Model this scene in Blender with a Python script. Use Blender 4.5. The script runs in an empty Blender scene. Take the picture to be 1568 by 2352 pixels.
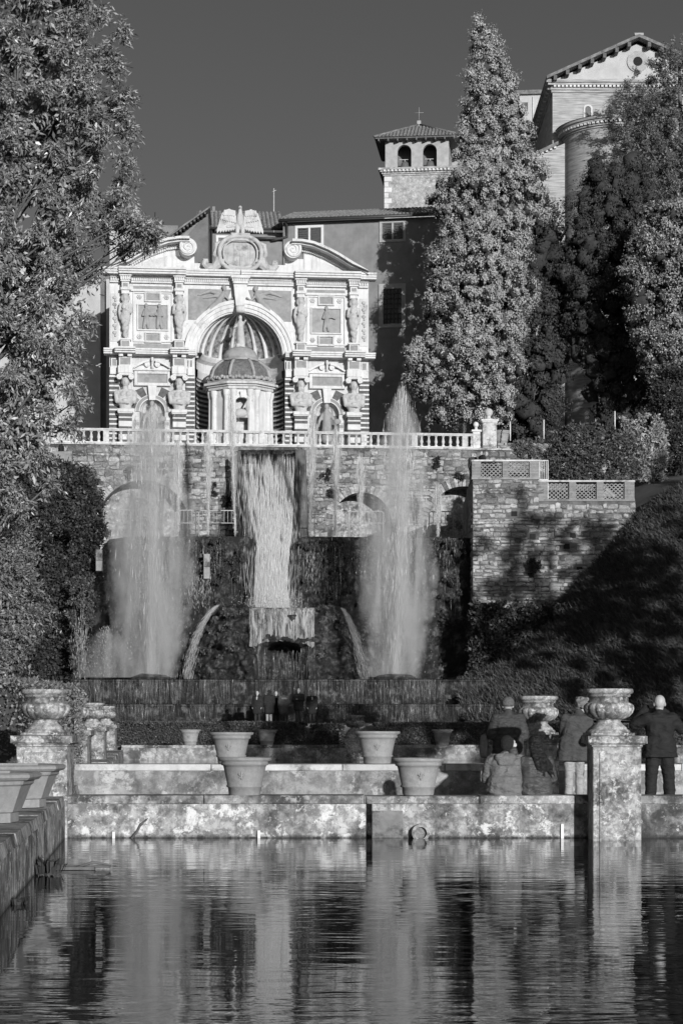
import bpy, bmesh, math, random
import numpy as np
from mathutils import Vector, Matrix, Euler, noise as mnoise

random.seed(7)
RS = np.random.RandomState(11)
SC = bpy.context.scene
COL = SC.collection
PI = math.pi
R = math.radians

# ------------------------------------------------------------------ camera, sky, sun, exposure
F = 4593.0          # focal length in view pixels (1568 wide picture)
CX, HY, EYE = 784.0, 1649.0, 1.9
cam_d = bpy.data.cameras.new('camera')
cam = bpy.data.objects.new('camera', cam_d)
COL.objects.link(cam)
cam.location = (0, 0, EYE)
cam.rotation_euler = (PI / 2, 0, 0)
cam_d.sensor_fit = 'VERTICAL'
cam_d.sensor_height = 36.0
cam_d.sensor_width = 24.0
cam_d.lens = 36.0 * F / 2352.0
cam_d.shift_y = (HY - 1176.0) / 2352.0
cam_d.clip_start = 0.3
cam_d.clip_end = 6000
SC.camera = cam

SUN_AZ, SUN_EL = 20.0, 9.5
sunvec = Vector((math.sin(R(SUN_AZ)) * math.cos(R(SUN_EL)), -math.cos(R(SUN_AZ)) * math.cos(R(SUN_EL)), math.sin(R(SUN_EL))))
world = bpy.data.worlds.new('World')
SC.world = world
world.use_nodes = True
wn = world.node_tree
for n in list(wn.nodes):
    wn.nodes.remove(n)
w_out = wn.nodes.new('ShaderNodeOutputWorld')
w_bg = wn.nodes.new('ShaderNodeBackground')
w_sky = wn.nodes.new('ShaderNodeTexSky')
w_sky.sky_type = 'NISHITA'
w_sky.sun_disc = False
w_sky.sun_elevation = R(SUN_EL)
w_sky.sun_rotation = R(180 - SUN_AZ)
w_sky.altitude = 200
w_sep = wn.nodes.new('ShaderNodeSeparateColor')        # monochrome film behind a red filter
wn.links.new(w_sky.outputs[0], w_sep.inputs[0])
wn.links.new(w_sep.outputs[0], w_bg.inputs[0])
wn.links.new(w_bg.outputs[0], w_out.inputs[0])
w_bg.inputs[1].default_value = 0.05

sun_d = bpy.data.lights.new('sun', 'SUN')
sun_d.energy = 4.2
sun_d.angle = R(0.5)
sun_d.color = (1, 1, 1)
sun_o = bpy.data.objects.new('sun', sun_d)
COL.objects.link(sun_o)
sun_o.rotation_euler = sunvec.to_track_quat('Z', 'Y').to_euler()
sun_o.location = (20, -60, 60)

SC.view_settings.view_transform = 'Standard'
SC.view_settings.look = 'None'
SC.view_settings.exposure = 0.0
SC.view_settings.gamma = 1.0
SC.render.engine = 'CYCLES'
SC.cycles.use_denoising = True
SC.cycles.max_bounces = 8
SC.cycles.diffuse_bounces = 3
SC.cycles.glossy_bounces = 3
SC.cycles.transparent_max_bounces = 24
SC.cycles.volume_bounces = 1
SC.cycles.volume_step_rate = 2.0
SC.cycles.caustics_reflective = False
SC.cycles.caustics_refractive = False

# ------------------------------------------------------------------ helpers
def XW(x, D): return (x - CX) / F * D
def ZW(y, D): return EYE + (HY - y) / F * D
def P(x, y, D): return Vector((XW(x, D), D, ZW(y, D)))
def lerp(a, b, t): return a + (b - a) * t
def interp(tab, v):
    if v <= tab[0][0]: return tab[0][1]
    for (a, b), (c, d) in zip(tab, tab[1:]):
        if v <= c: return lerp(b, d, (v - a) / (c - a) if c != a else 0)
    return tab[-1][1]

def tag(o, label=None, cat=None, group=None, kind=None):
    if label: o['label'] = label
    if cat: o['category'] = cat
    if group: o['group'] = group
    if kind: o['kind'] = kind
    return o

def link(o, parent=None):
    COL.objects.link(o)
    if parent is not None: o.parent = parent
    return o

def empty(name, loc=(0, 0, 0), rz=0, label=None, cat=None, group=None):
    o = bpy.data.objects.new(name, None)
    o.empty_display_size = 0.2
    COL.objects.link(o)
    o.location = loc
    o.rotation_euler = (0, 0, rz)
    return tag(o, label, cat, group)

def copy_tree(o, parent=None):
    c = o.copy()
    COL.objects.link(c)
    if parent is not None: c.parent = parent
    for ch in list(o.children): copy_tree(ch, c)
    return c

def np_mesh(name, verts, faces_flat, per):
    """verts (n,3) array; faces_flat (m,per) array"""
    me = bpy.data.meshes.new(name)
    nv, nf = len(verts), len(faces_flat)
    me.vertices.add(nv)
    me.vertices.foreach_set('co', np.asarray(verts, dtype=np.float32).ravel())
    me.loops.add(nf * per)
    me.loops.foreach_set('vertex_index', np.asarray(faces_flat, dtype=np.int32).ravel())
    me.polygons.add(nf)
    me.polygons.foreach_set('loop_start', np.arange(0, nf * per, per, dtype=np.int32))
    me.polygons.foreach_set('loop_total', np.full(nf, per, dtype=np.int32))
    me.update(calc_edges=True)
    return me

TMP = bpy.data.scenes.new('workbench')      # empty side scene in which figures are skinned, removed at the end
class MB:
    def __init__(s):
        s.v, s.f, s.sm = [], [], []
        s.M = None
    def add(s, vs, fs, smooth=False):
        b = len(s.v)
        if s.M is not None:
            vs = [s.M @ Vector(p) for p in vs]
        s.v.extend([tuple(p) for p in vs])
        for f in fs:
            s.f.append([i + b for i in f]); s.sm.append(smooth)
        return s
    def box(s, x0, x1, y0, y1, z0, z1):
        if x0 > x1: x0, x1 = x1, x0
        if y0 > y1: y0, y1 = y1, y0
        if z0 > z1: z0, z1 = z1, z0
        return s.add([(x0, y0, z0), (x1, y0, z0), (x1, y1, z0), (x0, y1, z0), (x0, y0, z1), (x1, y0, z1), (x1, y1, z1), (x0, y1, z1)],
                     [(0, 3, 2, 1), (4, 5, 6, 7), (0, 1, 5, 4), (1, 2, 6, 5), (2, 3, 7, 6), (3, 0, 4, 7)])
    def bbox(s, x0, x1, y0, y1, z0, z1, b=0.02):
        """box whose front (low y) face is chamfered by b"""
        vs = [(x0, y1, z0), (x1, y1, z0), (x1, y1, z1), (x0, y1, z1), (x0, y0 + b, z0), (x1, y0 + b, z0), (x1, y0 + b, z1), (x0, y0 + b, z1),
              (x0 + b, y0, z0 + b), (x1 - b, y0, z0 + b), (x1 - b, y0, z1 - b), (x0 + b, y0, z1 - b)]
        fs = [(0, 3, 2, 1), (0, 1, 5, 4), (1, 2, 6, 5), (2, 3, 7, 6), (3, 0, 4, 7), (4, 5, 9, 8), (5, 6, 10, 9), (6, 7, 11, 10), (7, 4, 8, 11), (8, 9, 10, 11)]
        return s.add(vs, fs)
    def prism(s, poly, y0, y1, smooth=False):
        """polygon in XZ (counter-clockwise seen from -Y) extruded from y0 (front) to y1 (back)"""
        n = len(poly)
        vs = [(p[0], y0, p[1]) for p in poly] + [(p[0], y1, p[1]) for p in poly]
        fs = [tuple(range(n)), tuple(range(2 * n - 1, n - 1, -1))]
        s.add(vs, fs)
        b = len(s.v) - 2 * n
        for i in range(n):
            j = (i + 1) % n
            s.f.append([b + j, b + i, b + n + i, b + n + j]); s.sm.append(smooth)
        return s
    def strip(s, inner, outer, y0, y1, closed=False):
        """band between two XZ polylines of equal length, extruded in Y"""
        n = len(inner)
        rng = range(n if closed else n - 1)
        vs = [(p[0], y0, p[1]) for p in inner] + [(p[0], y0, p[1]) for p in outer] + [(p[0], y1, p[1]) for p in inner] + [(p[0], y1, p[1]) for p in outer]
        fs = []
        for i in rng:
            j = (i + 1) % n
            fs += [(i, j, n + j, n + i), (2 * n + i, 3 * n + i, 3 * n + j, 2 * n + j), (i, 2 * n + i, 2 * n + j, j), (n + i, n + j, 3 * n + j, 3 * n + i)]
        if not closed:
            fs += [(0, n, 3 * n, 2 * n), (n - 1, 3 * n - 1, 4 * n - 1, 2 * n - 1)]
        return s.add(vs, fs)
    def ring(s, cx, cz, r0, r1, y0, y1, a0=0.0, a1=PI, n=32):
        A = [lerp(a0, a1, i / n) for i in range(n + 1)]
        return s.strip([(cx + r0 * math.cos(a), cz + r0 * math.sin(a)) for a in A], [(cx + r1 * math.cos(a), cz + r1 * math.sin(a)) for a in A], y0, y1)
    def lathe(s, prof, c=(0, 0, 0), seg=24, a0=0.0, a1=2 * PI, smooth=True, rf=None, cap=True, sx=1.0, sy=1.0):
        full = abs(a1 - a0 - 2 * PI) < 1e-6
        m = seg if full else seg + 1
        vs, fs = [], []
        for k, (r, z) in enumerate(prof):
            for i in range(m):
                a = a0 + (a1 - a0) * i / seg
                rr = r * (rf(a, k, z) if rf else 1.0)
                vs.append((c[0] + rr * math.cos(a) * sx, c[1] + rr * math.sin(a) * sy, c[2] + z))
        for k in range(len(prof) - 1):
            for i in range(seg):
                j = (i + 1) % m
                fs.append((k * m + i, k * m + j, (k + 1) * m + j, (k + 1) * m + i))
        s.add(vs, fs, smooth)
        if cap and full:
            b = len(s.v) - len(vs)
            L = len(prof) - 1
            if prof[0][0] > 1e-4: s.f.append([b + i for i in range(m - 1, -1, -1)]); s.sm.append(False)
            if prof[-1][0] > 1e-4: s.f.append([b + L * m + i for i in range(m)]); s.sm.append(False)
        return s
    def tube(s, pts, rad, seg=8, smooth=True, flat=1.0):
        pts = [Vector(p) for p in pts]
        n = len(pts)
        if not hasattr(rad, '__len__'): rad = [rad] * n
        vs, fs = [], []
        up = Vector((0.013, 0.37, 0.93))
        for k in range(n):
            t = (pts[min(k + 1, n - 1)] - pts[max(k - 1, 0)])
            t = t.normalized() if t.length > 1e-9 else Vector((0, 0, 1))
            a = t.cross(up)
            a = a.normalized() if a.length > 1e-4 else Vector((1, 0, 0))
            b = t.cross(a).normalized()
            for i in range(seg):
                q = 2 * PI * i / seg
                vs.append(pts[k] + (a * math.cos(q) + b * math.sin(q) * flat) * rad[k])
        for k in range(n - 1):
            for i in range(seg):
                j = (i + 1) % seg
                fs.append((k * seg + i, k * seg + j, (k + 1) * seg + j, (k + 1) * seg + i))
        fs.append(tuple(range(seg - 1, -1, -1)))
        fs.append(tuple((n - 1) * seg + i for i in range(seg)))
        return s.add(vs, fs, smooth)
    def ball(s, c, r, seg=12, rings=8, smooth=True):
        if not hasattr(r, '__len__'): r = (r, r, r)
        vs = [(c[0], c[1], c[2] - r[2])]
        for k in range(1, rings):
            a = -PI / 2 + PI * k / rings
            for i in range(seg):
                q = 2 * PI * i / seg
                vs.append((c[0] + r[0] * math.cos(a) * math.cos(q), c[1] + r[1] * math.cos(a) * math.sin(q), c[2] + r[2] * math.sin(a)))
        vs.append((c[0], c[1], c[2] + r[2]))
        fs = [(0, 1 + (i + 1) % seg, 1 + i) for i in range(seg)]
        for k in range(rings - 2):
            for i in range(seg):
                j = (i + 1) % seg
                b = 1 + k * seg
                fs.append((b + i, b + j, b + seg + j, b + seg + i))
        b = 1 + (rings - 2) * seg
        T = len(vs) - 1
        fs += [(b + i, b + (i + 1) % seg, T) for i in range(seg)]
        return s.add(vs, fs, smooth)
    def cap(s, a, b, ra, rb, seg=10):
        """tapered capsule from a to b"""
        a, b = Vector(a), Vector(b)
        d = b - a
        L = d.length
        if L < 1e-6: return s.ball(a, ra, seg, 8)
        t = d / L
        pts, rad = [], []
        for q in (-85, -55, -25): pts.append(a + t * ra * math.sin(R(q))); rad.append(ra * math.cos(R(q)))
        for k in (0, .25, .5, .75, 1): pts.append(a + d * k); rad.append(lerp(ra, rb, k))
        for q in (25, 55, 85): pts.append(b + t * rb * math.sin(R(q))); rad.append(rb * math.cos(R(q)))
        return s.tube(pts, rad, seg)
    def mesh(s, name):
        me = bpy.data.meshes.new(name)
        me.from_pydata(s.v, [], s.f)
        me.polygons.foreach_set('use_smooth', s.sm)
        me.update()
        return me
    def build(s, name, mat, parent=None, **kw):
        me = s.mesh(name)
        if mat: me.materials.append(mat)
        o = bpy.data.objects.new(name, me)
        link(o, parent)
        return tag(o, **kw)
    def remesh(s, name, mat, parent=None, voxel=0.02, smooth=6, hem=None, wr=0.0, quilt=0.0, **kw):
        """one continuous skin over everything added: voxel remesh, then smoothing"""
        me = s.mesh(name)
        o = bpy.data.objects.new(name, me)
        TMP.collection.objects.link(o)
        m = o.modifiers.new('r', 'REMESH'); m.mode = 'VOXEL'; m.voxel_size = voxel; m.use_smooth_shade = True
        if smooth:
            m = o.modifiers.new('s', 'SMOOTH'); m.factor = 0.5; m.iterations = smooth
        vl = TMP.view_layers[0]; vl.update(); dg = vl.depsgraph
        me2 = bpy.data.meshes.new_from_object(o.evaluated_get(dg))
        o.modifiers.clear()
        TMP.collection.objects.unlink(o); COL.objects.link(o)
        o.data = me2
        me2.name = name
        bpy.data.meshes.remove(me)
        if wr or quilt or hem is not None:
            for v in me2.vertices:
                c = v.co; d = 0.0
                if wr:
                    d += wr * (mnoise.noise(Vector((c.x * 5, c.y * 5, c.z * 15))) + .6 * mnoise.noise(Vector((c.x * 11 + 3, c.y * 11, c.z * 24))))
                if quilt: d += quilt * abs(math.sin(c.z * PI / .075))
                if d: c = c + v.normal * d
                if hem is not None and c.z < hem: c.z = hem + .3 * (c.z - hem) * .2
                v.co = c
            me2.update()
        me2.materials.clear()
        if mat: me2.materials.append(mat)
        me2.polygons.foreach_set('use_smooth', [True] * len(me2.polygons))
        if parent is not None: o.parent = parent
        return tag(o, **kw)

# ------------------------------------------------------------------ materials (monochrome)
MATS = {}
class NT:
    def __init__(s, name):
        s.m = bpy.data.materials.new(name); s.m.use_nodes = True
        s.t = s.m.node_tree
        s.b = s.t.nodes['Principled BSDF']; s.out = s.t.nodes['Material Output']
        s.tc = s.t.nodes.new('ShaderNodeTexCoord')
    def n(s, k, **kw):
        o = s.t.nodes.new(k)
        for a, b in kw.items(): setattr(o, a, b)
        return o
    def l(s, a, b): s.t.links.new(a, b)
    def val(s, sock, v):
        if hasattr(v, 'links') or hasattr(v, 'is_output'): s.l(v, sock)
        else: sock.default_value = v
    def mapping(s, scale=(1, 1, 1), co='Object', loc=(0, 0, 0)):
        mp = s.n('ShaderNodeMapping')
        s.l(s.tc.outputs[co], mp.inputs[0])
        mp.inputs['Scale'].default_value = scale
        mp.inputs['Location'].default_value = loc
        return mp.outputs[0]
    def noise(s, scale, detail=4, rough=0.6, vec=None, dist=0.0):
        o = s.n('ShaderNodeTexNoise')
        o.inputs['Scale'].default_value = scale; o.inputs['Detail'].default_value = detail
        o.inputs['Roughness'].default_value = rough; o.inputs['Distortion'].default_value = dist
        if vec is None: vec = s.tc.outputs['Object']
        s.l(vec, o.inputs['Vector'])
        return o.outputs[0]
    def ramp(s, x, stops, interp='LINEAR'):
        o = s.n('ShaderNodeValToRGB')
        o.color_ramp.interpolation = interp
        e = o.color_ramp.elements
        while len(e) < len(stops): e.new(0.5)
        for i, (p, c) in enumerate(stops):
            e[i].position = p; e[i].color = (c, c, c, 1)
        s.l(x, o.inputs[0])
        return o.outputs[0]
    def math(s, op, a, b=0.0, c=None, clamp=False):
        o = s.n('ShaderNodeMath', operation=op); o.use_clamp = clamp
        s.val(o.inputs[0], a); s.val(o.inputs[1], b)
        if c is not None: s.val(o.inputs[2], c)
        return o.outputs[0]
    def mix(s, f, a, b, blend='MIX'):
        o = s.n('ShaderNodeMix', data_type='RGBA', blend_type=blend)
        s.val(o.inputs[0], f)
        for sock, v in ((o.inputs[6], a), (o.inputs[7], b)):
            if isinstance(v, (int, float)): sock.default_value = (v, v, v, 1)
            else: s.l(v, sock)
        return o.outputs[2]
    def bump(s, h, strength=0.4, dist=0.05):
        o = s.n('ShaderNodeBump')
        o.inputs['Strength'].default_value = strength; o.inputs['Distance'].default_value = dist
        s.l(h, o.inputs['Height']); s.l(o.outputs[0], s.b.inputs['Normal'])
        return o
    def col(s, c):
        if isinstance(c, (int, float)): s.b.inputs['Base Color'].default_value = (c, c, c, 1)
        else: s.l(c, s.b.inputs['Base Color'])
    def set(s, **kw):
        for k, v in kw.items(): s.b.inputs[k.replace('_', ' ')].default_value = v

def stone(name, c, var=0.25, scale=1.5, rough=0.85, bump=0.3, bscale=None, stain=0.0, stain_c=0.05, streak=0.0, rnd=0.0, lichen=0.0, detail=6, bdist=0.03, stscale=None, mott=0.0, wet=None):
    """weathered mineral surface: tone noise, dark stains, vertical run-off streaks, pale lichen spots"""
    t = NT(name)
    n1 = t.noise(scale, detail, 0.65)
    a = t.ramp(n1, [(0.3, c * (1 - var)), (0.7, min(0.9, c * (1 + var)))])
    if stain:
        n2 = t.noise(stscale or scale * 0.6, 8, 0.7, t.mapping((1, 1, 1), loc=(13, 5, 7)))
        a = t.mix(t.ramp(n2, [(0.62 - 0.3 * stain, 0), (0.74 - 0.3 * stain, 1)]), a, stain_c)
    if streak:
        n3 = t.noise(1.0, 5, 0.6, t.mapping((5, 5, 0.35)))
        a = t.mix(t.math('MULTIPLY', t.ramp(n3, [(0.5, 0), (0.68, 1)]), streak), a, stain_c)
    if lichen:
        n4 = t.noise(scale * 4, 6, 0.75, t.mapping((1, 1, 1), loc=(3, 9, 1)))
        a = t.mix(t.math('MULTIPLY', t.ramp(n4, [(0.57, 0), (0.63, 1)]), lichen), a, min(0.85, c * 1.9))
    if mott:
        n5 = t.noise(scale * 4.2, 9, 0.72, t.mapping((1, 1, 1), loc=(1, 17, 4)), 0.3)
        a = t.mix(t.math('MULTIPLY', t.ramp(n5, [(0.44, 0), (0.56, 1)]), mott), a, t.mix(1.0, a, 0.38, 'MULTIPLY'))
        n6 = t.noise(scale * 2.3, 9, 0.75, t.mapping((1, 1, 1), loc=(21, 2, 8)), 0.3)
        a = t.mix(t.math('MULTIPLY', t.ramp(n6, [(0.55, 0), (0.60, 1)]), mott), a, min(0.75, c * 1.75))
        n7 = t.noise(scale * 16, 4, 0.7)
        a = t.mix(t.math('MULTIPLY', t.ramp(n7, [(0.58, 0), (0.66, 1)]), mott), a, c * 0.3)
    if wet is not None:
        sx = t.n('ShaderNodeSeparateXYZ'); t.l(t.tc.outputs['Object'], sx.inputs[0])
        zz = t.math('ADD', sx.outputs[2], t.math('MULTIPLY', t.noise(6, 5, .7), .16))
        a = t.mix(t.ramp(t.math('SUBTRACT', zz, wet), [(0.08, 1), (0.14, 0)]), a, 0.03)
    if rnd:
        oi = t.n('ShaderNodeObjectInfo')
        a = t.mix(1.0, a, t.ramp(oi.outputs['Random'], [(0, 1 - rnd), (1, 1.0)]), 'MULTIPLY')
    t.col(a)
    t.set(Roughness=rough)
    if bump: t.bump(t.noise(bscale or scale * 6, 6, 0.7), bump, bdist)
    MATS[name] = t.m
    return t.m

def leafmat(name, c, trans=0.25, rough=0.45, var=0.45, spec=0.4):
    t = NT(name)
    n1 = t.noise(0.8, 3, 0.6)
    g = t.n('ShaderNodeNewGeometry')
    a = t.ramp(g.outputs['Random Per Island'], [(0, c * (1 - var)), (0.75, c), (1, c * (1 + 1.2 * var))])
    a = t.mix(1.0, a, t.ramp(n1, [(0.3, 0.75), (0.7, 1.0)]), 'MULTIPLY')
    t.col(a)
    t.set(Roughness=rough)
    t.b.inputs['Specular IOR Level'].default_value = spec
    tr = t.n('ShaderNodeBsdfTranslucent'); t.l(a, tr.inputs[0])
    mx = t.n('ShaderNodeMixShader'); mx.inputs[0].default_value = trans
    t.l(t.b.outputs[0], mx.inputs[1]); t.l(tr.outputs[0], mx.inputs[2]); t.l(mx.outputs[0], t.out.inputs[0])
    MATS[name] = t.m
    return t.m

def plain(name, c, rough=0.6, var=0.15, scale=8, bump=0.0, metal=0.0):
    t = NT(name)
    t.col(t.ramp(t.noise(scale, 4, 0.6), [(0.3, c * (1 - var)), (0.7, c * (1 + var))]))
    t.set(Roughness=rough, Metallic=metal)
    if bump: t.bump(t.noise(scale * 3, 5, 0.6), bump, 0.02)
    MATS[name] = t.m
    return t.m

# ------------------------------------------------------------------ base materials
M_wall = stone('weathered_plaster', 0.45, 0.4, 1.3, stain=0.55, stain_c=0.09, streak=0.5, lichen=0.75, bump=0.6, bscale=9, detail=9, mott=.85, wet=0.0)
M_wallB = stone('grey_render', 0.33, 0.35, 1.1, stain=0.5, stain_c=0.10, streak=0.35, lichen=0.3, bump=0.4, detail=9, mott=.6)
M_coping = stone('pale_coping', 0.62, 0.25, 2.0, stain=0.35, stain_c=0.16, lichen=0.3, bump=0.3, rnd=0.25)
M_copA = stone('mossy_coping', 0.48, 0.4, 2.0, stain=0.55, stain_c=0.10, lichen=0.6, bump=0.4, rnd=0.3, detail=9, mott=.6)
M_urn = stone('urn_stone', 0.47, 0.35, 3.0, stain=0.45, stain_c=0.12, streak=0.25, lichen=0.5, bump=0.4, rnd=0.2, detail=9, mott=.75)
M_terra = stone('terracotta', 0.32, 0.14, 2.5, mott=.22, stain=0.12, stain_c=0.2, streak=0.25, bump=0.12, rnd=0.15)
M_soil = plain('soil', 0.05, 0.95, 0.4, 6, 0.5)
M_dark = plain('hole_shade', 0.012, 0.9)  # near-black tone painted in for the shade inside openings
M_path = stone('gravel_path', 0.30, 0.3, 4.0, bump=0.3)
M_ground = stone('earth', 0.09, 0.4, 0.5, bump=0.4)
M_iron = plain('iron', 0.05, 0.5)
M_white = plain('white_paint', 0.75, 0.5, 0.08)
M_wood = stone('old_wood', 0.12, 0.4, 6, bump=0.4)

def water_mat(name, base, s1, s2, str1, dist=0.03):
    t = NT(name)
    t.col(base)
    t.set(Roughness=0.02, IOR=1.333)
    a = t.noise(1.0, 3, 0.55, t.mapping(s1))
    b = t.noise(1.0, 2, 0.5, t.mapping(s2, loc=(4, 2, 0)))
    calm = t.ramp(t.noise(1.0, 2, 0.5, t.mapping((0.12, 0.22, 1), loc=(9, 3, 0))), [(0.38, 0.22), (0.62, 1.0)])
    h = t.math('MULTIPLY', t.math('ADD', t.math('MULTIPLY', a, 0.75), t.math('MULTIPLY', b, 0.42)), calm)
    t.bump(h, str1, dist)
    MATS[name] = t.m
    return t.m
M_water = water_mat('pool_water', 0.006, (.5, 1.5, 1), (1.9, 5.2, 1), 0.24, 0.05)

# ------------------------------------------------------------------ setting: ground, water, paths, pool walls
D_A, D_B, D_C = 31.67, 37.0, 78.0
def wallX(D): return -4.37 - 0.0886 * (D - 31.67)     # inner face of the left pool wall
Z_A, Z_PATH = 0.665, 0.40

def sheet(name, poly, z, mat, kind='structure', **kw):
    m = MB(); m.add([(p[0], p[1], z) for p in poly], [tuple(range(len(poly)))])
    return m.build(name, mat, kind=kind, **kw)

sheet('ground', [(-2500, -400), (2500, -400), (2500, 4000), (-2500, 4000)], -0.6, M_ground)
sheet('pool_water', [(wallX(-14) - .2, -14), (40, -14), (40, D_A + .1), (wallX(D_A) - .2, D_A + .1)], 0.0, M_water)
sheet('middle_pool_water', [(wallX(37.2) - .2, 37.2), (40, 37.2), (40, D_C + .1), (wallX(D_C) - .2, D_C + .1)], 0.26, M_water)
sheet('path', [(wallX(31) - 8, D_A + .45), (60, D_A + .45), (60, D_B + .05), (wallX(31) - 8, D_B + .05)], Z_PATH, M_path)
m = MB(); m.box(-60, 60, D_C + 0.6, 84.0, -0.6, 0.80)
m.build('hedge_terrace', M_ground, kind='structure')
m = MB(); m.box(-60, 60, 84.05, 112, -0.6, 1.64)
m.build('fountain_path', M_path, kind='structure')
# the raised ground left of the pools
m = MB(); m.add([(wallX(-14) - 1.7, -14, .38), (wallX(84) - 1.7, 84, .38), (-90, 84, .38), (-90, -14, .38)], [(0, 1, 2, 3)])
m.build('garden_ground', M_ground, kind='structure')

# left pool wall: a run of coping slabs over a plastered face
pw = empty('pool_wall', (wallX(20), 20, 0), 0, 'long stone pool wall with slab coping running back on the left', 'wall')
ang = math.atan(0.0886)
def lw(D, off=0.0): return (wallX(D) + off, D)
m = MB()
for a, b in ((-14, 31.66), (32.6, 45.2), (46.8, 60.2), (61.8, 77.4)):
    xa, xb = wallX(a), wallX(b)
    m.add([(xa - 1.6, a, -.5), (xa, a, -.5), (xb, b, -.5), (xb - 1.6, b, -.5), (xa - 1.6, a, .53), (xa, a, .53), (xb, b, .53), (xb - 1.6, b, .53)],
          [(0, 3, 2, 1), (4, 5, 6, 7), (0, 1, 5, 4), (1, 2, 6, 5), (2, 3, 7, 6), (3, 0, 4, 7)])
o = m.build('wall_face', M_wall, pw); o.location = (-wallX(20), -20, 0)
for a, b in ((-14, 31.66), (32.6, 45.2), (46.8, 60.2), (61.8, 77.4)):
    d = a
    while d < b - 0.05:
        L = random.uniform(1.1, 1.9)
        e = min(b, d + L)
        xa, xb = wallX(d + .012), wallX(e - .012)
        j = random.uniform(0.0, .014); h = random.uniform(-.012, .012)
        m = MB()
        m.add([(xa - 1.62, d + .012, .535), (xa + j, d + .012, .535), (xb + j, e - .012, .535), (xb - 1.62, e - .012, .535),
               (xa - 1.62, d + .012, Z_A + h), (xa + j - .03, d + .012, Z_A + h), (xb + j - .03, e - .012, Z_A + h), (xb - 1.62, e - .012, Z_A + h)],
              [(0, 3, 2, 1), (4, 5, 6, 7), (0, 1, 5, 4), (1, 2, 6, 5), (2, 3, 7, 6), (3, 0, 4, 7)])
        o = m.build('coping_slab', M_copA, pw); o.location = (-wallX(20), -20, 0)
        d = e

def cross_wall(name, label, D, z0, z1, th, x0, x1, face, cop, ch, over, gaps=(), slot=None, parts=(1.6, 2.6)):
    """wall across the view with separate coping slabs"""
    w = empty(name, ((x0 + x1) / 2, D, z0), 0, label, 'wall')
    off = (-(x0 + x1) / 2, -D, -z0)
    m = MB()
    if slot:
        m.box(x0, slot[0], D, D + th, z0, z1 - ch); m.box(slot[1], x1, D, D + th, z0, z1 - ch)
        m.box(slot[0] + .001, slot[1] - .001, D + .25, D + th - .01, z0, z1 - ch - .002)
    else:
        m.box(x0, x1, D, D + th, z0, z1 - ch)
    o = m.build('wall_face', face, w); o.location = off
    x = x0
    while x < x1 - .05:
        e = min(x1, x + random.uniform(*parts))
        if slot and x < slot[0] < e: e = slot[0]
        jh = random.uniform(-.008, .008); jy = random.uniform(-.01, .012)
        m = MB()
        m.bbox(x + .006, e - .006, D - over + jy, D + th + over, z1 - ch + .002, z1 + jh, .012)
        o = m.build('coping_slab', cop, w); o.location = off
        x = e
    return w
cross_wall('pool_wall', 'stained pool wall across the near water, with a dark slot and a drain ring', D_A, -0.5, Z_A, 0.5, wallX(D_A) - .1, 30, M_wall, M_copA, 0.13, 0.012, slot=(.386, .483))
cross_wall('parapet_wall', 'grey rendered parapet with pale coping behind the two nearer clay pots', D_B, 0.2, ZW(1755, D_B), 0.55, wallX(D_B) - .1, 30, M_wallB, M_coping, 0.125, 0.03)
cross_wall('pool_wall', 'mossy far pool wall below the clipped hedge and the three small pots', D_C, -0.2, 0.84, 0.6, wallX(D_C) - .1, 40, M_wallB, M_copA, 0.12, 0.02, parts=(2.5, 4))

# things at the near wall
m = MB(); c = P(965, 1912, D_A - .02)
m.ring(c.x, c.z, .095, .14, D_A - .16, D_A + .02, 0, 2 * PI, 28)
dr = m.build('drain_pipe', stone('pale_pipe', .4, .3, 6, stain=.4, stain_c=.12), label='pale round drain ring on the near pool wall at the waterline', cat='pipe')
m = MB(); m.lathe([(.094, 0), (.094, .02)], (0, 0, 0), 24); o = m.build('pipe_cover', M_wallB, dr)
o.rotation_euler = (PI / 2, 0, 0); o.location = (c.x, D_A - .07, c.z)
m = MB()
x0, x1 = XW(854, D_A), XW(925, D_A)
m.bbox(x0, x1, D_A - .018, D_A + .02, ZW(1925, D_A), ZW(1862, D_A), .01)
m.build('sluice_panel', stone('sluice_stone', .22, .3, 3, stain=.4), label='flat grey slab beside the dark slot in the pool wall', cat='slab')
for x, lab, h in ((262, 'small white level marker near the floating branch', .10), (595, 'small white level marker below the left clay pot', .12), (1290, 'tallest white level marker, near the carved pedestal', .22)):
    m = MB(); m.box(-.022, .022, -.01, .01, 0, h)
    for k in range(int(h / .05)): m.box(-.0225, .0225, -.0105, -.0095, .02 + k * .05, .035 + k * .05)
    o = m.build('level_marker', M_white, label=lab, cat='marker', group='water level markers')
    o.location = (XW(x, D_A), D_A - .03, .0)
m = MB()
m.tube([(-.1, 0, -.05), (.02, .03, .1), (.07, .02, .2), (.16, 0, .27), (.18, 0, .30)], [.02, .018, .016, .013, .006], 7)
m.tube([(.06, .02, .17), (.1, .0, .2), (.12, -.01, .21)], [.01, .008, .004], 6)
o = m.build('dead_branch', M_wood, label='dead dark branch leaning on the near pool wall at the waterline', cat='branch')
o.location = (XW(315, D_A), D_A - .09, 0.02)
b0 = P(150, 2000, 24.9)
m = MB()
m.box(-.55, .32, -.06, .06, 0.0, .035); m.box(-.1, .5, .04, .12, .015, .05)
m.tube([(.1, 0, .03), (.3, .05, .09), (.52, .02, .05)], [.015, .018, .01], 6)
o = m.build('floating_plank', M_wood, label='old floating planks by the left pool wall', cat='plank')
o.location = (XW(160, 25.0), 25.0, .005)
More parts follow.
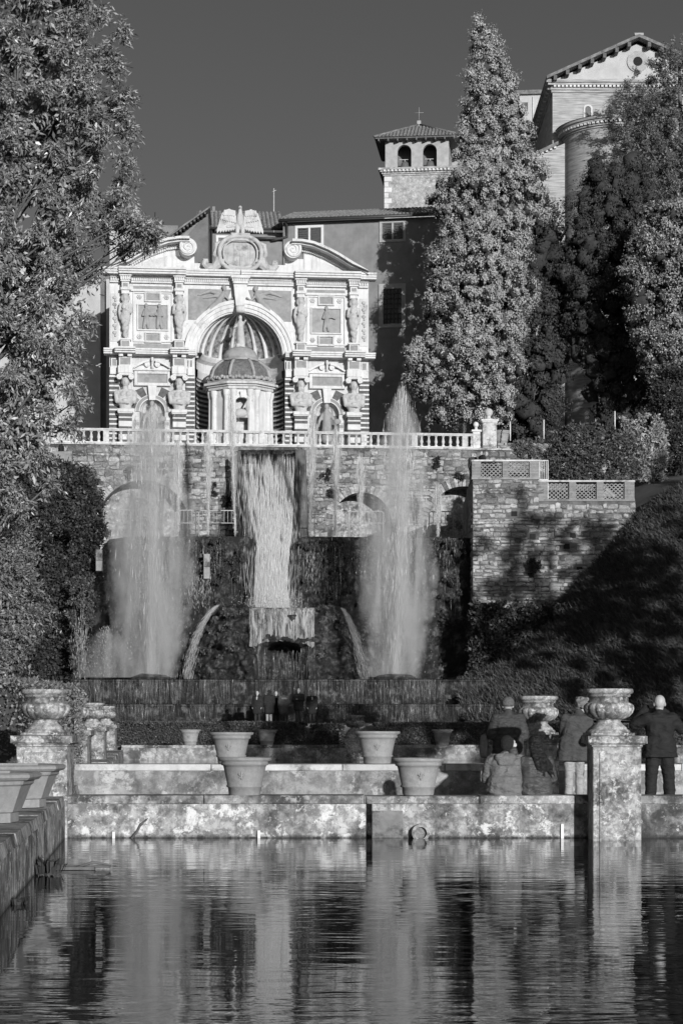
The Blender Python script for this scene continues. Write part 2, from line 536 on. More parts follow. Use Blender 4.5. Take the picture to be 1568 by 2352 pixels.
def tuft(name, loc, h, n, mat, spread=.25, **kw):
    vs, fs = [], []
    for i in range(n):
        a = random.uniform(0, 2 * PI); r0 = random.uniform(0, spread)
        bx, by = r0 * math.cos(a), r0 * math.sin(a)
        hh = h * random.uniform(.5, 1); ln = random.uniform(.1, .5) * h
        w = random.uniform(.012, .03)
        t = Vector((-math.sin(a), math.cos(a), 0)) * w
        p0 = Vector((bx, by, 0)); p1 = Vector((bx + ln * .4 * math.cos(a), by + ln * .4 * math.sin(a), hh * .7)); p2 = Vector((bx + ln * math.cos(a), by + ln * math.sin(a), hh * .9))
        b = len(vs)
        vs += [p0 - t * .4, p0 + t * .4, p1 + t, p1 - t, p2]
        fs += [(b, b + 1, b + 2, b + 3), (b + 3, b + 2, b + 4)]
    m = MB(); m.add(vs, fs)
    o = m.build(name, mat, **kw); o.location = loc
    return o
M_weed = leafmat('weed_leaf', .09)
tuft('weed', (wallX(24.2) + .12, 24.2, .02), .24, 70, M_weed, label='dark weed growing at the foot of the left pool wall', cat='plant')
tuft('weed', (wallX(20.4) + .08, 20.4, .0), .09, 40, M_weed, spread=.12, label='small dark weed on the left wall at the picture edge', cat='plant')

# ------------------------------------------------------------------ pots, urns, pedestals
def pot_parts(root, s=1.0):
    m = MB()
    prof = [(.245, 0), (.255, .02), (.265, .12), (.29, .13), (.292, .155), (.275, .165), (.335, .44), (.345, .47), (.375, .48), (.378, .52), (.36, .53), (.425, .555), (.43, .575), (.425, .60), (.375, .60), (.36, .57), (.345, .50)]
    m.lathe([(r * s, z * s) for r, z in prof], (0, 0, 0), 36, cap=False)
    o = m.build('pot_body', M_terra, root)
    m = MB(); m.lathe([(.0005, .5 * s), (.2 * s, .51 * s), (.349 * s, .495 * s)], (0, 0, 0), 20, cap=False); m.build('soil', M_soil, root)
    m = MB()
    for a in (-PI / 2 - .25, ):
        pass
    em = MB()
    y = -.318 * s
    em.ball((0, y, .335 * s), (.018 * s, .016 * s, .055 * s), 8, 6)
    for q in (-1, 1):
        em.tube([(q * .008 * s, y + .008, .29 * s), (q * .03 * s, y, .33 * s), (q * .05 * s, y + .002, .35 * s), (q * .055 * s, y + .004, .325 * s)], [.008 * s, .013 * s, .012 * s, .005 * s], 6)
    em.box(-.035 * s, .035 * s, y - .01, y + .02, .285 * s, .298 * s)
    em.tube([(0, y + .014, .29 * s), (0, y + .02, .25 * s)], [.012 * s, .016 * s], 6)
    o = em.build('emblem', M_terra, root); o.rotation_euler = (0, 0, R(-6))
    return root
pot_root = None
def pot(x, ybase, D, zb, lab, s=1.0, rz=0.0):
    global pot_root
    if pot_root is None:
        pot_root = empty('clay_pot'); pot_parts(pot_root); t = pot_root
    else:
        t = copy_tree(pot_root)
    t.location = (XW(x, D), D, zb); t.rotation_euler = (0, 0, rz); t.scale = (s, s, s)
    tag(t, lab, 'pot', 'round terracotta pots on the pool walls')
pot(562, 0, 31.92, Z_A + .005, 'nearest left clay pot with lily emblem, on the near pool wall', 1.0)
pot(960, 0, 31.92, Z_A + .005, 'nearest right clay pot with emblem turned aside, beside the seated couple', .98, R(12))
pot(531, 0, 37.28, ZW(1755, D_B) + .005, 'left clay pot with lily emblem standing on the pale parapet coping', .97)
pot(866, 0, 37.28, ZW(1755, D_B) + .005, 'right clay pot on the pale parapet coping, left of the seated couple', 1.0, R(5))
pot(437, 0, 78.3, .85, 'small far clay pot at the left end of the hedge', .99)
pot(613, 0, 78.3, .85, 'small far clay pot in front of the standing group', .99)
pot(1015, 0, 78.3, .85, 'small far clay pot right of the far urn', .99)

def urn_parts(root):
    m = MB(); m.bbox(-.345, .345, -.345, .345, 0, .045, .008); m.build('plinth', M_urn, root)
    m = MB(); m.lathe([(.335, .047), (.34, .06), (.325, .085), (.285, .105), (.29, .12), (.25, .15), (.205, .19), (.185, .22), (.195, .235), (.2, .245), (.18, .25)], seg=32, cap=False); m.build('foot', M_urn, root)
    prof = [(.17, .248), (.24, .26), (.32, .30), (.372, .36), (.392, .42), (.385, .47), (.345, .51), (.31, .52)]
    wgt = [0, .3, .8, 1, 1, 1, .6, 0]
    def rf(a, k, z): return 1 + wgt[k] * (.075 * abs(math.sin(a * 8)) ** .55 - .06)
    m = MB(); m.lathe(prof, seg=128, rf=rf, cap=False); m.build('fluted_bowl', M_urn, root)
    m = MB(); m.lathe([(.318, .515), (.31, .53), (.303, .6), (.335, .607), (.345, .63), (.34, .652), (.375, .66), (.385, .685), (.382, .72), (.37, .735), (.33, .735), (.31, .70), (.30, .6)], seg=36, cap=False); m.build('rim', M_urn, root)
    m = MB(); m.lathe([(.0005, .64), (.31, .64)], seg=20, cap=False); m.build('soil', M_soil, root)
    return root
def pedestal_parts(root, zbot, w=.38, w2=None):
    """shaft from zbot (relative to cap top = 0) up"""
    m = MB(); m.bbox(-w, w, -w, w, zbot, -.17, .012)
    m.bbox(-w * .74, w * .74, -w - .02, -w + .02, zbot + .12, -.26, .012)
    m.build('shaft', M_urn, root)
    m = MB(); m.bbox(-w - .02, w + .02, -w - .02, w + .02, -.168, -.135, .008); m.bbox(-w - .05, w + .05, -w - .05, w + .05, -.134, -.118, .006); m.bbox(-w - .085, w + .085, -w - .085, w + .085, -.117, 0, .012)
    m.build('cap', M_urn, root)
    return root
urn_root = empty('stone_urn'); urn_parts(urn_root)
first_urn = [True]
def urn(loc, lab, s=1.0, rz=0.0):
    t = urn_root if first_urn[0] else copy_tree(urn_root)
    first_urn[0] = False
    t.location = loc; t.scale = (s, s, s); t.rotation_euler = (0, 0, rz)
    tag(t, lab, 'urn', 'fluted stone urns on pedestals')
def pedestal(loc, zbot, lab, w=.38):
    t = empty('pedestal', loc, 0, lab, 'pedestal', 'stone pedestals under the urns')
    pedestal_parts(t, zbot, w)
zc = 1.62
xl = [(105, 32.0, 'large'), (166, 46.0, 'second'), (212, 61.0, 'third'), (243, 78.0, 'fourth')]
for i, (x, D, w) in enumerate(xl):
    X = XW(x, D)
    pedestal((X, D, zc), -zc - .4, ['front', 'second', 'third', 'farthest'][i] + ' urn pedestal in the row receding along the left pool wall', .40)
    urn((X, D, zc + .003), ['front', 'second', 'third', 'farthest'][i] + ' fluted stone urn in the row receding along the left pool wall', 1.0, R(7 * i))
pedestal((XW(1411, 31.3), 31.42, zc), -zc - .4, 'large weathered pedestal standing in the near pool at the right', .375)
urn((XW(1399, 31.3), 31.42, zc + .003), 'large fluted urn on the weathered pedestal between woman and bald man', 1.0, R(4))
pedestal((XW(1235, 37.3), 37.3, 1.585), -1.585 + .2, 'smaller pedestal behind the seated girl with long hair', .35)
urn((XW(1234, 37.3), 37.3, 1.588), 'fluted urn beside the man in the knitted cap', .98, R(9))
pedestal((XW(815, 78.3), 78.35, 1.27), -1.27 + .3, 'far pedestal in the middle of the hedge', .40)
urn((XW(815, 78.3), 78.35, 1.273), 'small far fluted urn in the middle of the hedge', 1.0)

# octagonal planters on the left wall
def planter(D, xr, lab):
    t = empty('octagonal_planter', (XW(xr, D) - .72, D, Z_A + .01), R(22.5 - 5), lab, 'planter', 'octagonal clay planters on the left wall')
    m = MB()
    m.lathe([(.50, 0), (.50, .11), (.53, .125), (.65, .43), (.68, .45), (.69, .49), (.74, .50), (.775, .53), (.775, .565), (.74, .585), (.66, .585), (.62, .5)], seg=8, cap=False, smooth=False)
    m.build('planter_body', M_terra, t)
    m = MB(); m.lathe([(.0005, .47), (.63, .47)], seg=8, cap=False, smooth=False); m.build('soil', M_soil, t)
planter(23.6, 86, 'nearest octagonal clay planter, cut by the left picture edge')
planter(27.6, 143, 'octagonal clay planter just below the front urn pedestal')

# ------------------------------------------------------------------ rubble stone walls
M_rubble = stone('rubble_stone', 0.47, 0.35, 2.2, stain=0.3, stain_c=0.12, bump=0.6, bscale=8, rnd=0.7, lichen=.3, mott=.6)
M_rubble2 = stone('rubble_stone_small', 0.38, 0.6, 1.6, mott=.7, stain=0.5, stain_c=0.10, bump=0.5, bscale=8, detail=10, lichen=.3)
M_mortar = stone('lime_mortar', 0.24, 0.4, 1.2, mott=.6, stain=0.6, stain_c=0.07, streak=.5, bump=0.4)
M_bast = stone('bastion_stone', 0.46, 0.35, 2.2, stain=0.35, stain_c=0.09, bump=0.6, bscale=8, rnd=0.65, mott=.6)
M_bast2 = stone('bastion_stone_small', 0.42, 0.5, 1.6, stain=0.5, stain_c=0.07, bump=0.5, detail=10)
M_bmort = stone('bastion_mortar', 0.13, 0.4, 1.2, stain=0.4, stain_c=0.05, bump=0.4)

def stone_variants(n, seed):
    r = random.Random(seed); out = []
    for i in range(n):
        def j(a=.10): return r.uniform(-a, a)
        vs = [(-.5 + j(.05), 1, -.5 + j(.05)), (.5 + j(.05), 1, -.5 + j(.05)), (.5 + j(.05), 1, .5 + j(.05)), (-.5 + j(.05), 1, .5 + j(.05))]
        base = [(-.5, -.5), (0, -.52), (.5, -.5), (.52, 0), (.5, .5), (0, .52), (-.5, .5), (-.52, 0)]
        ring1 = [(x + j(), -.35 + j(.2), z + j()) for x, z in base]
        ring1 = [(min(.53, max(-.53, p[0] * (.93 if k % 2 == 0 else 1))), p[1], min(.53, max(-.53, p[2] * (.93 if k % 2 == 0 else 1)))) for k, p in enumerate(ring1)]
        back = [(p[0], 1.0, p[2]) for p in ring1]
        ring2 = [(p[0] * .72 + j(.06), -1 + j(.25), p[2] * .70 + j(.06)) for p in ring1]
        vs = back + ring1 + ring2
        fs = []
        for k in range(8):
            q = (k + 1) % 8
            fs += [(8 + k, 8 + q, q, k)[::-1], (16 + k, 16 + q, 8 + q, 8 + k)[::-1]]
        fs.append(tuple(range(16, 24)))
        out.append((vs, fs))
    return out
SV = stone_variants(12, 5)
def stone_meshes(name, mat):
    out = []
    for vs, fs in SV:
        m = MB(); m.add(vs, fs); me = m.mesh(name); me.materials.append(mat); out.append(me)
    return out
def courses(u0, u1, z0, z1, h, w, keep, rnd, hv=.45, wv=.6):
    """irregular courses: list of (u, z, w, h)"""
    out = []; z = z0
    while z < z1 - .03:
        hh = min(z1 - z, h * rnd.uniform(1 - hv, 1 + hv)); u = u0 - rnd.uniform(0, w)
        while u < u1:
            ww = w * rnd.uniform(1 - wv, 1 + wv)
            a, b = max(u, u0), min(u + ww, u1)
            if b - a > .06:
                dz = rnd.uniform(-.22, .22) * hh; k = rnd.uniform(.72, 1.12)
                if keep((a + b) / 2, z + hh / 2, b - a, hh): out.append(((a + b) / 2, z + hh / 2 + dz, (b - a) * .97, hh * k * .97))
            u += ww
        z += hh
    return out
def lay_stones(parent, lst, name, mat, mat2, proud=.07, ofs=None, limit=300):
    mes = stone_meshes(name, mat)
    lst = sorted(lst, key=lambda s: -s[2] * s[3])
    rnd = random.Random(3)
    for s in lst[:limit]:
        o = bpy.data.objects.new(name, rnd.choice(mes)); link(o, parent)
        o.location = (s[0], 0, s[1]); o.scale = (s[2], proud * rnd.uniform(.5, 1.2), s[3])
        if rnd.random() < .5: o.rotation_euler = (0, PI, 0)
        o.rotation_euler.y += rnd.uniform(-.13, .13)
    rest = lst[limit:]
    if rest:
        m = MB()
        for s in rest:
            vs, fs = rnd.choice(SV); pr = proud * rnd.uniform(.4, 1.2)
            m.add([(s[0] + v[0] * s[2], v[1] * pr, s[1] + v[2] * s[3]) for v in vs], fs)
        o = m.build('small_stones', mat2, parent); o['kind'] = 'stuff'

# terrace wall below the balustrade (its frame is turned 6 degrees, right side farther)
TD = 134.0; TS = F / TD; TRZ = R(6.0)
tw = empty('terrace_wall', (XW(550, TD), TD, 0), TRZ, 'pale rubble terrace wall with arches below the white balustrade', 'wall')
def tu(x): return (x - 550) / TS
ZT = 20.08
tarch = [(-6.4, 2.9, 15.7, 17.75), (8.25, 2.0, 15.3, 17.1), (15.2, 2.5, 15.3, 17.6)]      # centre, half width, springing, crown
def arch_top(c, hw, zs, zc, u):
    r = (hw * hw + (zc - zs) ** 2) / (2 * (zc - zs)); d = r * r - (u - c) ** 2
    return zc - r + math.sqrt(max(d, 0))
TU0, TU1, TZ0 = tu(120), tu(1180), 12.0
def tkeep(u, z, w, h):
    for c, hw, zs, zc in tarch:
        if abs(u - c) < hw + .12 + w * .4 and (z - h / 2 < arch_top(c, hw, zs, zc, max(-hw + c, min(hw + c, u))) + .55): return False
    if -0.2 < u < 4.7: return False
    return not (z > ZT - .12)
poly = [(TU0, TZ0)]
for c, hw, zs, zc in tarch:
    poly += [(c - hw, TZ0)] + [(c + hw * k / 8, arch_top(c, hw, zs, zc, c + hw * k / 8)) for k in range(-8, 9)] + [(c + hw, TZ0)]
poly += [(TU1, TZ0), (TU1, ZT), (TU0, ZT)]
m = MB(); m.prism(poly, 0, 2.0); m.build('mortar_face', M_mortar, tw)
m = MB(); m.box(TU0, TU1, 2.003, 3, TZ0, ZT - .02); m.build('recess_back', M_rubble2, tw)
# wedge stones round each arch
for c, hw, zs, zc in tarch:
    r = (hw * hw + (zc - zs) ** 2) / (2 * (zc - zs)); a = math.asin(min(1, hw / r)); zz = zc - r
    n = int(2 * a * r / .24)
    for i in range(n):
        t0 = -a + 2 * a * (i + .06) / n; t1 = -a + 2 * a * (i + .94) / n
        r1 = r + random.uniform(.42, .62)
        q = [(c + r * math.sin(t0), zz + r * math.cos(t0)), (c + r * math.sin(t1), zz + r * math.cos(t1)), (c + r1 * math.sin(t1), zz + r1 * math.cos(t1)), (c + r1 * math.sin(t0), zz + r1 * math.cos(t0))]
        m = MB(); m.prism(q, -random.uniform(.03, .11), .05); m.build('wedge_stone', M_rubble, tw)
lay_stones(tw, courses(TU0, TU1, 12.6, ZT, .30, .46, tkeep, random.Random(2)), 'rubble_stone', M_rubble, M_rubble2, .09)
m = MB(); m.box(TU0, TU1, -.12, .5, ZT + .003, ZT + .13); m.build('ledge', M_coping, tw)
# the terrace itself and the hill behind
m = MB(); m.box(-120, 160, 2.5, 400, -1, ZT - .05)
o = m.build('upper_terrace', M_path, kind='structure'); o.location = (XW(550, TD), TD, 0); o.rotation_euler = (0, 0, TRZ)

# balustrade
M_balu = stone('balustrade_stone', 0.62, 0.25, 3, stain=.25, stain_c=.2, bump=.2, rnd=.2)
bl = empty('balustrade', (XW(550, TD), TD, ZT + .13), TRZ, 'long white stone balustrade in front of the ornate facade', 'balustrade')
BU0, BU1, BH = tu(128), tu(1108), .95
m = MB(); m.box(BU0, BU1, .1, .42, 0, .1); m.build('base_rail', M_balu, bl)
m = MB(); m.box(BU0, BU1, .08, .44, BH - .13, BH - .05); m.box(BU0 - .03, BU1 + .03, .04, .48, BH - .048, BH + .03); m.build('top_rail', M_balu, bl)
mb_ = MB(); mb_.lathe([(.115, 0), (.115, .09), (.075, .11), (.065, .16), (.10, .24), (.118, .31), (.095, .42), (.062, .56), (.06, .61), (.08, .63), (.075, .65), (.11, .66), (.11, BH - .232)], seg=10, smooth=True)
bme = mb_.mesh('baluster'); bme.materials.append(M_balu)
n = int((BU1 - BU0) / .485); stp = (BU1 - BU0) / n
for i in range(n + 1):
    u = BU0 + i * stp
    if i % 7 == 0:
        m = MB(); m.bbox(u - .2, u + .2, .07, .45, .101, BH - .131, .02); m.build('pier', M_balu, bl)
    else:
        o = bpy.data.objects.new('baluster', bme); link(o, bl); o.location = (u, .26, .1)
def twp(u, y, z):
    c, s = math.cos(TRZ), math.sin(TRZ)
    return (XW(550, TD) + u * c - y * s, TD + u * s + y * c, z)
t = empty('gate_pillar', twp(tu(1131), .3, ZT + .1), TRZ, 'tall stone pillar with ball finial at the right end of the balustrade', 'pillar')
m = MB(); m.bbox(-.48, .48, -.45, .45, 0, 1.75, .03); m.build('shaft', stone('pillar_stone', .5, .35, 3, stain=.4, stain_c=.15, lichen=.4), t)
m = MB(); m.box(-.53, .53, -.5, .5, 1.752, 1.85); m.box(-.6, .6, -.56, .56, 1.851, 1.97); m.lathe([(.42, 1.97), (.3, 2.05), (.16, 2.12), (.13, 2.2), (.16, 2.26)], seg=16); m.build('cap', M_balu, t)
m = MB(); m.ball((0, 0, 2.5), .29, 16, 12); m.build('ball_finial', M_balu, t)
t = empty('gate_post', twp(tu(1101), .3, ZT + .1), TRZ, 'smaller stone post with ball finial beside the tall pillar', 'post')
m = MB(); m.bbox(-.25, .25, -.25, .25, 0, 1.15, .02); m.box(-.34, .34, -.34, .34, 1.151, 1.28); m.lathe([(.2, 1.28), (.1, 1.38), (.1, 1.5)], seg=12); m.build('shaft', M_balu, t)
m = MB(); m.ball((0, 0, 1.66), .2, 14, 10); m.build('ball_finial', M_balu, t)
t = copy_tree(pot_root); t.location = twp(tu(1166), 1.0, ZT + .55); t.scale = (1.5,) * 3; t['label'] = 'clay pot on the low wall right of the tall pillar'; t['group'] = 'round terracotta pots on the pool walls'
t = empty('low_wall', twp(tu(1150), .4, ZT - .1), TRZ, 'low rubble wall right of the tall pillar', 'wall')
m = MB(); m.box(.0, 6.5, -.3, .9, -1.4, .62); m.build('mortar_face', M_mortar, t)
lwm = stone_meshes('rubble_stone', M_rubble)
for s in courses(0, 6.5, -1.3, .62, .25, .5, lambda *a: True, random.Random(8)):
    o = bpy.data.objects.new('rubble_stone', random.choice(lwm)); link(o, t)
    o.location = (s[0], -.3, s[1]); o.scale = (s[2], .07, s[3])
for i, (x, y) in enumerate(((1171, 992), (1248, 988), (1411, 968))):
    m = MB(); m.tube([(0, 0, 0), (0, 0, 1.3)], .04, 6)
    o = m.build('rope_post', M_white, label=['short white rope post behind the clay pot', 'thin post at the edge of the upper bank', 'white rope post above the round bush'][i], cat='post', group='rope posts on the bank')
    o.location = (XW(x, 135), 135, ZW(y, 135) - .6)

# left brick parapet on the left bastion and the right bastion
M_brick = stone('brick', 0.30, 0.25, 3, stain=.25, stain_c=.14, bump=.2, rnd=.2)
BD = 119.0
bs = empty('stone_bastion', (0, BD, 0), 0, 'tall rubble stone bastion at the right of the fountain, patched with sunlight', 'wall')
bx0, bx1, bx2 = XW(1085, BD), XW(1236, BD), XW(1458, BD)
zt1, zt2 = ZW(1101, BD), ZW(1151, BD)
m = MB(); m.prism([(bx0, 1.5), (bx2, 1.5), (bx2, zt2), (bx1, zt2), (bx1, zt1), (bx0, zt1)], 0, 6.0); m.build('mortar_face', M_bmort, bs)
holes = [(1222, 1232), (1315, 1230), (1218, 1322), (1330, 1308), (1385, 1312), (1180, 1180), (1300, 1255)]
hw_ = [(XW(a, BD), ZW(b, BD)) for a, b in holes]
def bkeep(u, z, w, h):
    if z > (zt1 if u < bx1 else zt2) - .08: return False
    return all(abs(u - a) > .28 or abs(z - b) > .22 for a, b in hw_)
for a, b in hw_:
    m = MB(); m.box(a - .18, a + .18, -.012, .02, b - .15, b + .15); m.build('putlog_hole', M_dark, bs)  # black plate stands in for the shade inside the hole
lay_stones(bs, courses(bx0, bx2, 4.5, zt1, .23, .5, bkeep, random.Random(4), .5, .65), 'bastion_stone', M_bast, M_bast2, .08)
# its left flank, running back to the terrace wall
fl = empty('bastion_flank', (bx0, BD, 0), math.atan2(12, .22), 'shaded left flank of the stone bastion next to the arch', 'wall')
m = MB(); m.box(0, 13.5, -.0, -.6, 1.5, zt1 - .02); m.build('mortar_face', M_bmort, fl)
mes = stone_meshes('bastion_stone', M_bast); rnd = random.Random(6)
for s in courses(0.1, 13.0, 6.5, zt1, .34, .8, lambda *a: True, rnd)[:400]:
    if rnd.random() < .8:
        o = bpy.data.objects.new('bastion_stone', rnd.choice(mes)); link(o, fl); o.location = (s[0], 0.0, s[1]); o.scale = (s[2], -.07, s[3])

def lattice(parent, x0, x1, z0, z1, y, mat):
    """fish-scale screen of half-round tiles"""
    m = MB(); n = max(2, round((x1 - x0) / .26)); r = (x1 - x0) / n / 2; k = 0; z = z0
    while z < z1 - .02:
        for i in range(n + (k % 2)):
            c = x0 + r + 2 * r * i - (r if k % 2 else 0)
            a0, a1 = (0.0, PI)
            if k % 2 and i == 0: a1 = PI / 2
            if k % 2 and i == n: a0 = PI / 2
            hgt = min(1, (z1 - z) / r)
            if hgt < .99: continue
            m.ring(c, z, r - .045, r + .005, y - .04, y + .04, a0, a1, 8)
        z += r * .93; k += 1
    return m.build('lattice_screen', mat, parent)
def parapet(name, loc, label, piers, panels, zb, zt, y=0.0):
    t = empty(name, (0, 0, 0), 0, label, 'parapet')
    t.location = loc
    ox, oy, oz = loc
    for a, b in piers:
        nb = max(4, int((zt - zb - .16) / .085)); hb = (zt - zb - .16) / nb
        m = MB(); m.box(a + .01 - ox, b - .01 - ox, .02, .36, zb - oz, zt - .1 - oz); m.build('pier_core', M_bmort, t)
        for i in range(nb):
            m = MB(); m.bbox(a - ox, b - ox, random.uniform(-.008, .006), .35, zb + .06 + i * hb - oz, zb + .06 + (i + .86) * hb - oz, .008); m.build('brick', M_brick, t)
    X0, X1 = piers[0][0], piers[-1][1]
    m = MB(); m.box(X0 - .03 - ox, X1 + .03 - ox, -.05, .42, zt - .1 - oz, zt - oz); m.build('coping', M_coping, t)
    m = MB(); m.box(X0 - .02 - ox, X1 + .02 - ox, -.06, .4, zb - .06 - oz, zb + .055 - oz); m.build('sill', M_brick, t)
    for a, b in panels: lattice(t, a - ox, b - ox, zb + .06 - oz, zt - .1 - oz, .18, M_brick)
    return t
def bxs(*l): return [(XW(a, BD), XW(b, BD)) for a, b in l]
parapet('brick_parapet', (bx0, BD, zt1), 'upper brick parapet with two fish-scale screens above the bastion corner', bxs((1083, 1104), (1153, 1167), (1215, 1237)), bxs((1104, 1153), (1167, 1215)), zt1 + .06, ZW(1056, BD))
parapet('brick_parapet', (bx1, BD, zt2), 'lower brick parapet with three fish-scale screens in front of the round bush', bxs((1235, 1257), (1306, 1322), (1369, 1385), (1433, 1456)), bxs((1257, 1306), (1322, 1369), (1385, 1433)), zt2 + .06, ZW(1103, BD))
t = parapet('brick_parapet', (0, 0, 0), 'short shaded side parapet at the corner of the bastion', [(0, .5), (1.5, 1.9), (3.0, 3.4)], [(.5, 1.5), (1.9, 3.0)], 0, zt1 * 0 + ZW(1056, BD) - zt1 - .06)
t.location = (bx0 - .02, BD + .45, zt1 + .06); t.rotation_euler = (0, 0, math.atan2(12, .22)); t.scale = (1, -1, 1)
t = empty('iron_gate', (XW(1237, BD), BD + .1, zt2), 0, 'pale iron railing gate between the two brick parapets', 'gate')
w = XW(1260, BD) - XW(1238, BD); h = ZW(1056, BD) - zt2
m = MB(); m.box(0, .05, 0, .05, .0, h); m.box(w - .05, w, 0, .05, 0, h); m.box(0.051, w - .051, 0, .05, h - .06, h); m.box(.051, w - .051, 0, .05, h - 1.2, h - 1.14); m.build('gate_frame', M_balu, t)
for i in range(1, 5):
    m = MB(); m.box(w * i / 5 - .018, w * i / 5 + .018, .01, .04, h - 1.14, h - .06); m.build('bar', M_balu, t)
# mirrored bastion on the left, mostly under ivy
lb = empty('stone_bastion', (0, BD, 0), 0, 'dark ivy-grown bastion at the left of the fountain', 'wall')
m = MB(); m.box(-40, XW(165, BD), 0, 12, 1.5, ZW(1062, BD)); m.build('mortar_face', M_bmort, lb)
m = MB(); m.box(-40, XW(166, BD), -.05, .4, ZW(1062, BD) + .003, ZW(1037, BD)); m.build('parapet', M_brick, lb)
lay_stones(lb, courses(-22, XW(165, BD), 12, ZW(1062, BD), .3, .6, lambda *a: True, random.Random(14)), 'bastion_stone', M_bast, M_bast2, .08)

# ------------------------------------------------------------------ the water fountain: tiers, mossy blocks, cascade
def moss_mat(name, c, wet=.35, sc=1.2):
    t = NT(name)
    n = t.noise(sc, 9, .72)
    st = t.noise(1.0, 6, .65, t.mapping((2.2, 2.2, .28)))
    a = t.mix(t.ramp(st, [(.42, 0), (.62, 1)]), t.ramp(n, [(.38, c * .12), (.5, c * .7), (.6, c * 3.5)]), c * .35)
    t.col(a); t.set(Roughness=wet)
    t.bump(t.noise(sc * 3, 9, .75), .9, .25)
    MATS[name] = t.m
    return t.m
M_moss = moss_mat('wet_moss', .055, .6, 2.0)
M_rock = moss_mat('wet_rock', .05, .5, 2.2)

def rock_wall(name, outline, D0, D1, mat, amp=.3, res=.35, freq=.5, **kw):
    """upright mossy mass: an XZ outline filled with a lumpy grid, closed to a body between D0 and D1"""
    x0 = min(p[0] for p in outline); x1 = max(p[0] for p in outline)
    z0 = min(p[1] for p in outline); z1 = max(p[1] for p in outline)
    def top(x):
        best = z0
        for (a, b), (c, d) in zip(outline, outline[1:]):
            if a != c and min(a, c) <= x <= max(a, c): best = max(best, lerp(b, d, (x - a) / (c - a)))
        return best
    nx = max(4, int((x1 - x0) / res)); nz = max(4, int((z1 - z0) / res))
    vs, fs = [], []
    for i in range(nx + 1):
        x = lerp(x0 + 1e-4, x1 - 1e-4, i / nx); T = top(x)
        for k in range(nz + 1):
            f = k / nz; z = lerp(z0, T, f)
            q = Vector((x * freq, D0 * .3, z * freq))
            d = amp * (mnoise.fractal(q, 1.0, 2.0, 5) + .4 * mnoise.noise(q * 4)) * (1 if f < .97 else .4)
            vs.append((x, D0 - d, z))
    for i in range(nx):
        for k in range(nz):
            a = i * (nz + 1) + k; fs.append((a, a + nz + 1, a + nz + 2, a + 1))
    m = MB(); m.add(vs, fs, True)
    # back, top and sides
    b = len(m.v); 
    for i in range(nx + 1):
        x = lerp(x0 + 1e-4, x1 - 1e-4, i / nx); m.v.append((x, D1, z0)); m.v.append((x, D1, top(x)))
    for i in range(nx):
        p, q = b + 2 * i, b + 2 * i + 2
        m.f += [[p, p + 1, q + 1, q], [i * (nz + 1) + nz, (i + 1) * (nz + 1) + nz, q + 1, p + 1]]; m.sm += [False, False]
    for i, p in ((0, b), (nx, b + 2 * nx)):
        m.f.append([i * (nz + 1) + k for k in range(nz + 1)] + [p + 1, p]); m.sm.append(False)
    return m.build(name, mat, **kw)
def OL(D, *pts): return [(XW(x, D), ZW(y, D)) for x, y in pts]
rock_wall('fountain_block', OL(121, (205, 1570), (205, 1300), (250, 1240), (300, 1232), (560, 1232), (582, 1240), (588, 1256), (589, 1300), (575, 1420), (575, 1570)), 121, 133, M_moss, .45, .2, .9, label='mossy dripping block left of the white cascade', cat='fountain')
rock_wall('fountain_block', OL(121, (664, 1570), (664, 1330), (668, 1290), (684, 1236), (700, 1232), (1082, 1236), (1095, 1250), (1095, 1570)), 121, 133, M_moss, .45, .2, .9, label='mossy dripping block right of the white cascade', cat='fountain')
rock_wall('cascade_rock', OL(124, (560, 1570), (560, 1232), (700, 1232), (700, 1570)), 125.0, 132, M_rock, .3, label='dark rock bed behind the white cascade', cat='rock')
rock_wall('cascade_pier', OL(131, (678, 1240), (678, 1034), (706, 1032), (708, 1240)), 131.0, 134.3, M_bmort, .1, label='dark stone pier along the right side of the cascade top', cat='pier')
rock_wall('cascade_pier', OL(131.5, (538, 1240), (538, 1034), (553, 1034), (553, 1240)), 131.8, 134.3, M_bmort, .1, label='stone pier along the left side of the cascade top', cat='pier')
# the grotto: block with an arched cave
gD = 116.0
def gx(x): return XW(x, gD)
def gz(y): return ZW(y, gD)
gro = empty('grotto', (gx(648), gD, 3.9), 0, 'mossy grotto with arched cave under the central water curtain', 'fountain')
def lump(m, D, cx, cz): pass
gt = [(424, 1562), (440, 1510), (452, 1480), (475, 1432), (505, 1391), (530, 1385), (560, 1384), (575, 1394), (722, 1394), (735, 1386), (780, 1388), (800, 1412), (830, 1470), (856, 1562)]
gv, gf = [], []; nu, nz = 150, 70
for i in range(nu + 1):
    x = lerp(424, 856, i / nu); T = interp(gt, x); tt = (x - 640) / 216
    for k in range(nz + 1):
        y = lerp(1566, T, k / nz)
        D = gD + 3.4 * abs(tt) ** 2.4 - .5 * (k / nz < .9) + .8 * max(0, (1440 - y) / 60)
        q = P(x, y, gD); D -= .55 * (mnoise.fractal(q * 1.0, 1.0, 2.0, 5) + .4 * mnoise.noise(q * 5)) + .35 * max(0, math.sin((y - 1400) * .11 + 2 * mnoise.noise(q * .6)))
        e = ((x - 648) / 60) ** 2 + (max(0, 1534 - y) / 62) ** 2
        if e < 1: D += 2.0 * min(1, (1 - e) * 5)
        p = P(x, y, D); gv.append((p.x - gx(648), p.y - gD, ZW(y, gD) - 3.9))
for i in range(nu):
    for k in range(nz):
        a = i * (nz + 1) + k; gf.append((a, a + nz + 1, a + nz + 2, a + 1))
m = MB(); m.add(gv, gf, True)
b = len(m.v)
for i in range(nu + 1):
    v = m.v[i * (nz + 1) + nz]; m.v.append((v[0], 5.5, v[2]))
